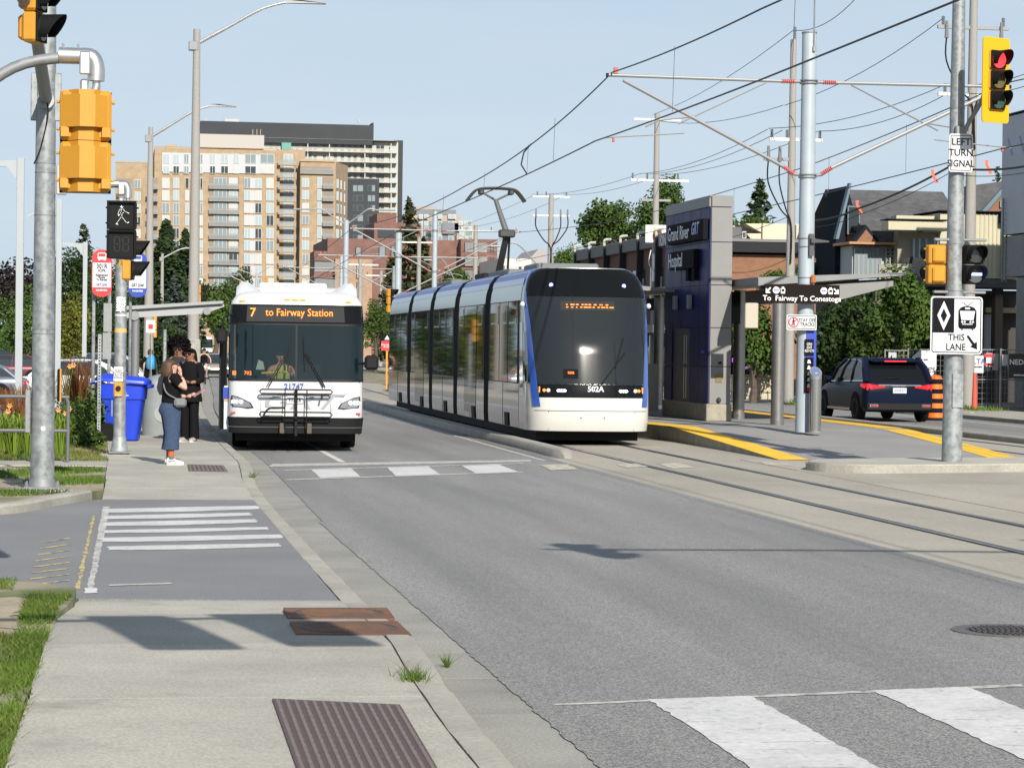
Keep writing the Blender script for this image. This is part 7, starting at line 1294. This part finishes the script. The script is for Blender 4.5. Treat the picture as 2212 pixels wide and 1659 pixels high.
# ================================================================ PEOPLE
mSKIN = mat('skin_fair', (.52, .3, .22), .5, var=.05, vs=20); mSKIN2 = mat('skin_brown', (.24, .12, .075), .5); mBTEE = mat('black_cotton', (.009, .009, .01), .9, bump=.15, bs=30, spec=.08); mJEAN = mat('denim', (.035, .06, .12), .9, var=.18, vs=25, bump=.2, bs=60); mHAIRB = mat('hair_brown', (.07, .035, .016), .6, var=.3, vs=50, stretch=(1, 1, .1)); mHAIRK = mat('hair_black', (.008, .006, .006), .8, var=.3, vs=40, spec=.1); mSHOE = mat('white_leather', (.62, .61, .58), .5); mGLASSES = mat('sunglass', (.02, .012, .01), .1)
def skin_body(name, joints, edges, root, mt, parent, extra=None, sub=2):
    me = bpy.data.meshes.new(name); ks = list(joints); me.from_pydata([joints[k][0] for k in ks], [(ks.index(a), ks.index(b)) for a, b in edges], []); o = bpy.data.objects.new(name, me); COL.objects.link(o)
    o.modifiers.new('Skin', 'SKIN'); sv_ = me.skin_vertices[0].data
    for i, k in enumerate(ks): r = joints[k][1]; sv_[i].radius = r if isinstance(r, tuple) else (r, r); sv_[i].use_root = (k == root)
    s_ = o.modifiers.new('Sub', 'SUBSURF'); s_.levels = s_.render_levels = sub
    bpy.context.view_layer.update(); dg = bpy.context.evaluated_depsgraph_get(); m2 = bpy.data.meshes.new_from_object(o.evaluated_get(dg)); bpy.data.objects.remove(o)
    if extra:
        q = M(); q.v = [tuple(v.co) for v in m2.vertices]; q.f = [tuple(p.vertices) for p in m2.polygons]; q.add(extra.v, extra.f); m3 = bpy.data.meshes.new(name); m3.from_pydata(q.v, [], q.f); m2 = m3
    m2.polygons.foreach_set('use_smooth', [True] * len(m2.polygons)); m2.materials.clear(); return link(name, m2, mt, parent)
def hand(m, w, tip, spread, r=.0085, curl=(0, 0, 0)):
    w, tip, s_ = Vector(w), Vector(tip), Vector(spread); d = tip - w; m.loft([[tuple(w + s_ * a + Vector(curl) * 0 + d.cross(s_).normalized() * b * .013) for a, b in ((-.5, -1), (.5, -1), (.5, 1), (-.5, 1))], [tuple(w + d * .5 + s_ * a * 1.6 + d.cross(s_).normalized() * b * .012) for a, b in ((-.5, -1), (.5, -1), (.5, 1), (-.5, 1))]])
    for i, (k, ln) in enumerate(((-.6, .82), (-.2, 1.0), (.2, .95), (.6, .78))): a = w + d * .48 + s_ * k * 1.2; b = a + d * .28 * ln; c = b + d * .22 * ln + Vector(curl) * ln; m.tube([a, b, c], [r, r * .95, r * .75], 6)
    m.tube([w + d * .15 - s_ * .5, w + d * .3 - s_ * 1.3, w + d * .5 - s_ * 1.35 + Vector(curl) * .4], [r * 1.15, r * 1.05, r * .8], 6)
def ell(c, a, b, n=14, z=None): return [(c[0] + a * math.cos(2 * PI * k / n), c[1] + b * math.sin(2 * PI * k / n), c[2]) for k in range(n)]
def tubing(path, name, mt, parent, n=12):
    """garment tube: (x, y, z, half depth, half width) rings"""
    return M().loft([ell((x, y, z), a, b, n) for x, y, z, a, b in path]).obj(name, mt, parent, smooth=True)
def limb_sleeve(pts, rs, name, mt, parent): return M().tube(pts, rs, 12).obj(name, mt, parent, smooth=True)
def shoe(parent, x, y, z, d, mt, sole=None, L=.28):
    d = Vector((d[0], d[1], 0)).normalized(); s_ = Vector((-d.y, d.x, 0)); rg = []
    for f, w, h in ((-.28, .03, .06), (-.22, .038, .105), (0, .042, .1), (.25, .047, .07), (.5, .047, .05), (.68, .035, .035), (.72, .012, .02)):
        c = Vector((x, y, z)) + d * f * L; rg.append([tuple(c + s_ * w * q + Vector((0, 0, zz * h))) for q, zz in ((-1, .0), (-1, .55), (-.6, 1), (.6, 1), (1, .55), (1, .0))])
    o = M().loft(rg).obj('shoe', mt, parent, smooth=True); M().loft([[(p[0] + (0), p[1], z - .012) for p in (r[0], r[5])] + [(p[0], p[1], z + .012) for p in (r[5], r[0])] for r in rg]).obj('sole', sole or mSHOE, o)
    return o
def head_extra(m, c, f, r=.1):
    c = Vector(c); f = Vector(f).normalized(); s_ = Vector((-f.y, f.x, 0)); n0 = c + f * r * .9; m.loft([[tuple(n0 + s_ * q * .016 + Vector((0, 0, z))) for q, z in ((-1, -.025), (1, -.025), (.3, .03), (-.3, .03))], [tuple(n0 + f * .025 + s_ * q * .006 + Vector((0, 0, z))) for q, z in ((-1, -.02), (1, -.02), (.5, -.012), (-.5, -.012))]])
    for g in (-1, 1): m.ball(tuple(c + s_ * g * r * .78 + f * -.005), (.018, .014, .03), 8, 5)
    m.tube([c + f * r * .84 + Vector((0, 0, -.058)) - s_ * .022, c + f * r * .9 + Vector((0, 0, -.06)), c + f * r * .84 + Vector((0, 0, -.058)) + s_ * .022], .007, 5)
def standing(label, loc, rz, skin, J, top, bottom, hair, extra, scale=1.):
    t = T('person', label, 'person', loc, rz); t.scale = (scale,) * 3
    E_ = [('pel', 'sp'), ('sp', 'ch'), ('ch', 'nk'), ('nk', 'hb'), ('hb', 'ht')]
    for g in 'RL': E_ += [('pel', 'hip' + g), ('hip' + g, 'kn' + g), ('kn' + g, 'an' + g), ('an' + g, 'to' + g), ('ch', 'sh' + g), ('sh' + g, 'el' + g), ('el' + g, 'wr' + g)]
    skin_body('body', J, E_, 'pel', skin, t, extra); return t
def base_J(**over):
    J = {'pel': ((0, 0, .95), (.11, .14)), 'sp': ((0, 0, 1.12), (.1, .12)), 'ch': ((-.01, 0, 1.33), (.11, .14)), 'nk': ((.0, 0, 1.46), .055), 'hb': ((.03, 0, 1.535), (.085, .078)), 'ht': ((.025, 0, 1.6), (.085, .078))}
    for g, s_ in (('R', -1), ('L', 1)): J.update({'hip' + g: ((0, s_ * .085, .88), .09), 'kn' + g: ((.015, s_ * .09, .49), .058), 'an' + g: ((-.01, s_ * .09, .09), .04), 'to' + g: ((.12, s_ * .1, .035), .03), 'sh' + g: ((-.02, s_ * .17, 1.385), .052), 'el' + g: ((-.02, s_ * .22, 1.1), .042), 'wr' + g: ((.08, s_ * .2, .88), .03)})
    J.update(over); return J
# --- woman in jeans (faces right, one hand at her cheek, the other holding a leaflet)
J = base_J(elR=((.2, -.23, 1.2), .05), wrR=((.13, -.17, 1.4), .032), elL=((.03, .23, 1.1), .045), wrL=((.26, .13, 1.08), .03)); J['shR'] = ((-.01, -.18, 1.37), .058); J['shL'] = ((-.01, .18, 1.37), .058)
ex = M(); hand(ex, (.13, -.17, 1.4), (.1, -.12, 1.57), (.025, .0, 0), curl=(-.012, .012, 0)); hand(ex, (.26, .13, 1.08), (.4, .08, 1.13), (0, .02, .02), curl=(.0, -.01, .01)); head_extra(ex, (.03, 0, 1.56), (1, 0, 0))
w1 = standing('woman in black T-shirt and cropped blue jeans with a grey shoulder bag', (.9, 41.0, .15), R_(8), mSKIN, J, None, None, None, ex, .985)
tubing([(0, 0, .93, .16, .17), (.0, 0, 1.02, .16, .165), (.01, 0, 1.14, .155, .155), (.02, 0, 1.26, .165, .17), (.005, 0, 1.35, .145, .178), (-.005, 0, 1.42, .1, .13), (-.005, 0, 1.455, .06, .075)], 'shirt', mBTEE, w1)
limb_sleeve([(-.01, -.13, 1.4), (.04, -.185, 1.35), (.1, -.2, 1.29)], [.075, .085, .078], 'sleeve', mBTEE, w1); limb_sleeve([(-.01, .13, 1.4), (-.0, .19, 1.33), (.01, .2, 1.24)], [.075, .085, .078], 'sleeve', mBTEE, w1)
tubing([(-.01, 0, .78, .155, .175), (-.03, 0, .86, .178, .18), (-.02, 0, .93, .165, .172), (0, 0, 1.0, .152, .162)], 'jeans', mJEAN, w1)
for g in (-1, 1): tubing([(-.01, g * .085, .86, .155, .092), (.0, g * .088, .7, .135, .09), (.01, g * .09, .5, .115, .084), (.0, g * .09, .35, .12, .088), (-.01, g * .09, .245, .13, .094), (-.01, g * .09, .235, .11, .08)], 'trouser_leg', mJEAN, w1); M().cyl((-.01, g * .09, .14), (-.01, g * .09, .225), .047, .05, 10).obj('sock', mat('orange_sock', (.5, .11, .04), .9), w1); M().cyl((-.01, g * .09, .09), (-.01, g * .09, .14), .048, n=10).obj('sock_heel', mat('grey_sock', (.12, .12, .13), .9), w1); shoe(w1, -.0, g * .09, .012, (1, g * .1), mSHOE)
M().box((.0, -.137, .06), (.12, .004, .02), .001).obj('shoe_mark', mat('grey_mark', (.2, .2, .22), .6), w1)
hr = [(1.665, .03, .02), (1.65, .07, .06), (1.61, .108, .093), (1.56, .115, .1), (1.5, .118, .108), (1.45, .12, .108), (1.4, .108, .1), (1.385, .08, .08)]
M().loft([[(-.035 + a * 1.1 * math.cos(2 * PI * k / 18) * (1 if math.cos(2 * PI * k / 18) < .1 else (1.0 if z > 1.6 else .4)) + .008 * math.sin(7 * k + z * 40), b * math.sin(2 * PI * k / 18), z) for k in range(18)] for z, a, b in hr]).obj('hair', mHAIRB, w1, smooth=True)
M().box((.112, 0, 1.585), (.02, .15, .035), .008).obj('glasses', mGLASSES, w1)
bg_ = M().box((.11, -.2, .99), (.2, .08, .14), .035).obj('shoulder_bag', mat('grey_bag', (.16, .17, .18), .7), w1); M().tube(smooth_pts([(.05, -.19, 1.05), (-.1, -.18, 1.14), (-.13, -.05, 1.28), (-.06, .1, 1.42), (.06, .12, 1.4), (.13, 0, 1.2), (.15, -.15, 1.06)], 4), .012, 6).obj('bag_strap', MATS['grey_bag'], bg_)
M().add([(.36, -.02, 1.06), (.56, -.02, 1.19), (.56, .17, 1.21), (.36, .17, 1.08), (.36, -.02, 1.063), (.56, -.02, 1.193), (.56, .17, 1.213), (.36, .17, 1.083)], [(0, 1, 2, 3), (7, 6, 5, 4), (0, 4, 5, 1), (1, 5, 6, 2), (2, 6, 7, 3), (3, 7, 4, 0)]).obj('leaflet', mat('printed_leaflet', (.35, .3, .28), .6, var=.7, vs=12, tint=((.4, .06, .05), 11, .5, .55)), loc=(.9, 41.0, .15), rot=(0, 0, R_(8)), label='printed leaflet held by the woman in jeans', cat='leaflet')
# --- woman in black with long dark hair (faces the camera, turned left)
J = base_J(elR=((.04, -.24, 1.1), .042), wrR=((.2, -.12, 1.06), .03), elL=((.03, .24, 1.1), .042), wrL=((.2, .1, 1.06), .03)); ex = M(); hand(ex, (.2, -.12, 1.06), (.33, -.04, 1.1), (0, .02, .015)); hand(ex, (.2, .1, 1.06), (.33, .03, 1.1), (0, .02, .015)); head_extra(ex, (.03, 0, 1.56), (1, 0, 0))
w2 = standing('woman in loose black clothes and sunglasses with long dark hair', (1.47, 50.6, .15), R_(-118), mSKIN2, J, None, None, None, ex, 1.08)
def black_outfit(t, mt=mBTEE):
    tubing([(0, 0, .72, .2, .23), (0, 0, .9, .17, .21), (0, 0, 1.14, .14, .17), (.0, 0, 1.28, .14, .175), (.0, 0, 1.37, .125, .175), (-.005, 0, 1.43, .085, .11), (-.0, 0, 1.46, .06, .07)], 'loose_top', mt, t)
    for g in (-1, 1): limb_sleeve([(-.01, g * .14, 1.4), (.0, g * .2, 1.28), (.03, g * .235, 1.12), (.13, g * .17, 1.07)], [.075, .075, .07, .065], 'sleeve', mt, t); tubing([(0, g * .085, .88, .11, .095), (.01, g * .09, .5, .085, .08), (-.01, g * .09, .1, .095, .085), (-.01, g * .09, .06, .09, .08)], 'trouser_leg', mt, t); shoe(t, 0, g * .09, .012, (1, g * .15), mat('grey_trainer', (.35, .33, .32), .6))
    M().box((.115, 0, 1.585), (.02, .15, .045), .01).obj('sunglasses', mGLASSES, t)
black_outfit(w2)
M().loft([[(-.03 + a * math.cos(2 * PI * k / 18) * (1 if math.cos(2 * PI * k / 18) < .1 else (1.0 if z > 1.61 else .2)), b * math.sin(2 * PI * k / 18), z) for k in range(18)] for z, a, b in ((1.675, .03, .02), (1.65, .08, .07), (1.6, .105, .095), (1.5, .115, .11), (1.35, .12, .13), (1.2, .09, .12), (1.12, .04, .06))]).obj('hair', mHAIRK, w2, smooth=True)
w3 = standing('person with a large black afro standing behind the woman in black', (1.3, 53.2, .15), R_(-100), mSKIN2, J, None, None, None, ex, 1.13); black_outfit(w3, mat('charcoal_cotton', (.02, .02, .022), .9))
P_ = rng.normal(size=(2200, 3)); P_ /= np.linalg.norm(P_, axis=1, keepdims=True); P_ = np.array([-.06, 0, 1.64]) + P_ * (rng.random(2200) ** .25)[:, None] * np.array([.19, .22, .2]); P_ = P_[(P_[:, 0] < .06) | (P_[:, 2] > 1.66)]; quads(P_, rng.normal(size=P_.shape), .02, 'afro_hair', mHAIRK, w3); M().ball((-.05, 0, 1.63), (.13, .16, .15), 14, 9).obj('hair_core', mHAIRK, w3)
w4 = copy_tree(w2, None, (12.6, 62.8, .33), R_(90), 'passenger in dark clothes glimpsed between the tram and the pylon')
# --- person with a blue backpack near the shelter
w5 = standing('walker with a bright blue backpack beyond the bus stop', (at(324, 800, 92).x, 92, .15), R_(100), mSKIN, base_J(), None, None, None, None, 1.0); black_outfit(w5); M().ball((0, 0, 1.57), (.11, .1, .13), 12, 8).obj('hair', mHAIRB, w5)
bp_ = M().loft([ell((-.22, 0, z), a, b, 12) for z, a, b in ((.98, .1, .13), (1.05, .15, .18), (1.25, .15, .19), (1.42, .1, .14), (1.5, .03, .05))]).obj('backpack', mat('backpack_blue', (.03, .25, .45), .6), loc=tuple(w5.location), rot=(0, 0, R_(100)), smooth=True, label='bright blue backpack worn by the walker', cat='backpack')
# --- cyclist
cy = at(443, 831, 131); bk = T('bicycle', 'bicycle with a lit front lamp coming down the bike lane', 'bicycle', (cy.x, 131, .012), R_(4)); mFR = mat('bike_blue', (.04, .1, .3), .4)
for y in (0, 1.08): M().tube([(0, y + .335 * math.cos(a), .345 + .335 * math.sin(a)) for a in lin(0, 2 * PI, 24)], .022, 6).obj('tyre', mRUB, bk)
M().tube([(0, 0, .345), (0, .22, .95)], .02, 6).tube([(0, .2, .88), (0, .62, .35)], .022, 6).tube([(0, .24, .95), (0, .78, .85)], .018, 6).tube([(0, .62, .35), (0, .82, 1.0)], .018, 6).tube([(0, .62, .35), (0, 1.08, .345)], .014, 6).obj('frame', mFR, bk); M().tube([(-.32, .22, 1.05), (-.1, .18, 1.06), (.1, .18, 1.06), (.32, .22, 1.05)], .014, 6).obj('handlebar', mBLACK, bk); M().box((0, .84, 1.02), (.16, .26, .05), .02).obj('saddle', mBLACK, bk); M().ball((0, .1, .9), .05, 8, 5).obj('lamp', mLAMP, bk)
J = {'pel': ((0, .82, 1.08), (.14, .11)), 'sp': ((0, .76, 1.26), (.12, .1)), 'ch': ((0, .66, 1.45), (.15, .1)), 'nk': ((0, .58, 1.57), .055), 'hb': ((0, .54, 1.65), .08), 'ht': ((0, .55, 1.72), .08)}
for g, s_ in (('R', -1), ('L', 1)): J.update({'hip' + g: ((s_ * .09, .8, 1.04), .095), 'kn' + g: ((s_ * .13, .45, .78 if g == 'R' else .9), .068), 'an' + g: ((s_ * .11, .6, .28 if g == 'R' else .42), .045), 'to' + g: ((s_ * .11, .46, .23 if g == 'R' else .38), .035), 'sh' + g: ((s_ * .18, .63, 1.49), .052), 'el' + g: ((s_ * .3, .42, 1.28), .04), 'wr' + g: ((s_ * .3, .24, 1.09), .03)})
ex = M(); [hand(ex, (g * .3, .24, 1.09), (g * .3, .16, 1.06), (.02, 0, 0)) for g in (-1, 1)]; head_extra(ex, (0, .54, 1.68), (0, -1, 0)); cyc = standing('cyclist in a black tank top and helmet riding towards the viewer', (cy.x, 131, .012), R_(4), mSKIN, J, None, None, None, ex)
M().loft([ell((0, y, z), a, b, 12) for y, z, a, b in ((.84, 1.0, .2, .18), (.8, 1.15, .18, .16), (.74, 1.3, .175, .15), (.67, 1.42, .17, .15), (.64, 1.5, .12, .13))]).obj('tank_top', mBTEE, cyc, smooth=True); M().loft([ell((0, .8, .94), .22, .19), ell((0, .82, 1.1), .2, .17)]).obj('shorts', mBTEE, cyc, smooth=True); M().ball((0, .57, 1.74), (.1, .13, .075), 12, 7).obj('helmet', mBLACK, cyc, smooth=True); M().box((0, .455, 1.7), (.14, .02, .035), .008).obj('sunglasses', mGLASSES, cyc)
for g, z in ((-1, .23), (1, .38)): shoe(cyc, g * .11, .58, z, (0, -1), mat('grey_trainer', (.35, .33, .32), .6))
# --- bus driver
drv = T('person', 'bus driver in a yellow-green safety vest behind the windscreen', 'person', (3.45, 49.6, 0), R_(-3.2)); J = {'pel': ((-.28, 1.2, 1.1), (.15, .13)), 'sp': ((-.28, 1.2, 1.3), (.14, .11)), 'ch': ((-.28, 1.15, 1.55), (.17, .12)), 'nk': ((-.28, 1.12, 1.7), .06), 'hb': ((-.28, 1.08, 1.78), .085), 'ht': ((-.28, 1.09, 1.86), .085)}
for g, s_ in (('R', -1), ('L', 1)): J.update({'hip' + g: ((-.28 + s_ * .1, 1.15, 1.06), .09), 'kn' + g: ((-.28 + s_ * .16, .8, 1.08), .07), 'an' + g: ((-.28 + s_ * .16, .72, 1.0), .05), 'to' + g: ((-.28 + s_ * .16, .64, .97), .04), 'sh' + g: ((-.28 + s_ * .2, 1.12, 1.6), .06), 'el' + g: ((-.28 + s_ * .26, .92, 1.42), .05), 'wr' + g: ((-.28 + s_ * .18, .76, 1.5), .035)})
ex = M(); [hand(ex, (-.28 + g * .18, .76, 1.5), (-.28 + g * .16, .7, 1.56), (.02, 0, 0)) for g in (-1, 1)]; head_extra(ex, (-.28, 1.08, 1.82), (0, -1, 0)); E_ = [('pel', 'sp'), ('sp', 'ch'), ('ch', 'nk'), ('nk', 'hb'), ('hb', 'ht')]
for g in 'RL': E_ += [('pel', 'hip' + g), ('hip' + g, 'kn' + g), ('kn' + g, 'an' + g), ('an' + g, 'to' + g), ('ch', 'sh' + g), ('sh' + g, 'el' + g), ('el' + g, 'wr' + g)]
skin_body('body', J, E_, 'pel', mSKIN, drv, ex, 1); M().loft([ell((-.28, y, z), a, b, 12) for y, z, a, b in ((1.2, 1.05, .2, .17), (1.2, 1.3, .2, .16), (1.15, 1.52, .22, .16), (1.12, 1.64, .14, .1))]).obj('safety_vest', mat('hi_vis', (.5, .6, .12), .7, emit=(.4, .5, .1), es=.0), drv, smooth=True); M().ball((-.28, 1.11, 1.88), (.1, .11, .08), 10, 6).obj('hair', mHAIRK, drv)
# ================================================================ BUS STOP AND OTHER SMALL THINGS
def flag_sign(label, px0, px1, py0, py1, Y, col, lines):
    a, c = at(px0, py0, Y), at(px1, py1, Y); w, h = c.x - a.x, a.z - c.z; t = T('bus_stop_sign', label, 'sign', ((a.x + c.x) / 2, Y, (a.z + c.z) / 2), 0, 'bus stop flag signs'); o = rrect(w, h, w * .3, 5); top = [(x, z if z < 0 else (h / 2 - w / 2 + math.sqrt(max(0, (w / 2) ** 2 - x * x)) if z > h / 2 - w * .32 else z)) for x, z in o]
    M().prism(rrect(w, h, w * .45, 6), -.02, 0, 1).obj('panel', col, t); M().prism([(-w * .46, -h * .3), (w * .46, -h * .3), (w * .46, h * .22), (-w * .46, h * .22)], -.024, -.0205, 1).obj('white_field', mSIGNW, t)
    for s_, z, sz, m_, sx in lines: text(t, s_, (0, -.027, z * h), sz * h, m_, sx=sx, bold=.002)
    M().prism(rrect(w * .44, h * .15, .03, cy=h * .36), -.024, -.0205, 1).obj('bus_symbol', mSIGNW, t); M().prism([(-w * .17, h * .35), (w * .17, h * .35), (w * .17, h * .415), (-w * .17, h * .415)], -.027, -.0245, 1).obj('bus_symbol_window', col, t)
    for s_ in (-1, 1): M().prism([(s_ * w * .14 - .02, h * .27), (s_ * w * .14 + .02, h * .27), (s_ * w * .14 + .02, h * .285), (s_ * w * .14 - .02, h * .285)], -.024, -.0205, 1).obj('bus_symbol_wheel', mSIGNW, t)
    return t
flag_sign('red and white bus stop sign reading 301R ION Replacement Shuttle', 199, 241, 539, 642, 52, mRED, [('301R', .145, .135, mTEXTK, .8), ('ION', .055, .09, mTEXTK, .9), ('Replacement\nShuttle\nTo Fairway', -.09, .058, mTEXTK, .85), ('GRT 2540', -.245, .075, mTEXTB, .72), ('519-585-7555', -.36, .045, mTEXTW, .9)])
flag_sign('blue and white bus stop sign reading 7', 278, 317, 545, 643, 52, mBLUEB, [('7', .1, .22, mTEXTK, .9), ('GRT 2540', -.235, .09, mTEXTK, .72), ('519-585-7555', -.36, .045, mTEXTW, .9)])
def post(label, px, pybase, Y, pytop, r=.035, mt=None, z0=.13): b = at(px, pybase, Y); M().cyl((0, 0, 0), (0, 0, at(px, pytop, Y).z - z0), r, n=8).obj('sign_post', mt or mGALV, loc=(b.x, Y, z0), smooth=True, label=label, cat='post', group='sign posts by the bus stop')
post('round post carrying the red bus sign', 200, 900, 52.2, 545); post('round post right of the red bus sign', 234, 900, 54, 570); post('pale post of the blue bus sign', 279, 900, 52.2, 640, .028)
b = gp(213, 960, .13); t = T('perforated_post', 'perforated square steel post left of the blue bin', 'post', (b.x, b.y, .12)); H = at(214, 722, b.y).z - .12; M().b2((-.032, -.032, 0), (.032, .032, H)).obj('post', mGALV, t)
for k_ in range(34): M().cyl((0, -.036, .1 + k_ * (H - .2) / 33), (0, -.031, .1 + k_ * (H - .2) / 33), .013, n=8).obj('hole', mBLACK, t)
a, c = at(224, 655, b.y), at(241, 717, b.y); M().b2((a.x - b.x, -.0, c.z - .12), (c.x - b.x, .01, a.z - .12), .0).obj('sign_back', mGALV2, t); a, c = at(222, 719, b.y), at(240, 776, b.y); M().b2((a.x - b.x, .0, c.z - .12), (c.x - b.x, .01, a.z - .12)).obj('sign_back', mGALV2, t)
# blue wheeled bin and grey container
mBIN = mat('bin_blue', (.012, .045, .5), .4, var=.06, vs=3); b = gp(288, 953, .15); t = T('wheeled_bin', 'bright blue wheeled recycling bin behind the slim pole', 'bin', (b.x - .2, b.y + .35, .15), R_(84)); t.scale = (1.2, 1.22, 1.1)
M().loft([rrect(.56, .6, .07, 3) and [(x, y, z) for x, y in rrect(w, d, .07, 3)] for z, w, d in ((.02, .52, .5), (.3, .56, .56), (.72, .62, .66), (.74, .66, .7), (1.0, .68, .74))]).obj('body', mBIN, t, smooth=True); M().loft([[(x, y, z + (.05 if y > 0 else 0)) for x, y in rrect(w, d, .07, 3)] for z, w, d in ((1.0, .8, .84), (1.05, .8, .84), (1.09, .74, .78), (1.13, .55, .55))]).obj('lid', mBIN, t, smooth=True)
M().b2((-.36, -.46, .93), (.36, -.4, 1.0), .02).obj('rim', mBIN, t); wheel(t, (-.36, .2, .16), .16, .06, mBLACK, -1, 5); wheel(t, (.36, .2, .16), .16, .06, mBLACK, 1, 5); M().tube([(-.25, .42, 1.02), (-.25, .5, 1.0), (.25, .5, 1.0), (.25, .42, 1.02)], .018, 6).obj('handle', mBIN, t); text(t, 'CITY OF\nKITCHENER', (-.345, .0, .82), .045, mTEXTW, rz=-PI / 2)
t = T('grey_container', 'grey domed waste container behind the blue bin', 'bin', (1.0, 54.0, .15)); M().loft([[(x, y, z) for x, y in rrect(w, w, w * .3, 4)] for z, w in ((0, .8), (.75, .8), (.9, .78), (.92, .7), (1.1, .68), (1.2, .55), (1.26, .2))]).obj('shell', mat('container_grey', (.22, .24, .25), .5, .1, var=.08, vs=4), t, smooth=True); d = disc(.17, -.402, .01, 24); d.v = [(x, y, z + .45) for x, y, z in d.v]; d.obj('round_emblem', mat('emblem_grey', (.3, .32, .33), .5), t)
# bus shelter
Ys = 57; t = T('bus_shelter', 'slim grey cantilever bus shelter roof reaching over the pavement', 'bus shelter', (at(290, 900, Ys).x, Ys, .15)); ox = t.location.x; q = lambda px, py: (at(px, py, Ys).x - ox, at(px, py, Ys).z - .15)
M().prism([q(262, 672), q(484, 658), q(484, 663), q(440, 678), q(262, 688)], 0, .12, 1).obj('roof_beam', mat('shelter_grey', (.33, .34, .35), .5, .2), t); M().loft([[(q(262, 670)[0], y, q(262, 670)[1]), (q(482, 656)[0], y, q(482, 656)[1]), (q(482, 656)[0], y, q(482, 656)[1] + .06), (q(262, 670)[0], y, q(262, 670)[1] + .08)] for y in (-.1, 3.2)]).obj('roof_panel', mat('shelter_roof', (.3, .31, .32), .5), t)
for px, py, r_ in ((291, 682, .1), (447, 672, .085)): d = disc(r_, -.02, .05, 20); e = q(px, py); d.v = [(x + e[0], y, z + e[1]) for x, y, z in d.v]; d.obj('end_cap', mGALV2, t)
for y in (0.05, 3.0): M().cyl((q(292, 800)[0], y, 0), (q(292, 800)[0], y, q(292, 690)[1]), .09, n=14).obj('column', mat('shelter_post', (.2, .21, .22), .5, .3), t, smooth=True)
for x in (-.3, .35): M().b2((x, .4, .3), (x + .02, 2.8, 2.1)).obj('glass_pane', mat('shelter_glass', (.5, .56, .58), .1, alpha=.35, spec=.6), t)
e = q(325, 706); M().b2((e[0] - .1, -.3, e[1] - .14), (e[0] + .1, -.28, e[1] + .14), .01).obj('small_notice', mWHITE, t); M().b2((e[0] - .05, -.305, e[1] - .05), (e[0] + .05, -.3, e[1] + .05)).obj('red_print', mRED, t)
# pipe railing
a, c = gp(-30, 1000, .13), gp(146, 1000, .13); t = T('pipe_railing', 'galvanised two-rail pipe railing in front of the flower bed', 'railing', (c.x, c.y, .13)); H = at(146, 858, c.y).z - .13; Hm = at(146, 931, c.y).z - .13; L_ = c.x - a.x; mGALV_ = mGALV; mGALV = mRAILING
M().tube(smooth_pts([(-L_, 0, H), (-.1, 0, H), (-.02, 0, H - .03), (0, 0, H - .12)], 3), .03, 8).obj('top_rail', mGALV, t, smooth=True); M().tube([(-L_, 0, Hm), (0, 0, Hm)], .03, 8).obj('mid_rail', mGALV, t, smooth=True)
for x in (0, -.55, -1.3): M().cyl((x, 0, 0), (x, 0, H - (.1 if x == 0 else 0)), .03, n=10).obj('post', mGALV, t, smooth=True)
mGALV = mGALV_
# far signals, emergency sign, bollards
def far_signal(label, px, py, Y, face=0, n=3): signal_head(label, tuple(at(px, py, Y)), R_(face), [mLOFF] * n, group='distant traffic lights')
far_signal('narrow yellow signal edge beside the nearest street lamp', 431, 646, 95, 85); far_signal('yellow traffic light left of the tram tail', 844, 650, 112, 60); far_signal('distant yellow signal above the bus roof', 576, 607, 330, 180, 3); far_signal('distant yellow signal behind the bus roof corner', 521, 617, 230, 180, 2); far_signal('small yellow signal by the bus shelter', 336, 705, 118, 90)
for lab, px, py, Y, top in (('dark signal post behind the yellow traffic light', 848, 820, 113, 575), ('slim galvanised signal pole with a curved arm among the spruces', 355, 830, 116, 712)): b = at(px, py, Y); M().cyl((0, 0, 0), (0, 0, at(px, top, Y).z), .09, .08, 10).obj('signal_post', mGALV, loc=(b.x, Y, 0), smooth=True, label=lab, cat='pole')
c = at(836, 747, 112); t = sign_board('red emergency access sign by the tram tail', tuple(c), .5, .42, .02, mt=mRED, border=False); text(t, 'Emergency\nAccess', (0, -.01, .0), .11, mTEXTW); M().b2((-.04, .0, -1.9), (.04, .05, -.2)).obj('yellow_post', mSIGY, t); M().prism([(-.25, .22), (.25, .22), (.25, .5), (-.25, .5)], -.005, 0, 1).obj('black_top', mSIGNK, t); M().prism([(-.12, .26), (.12, .26), (0, .46)], -.01, -.006, 1).obj('warning_triangle', mSIGNW, t)
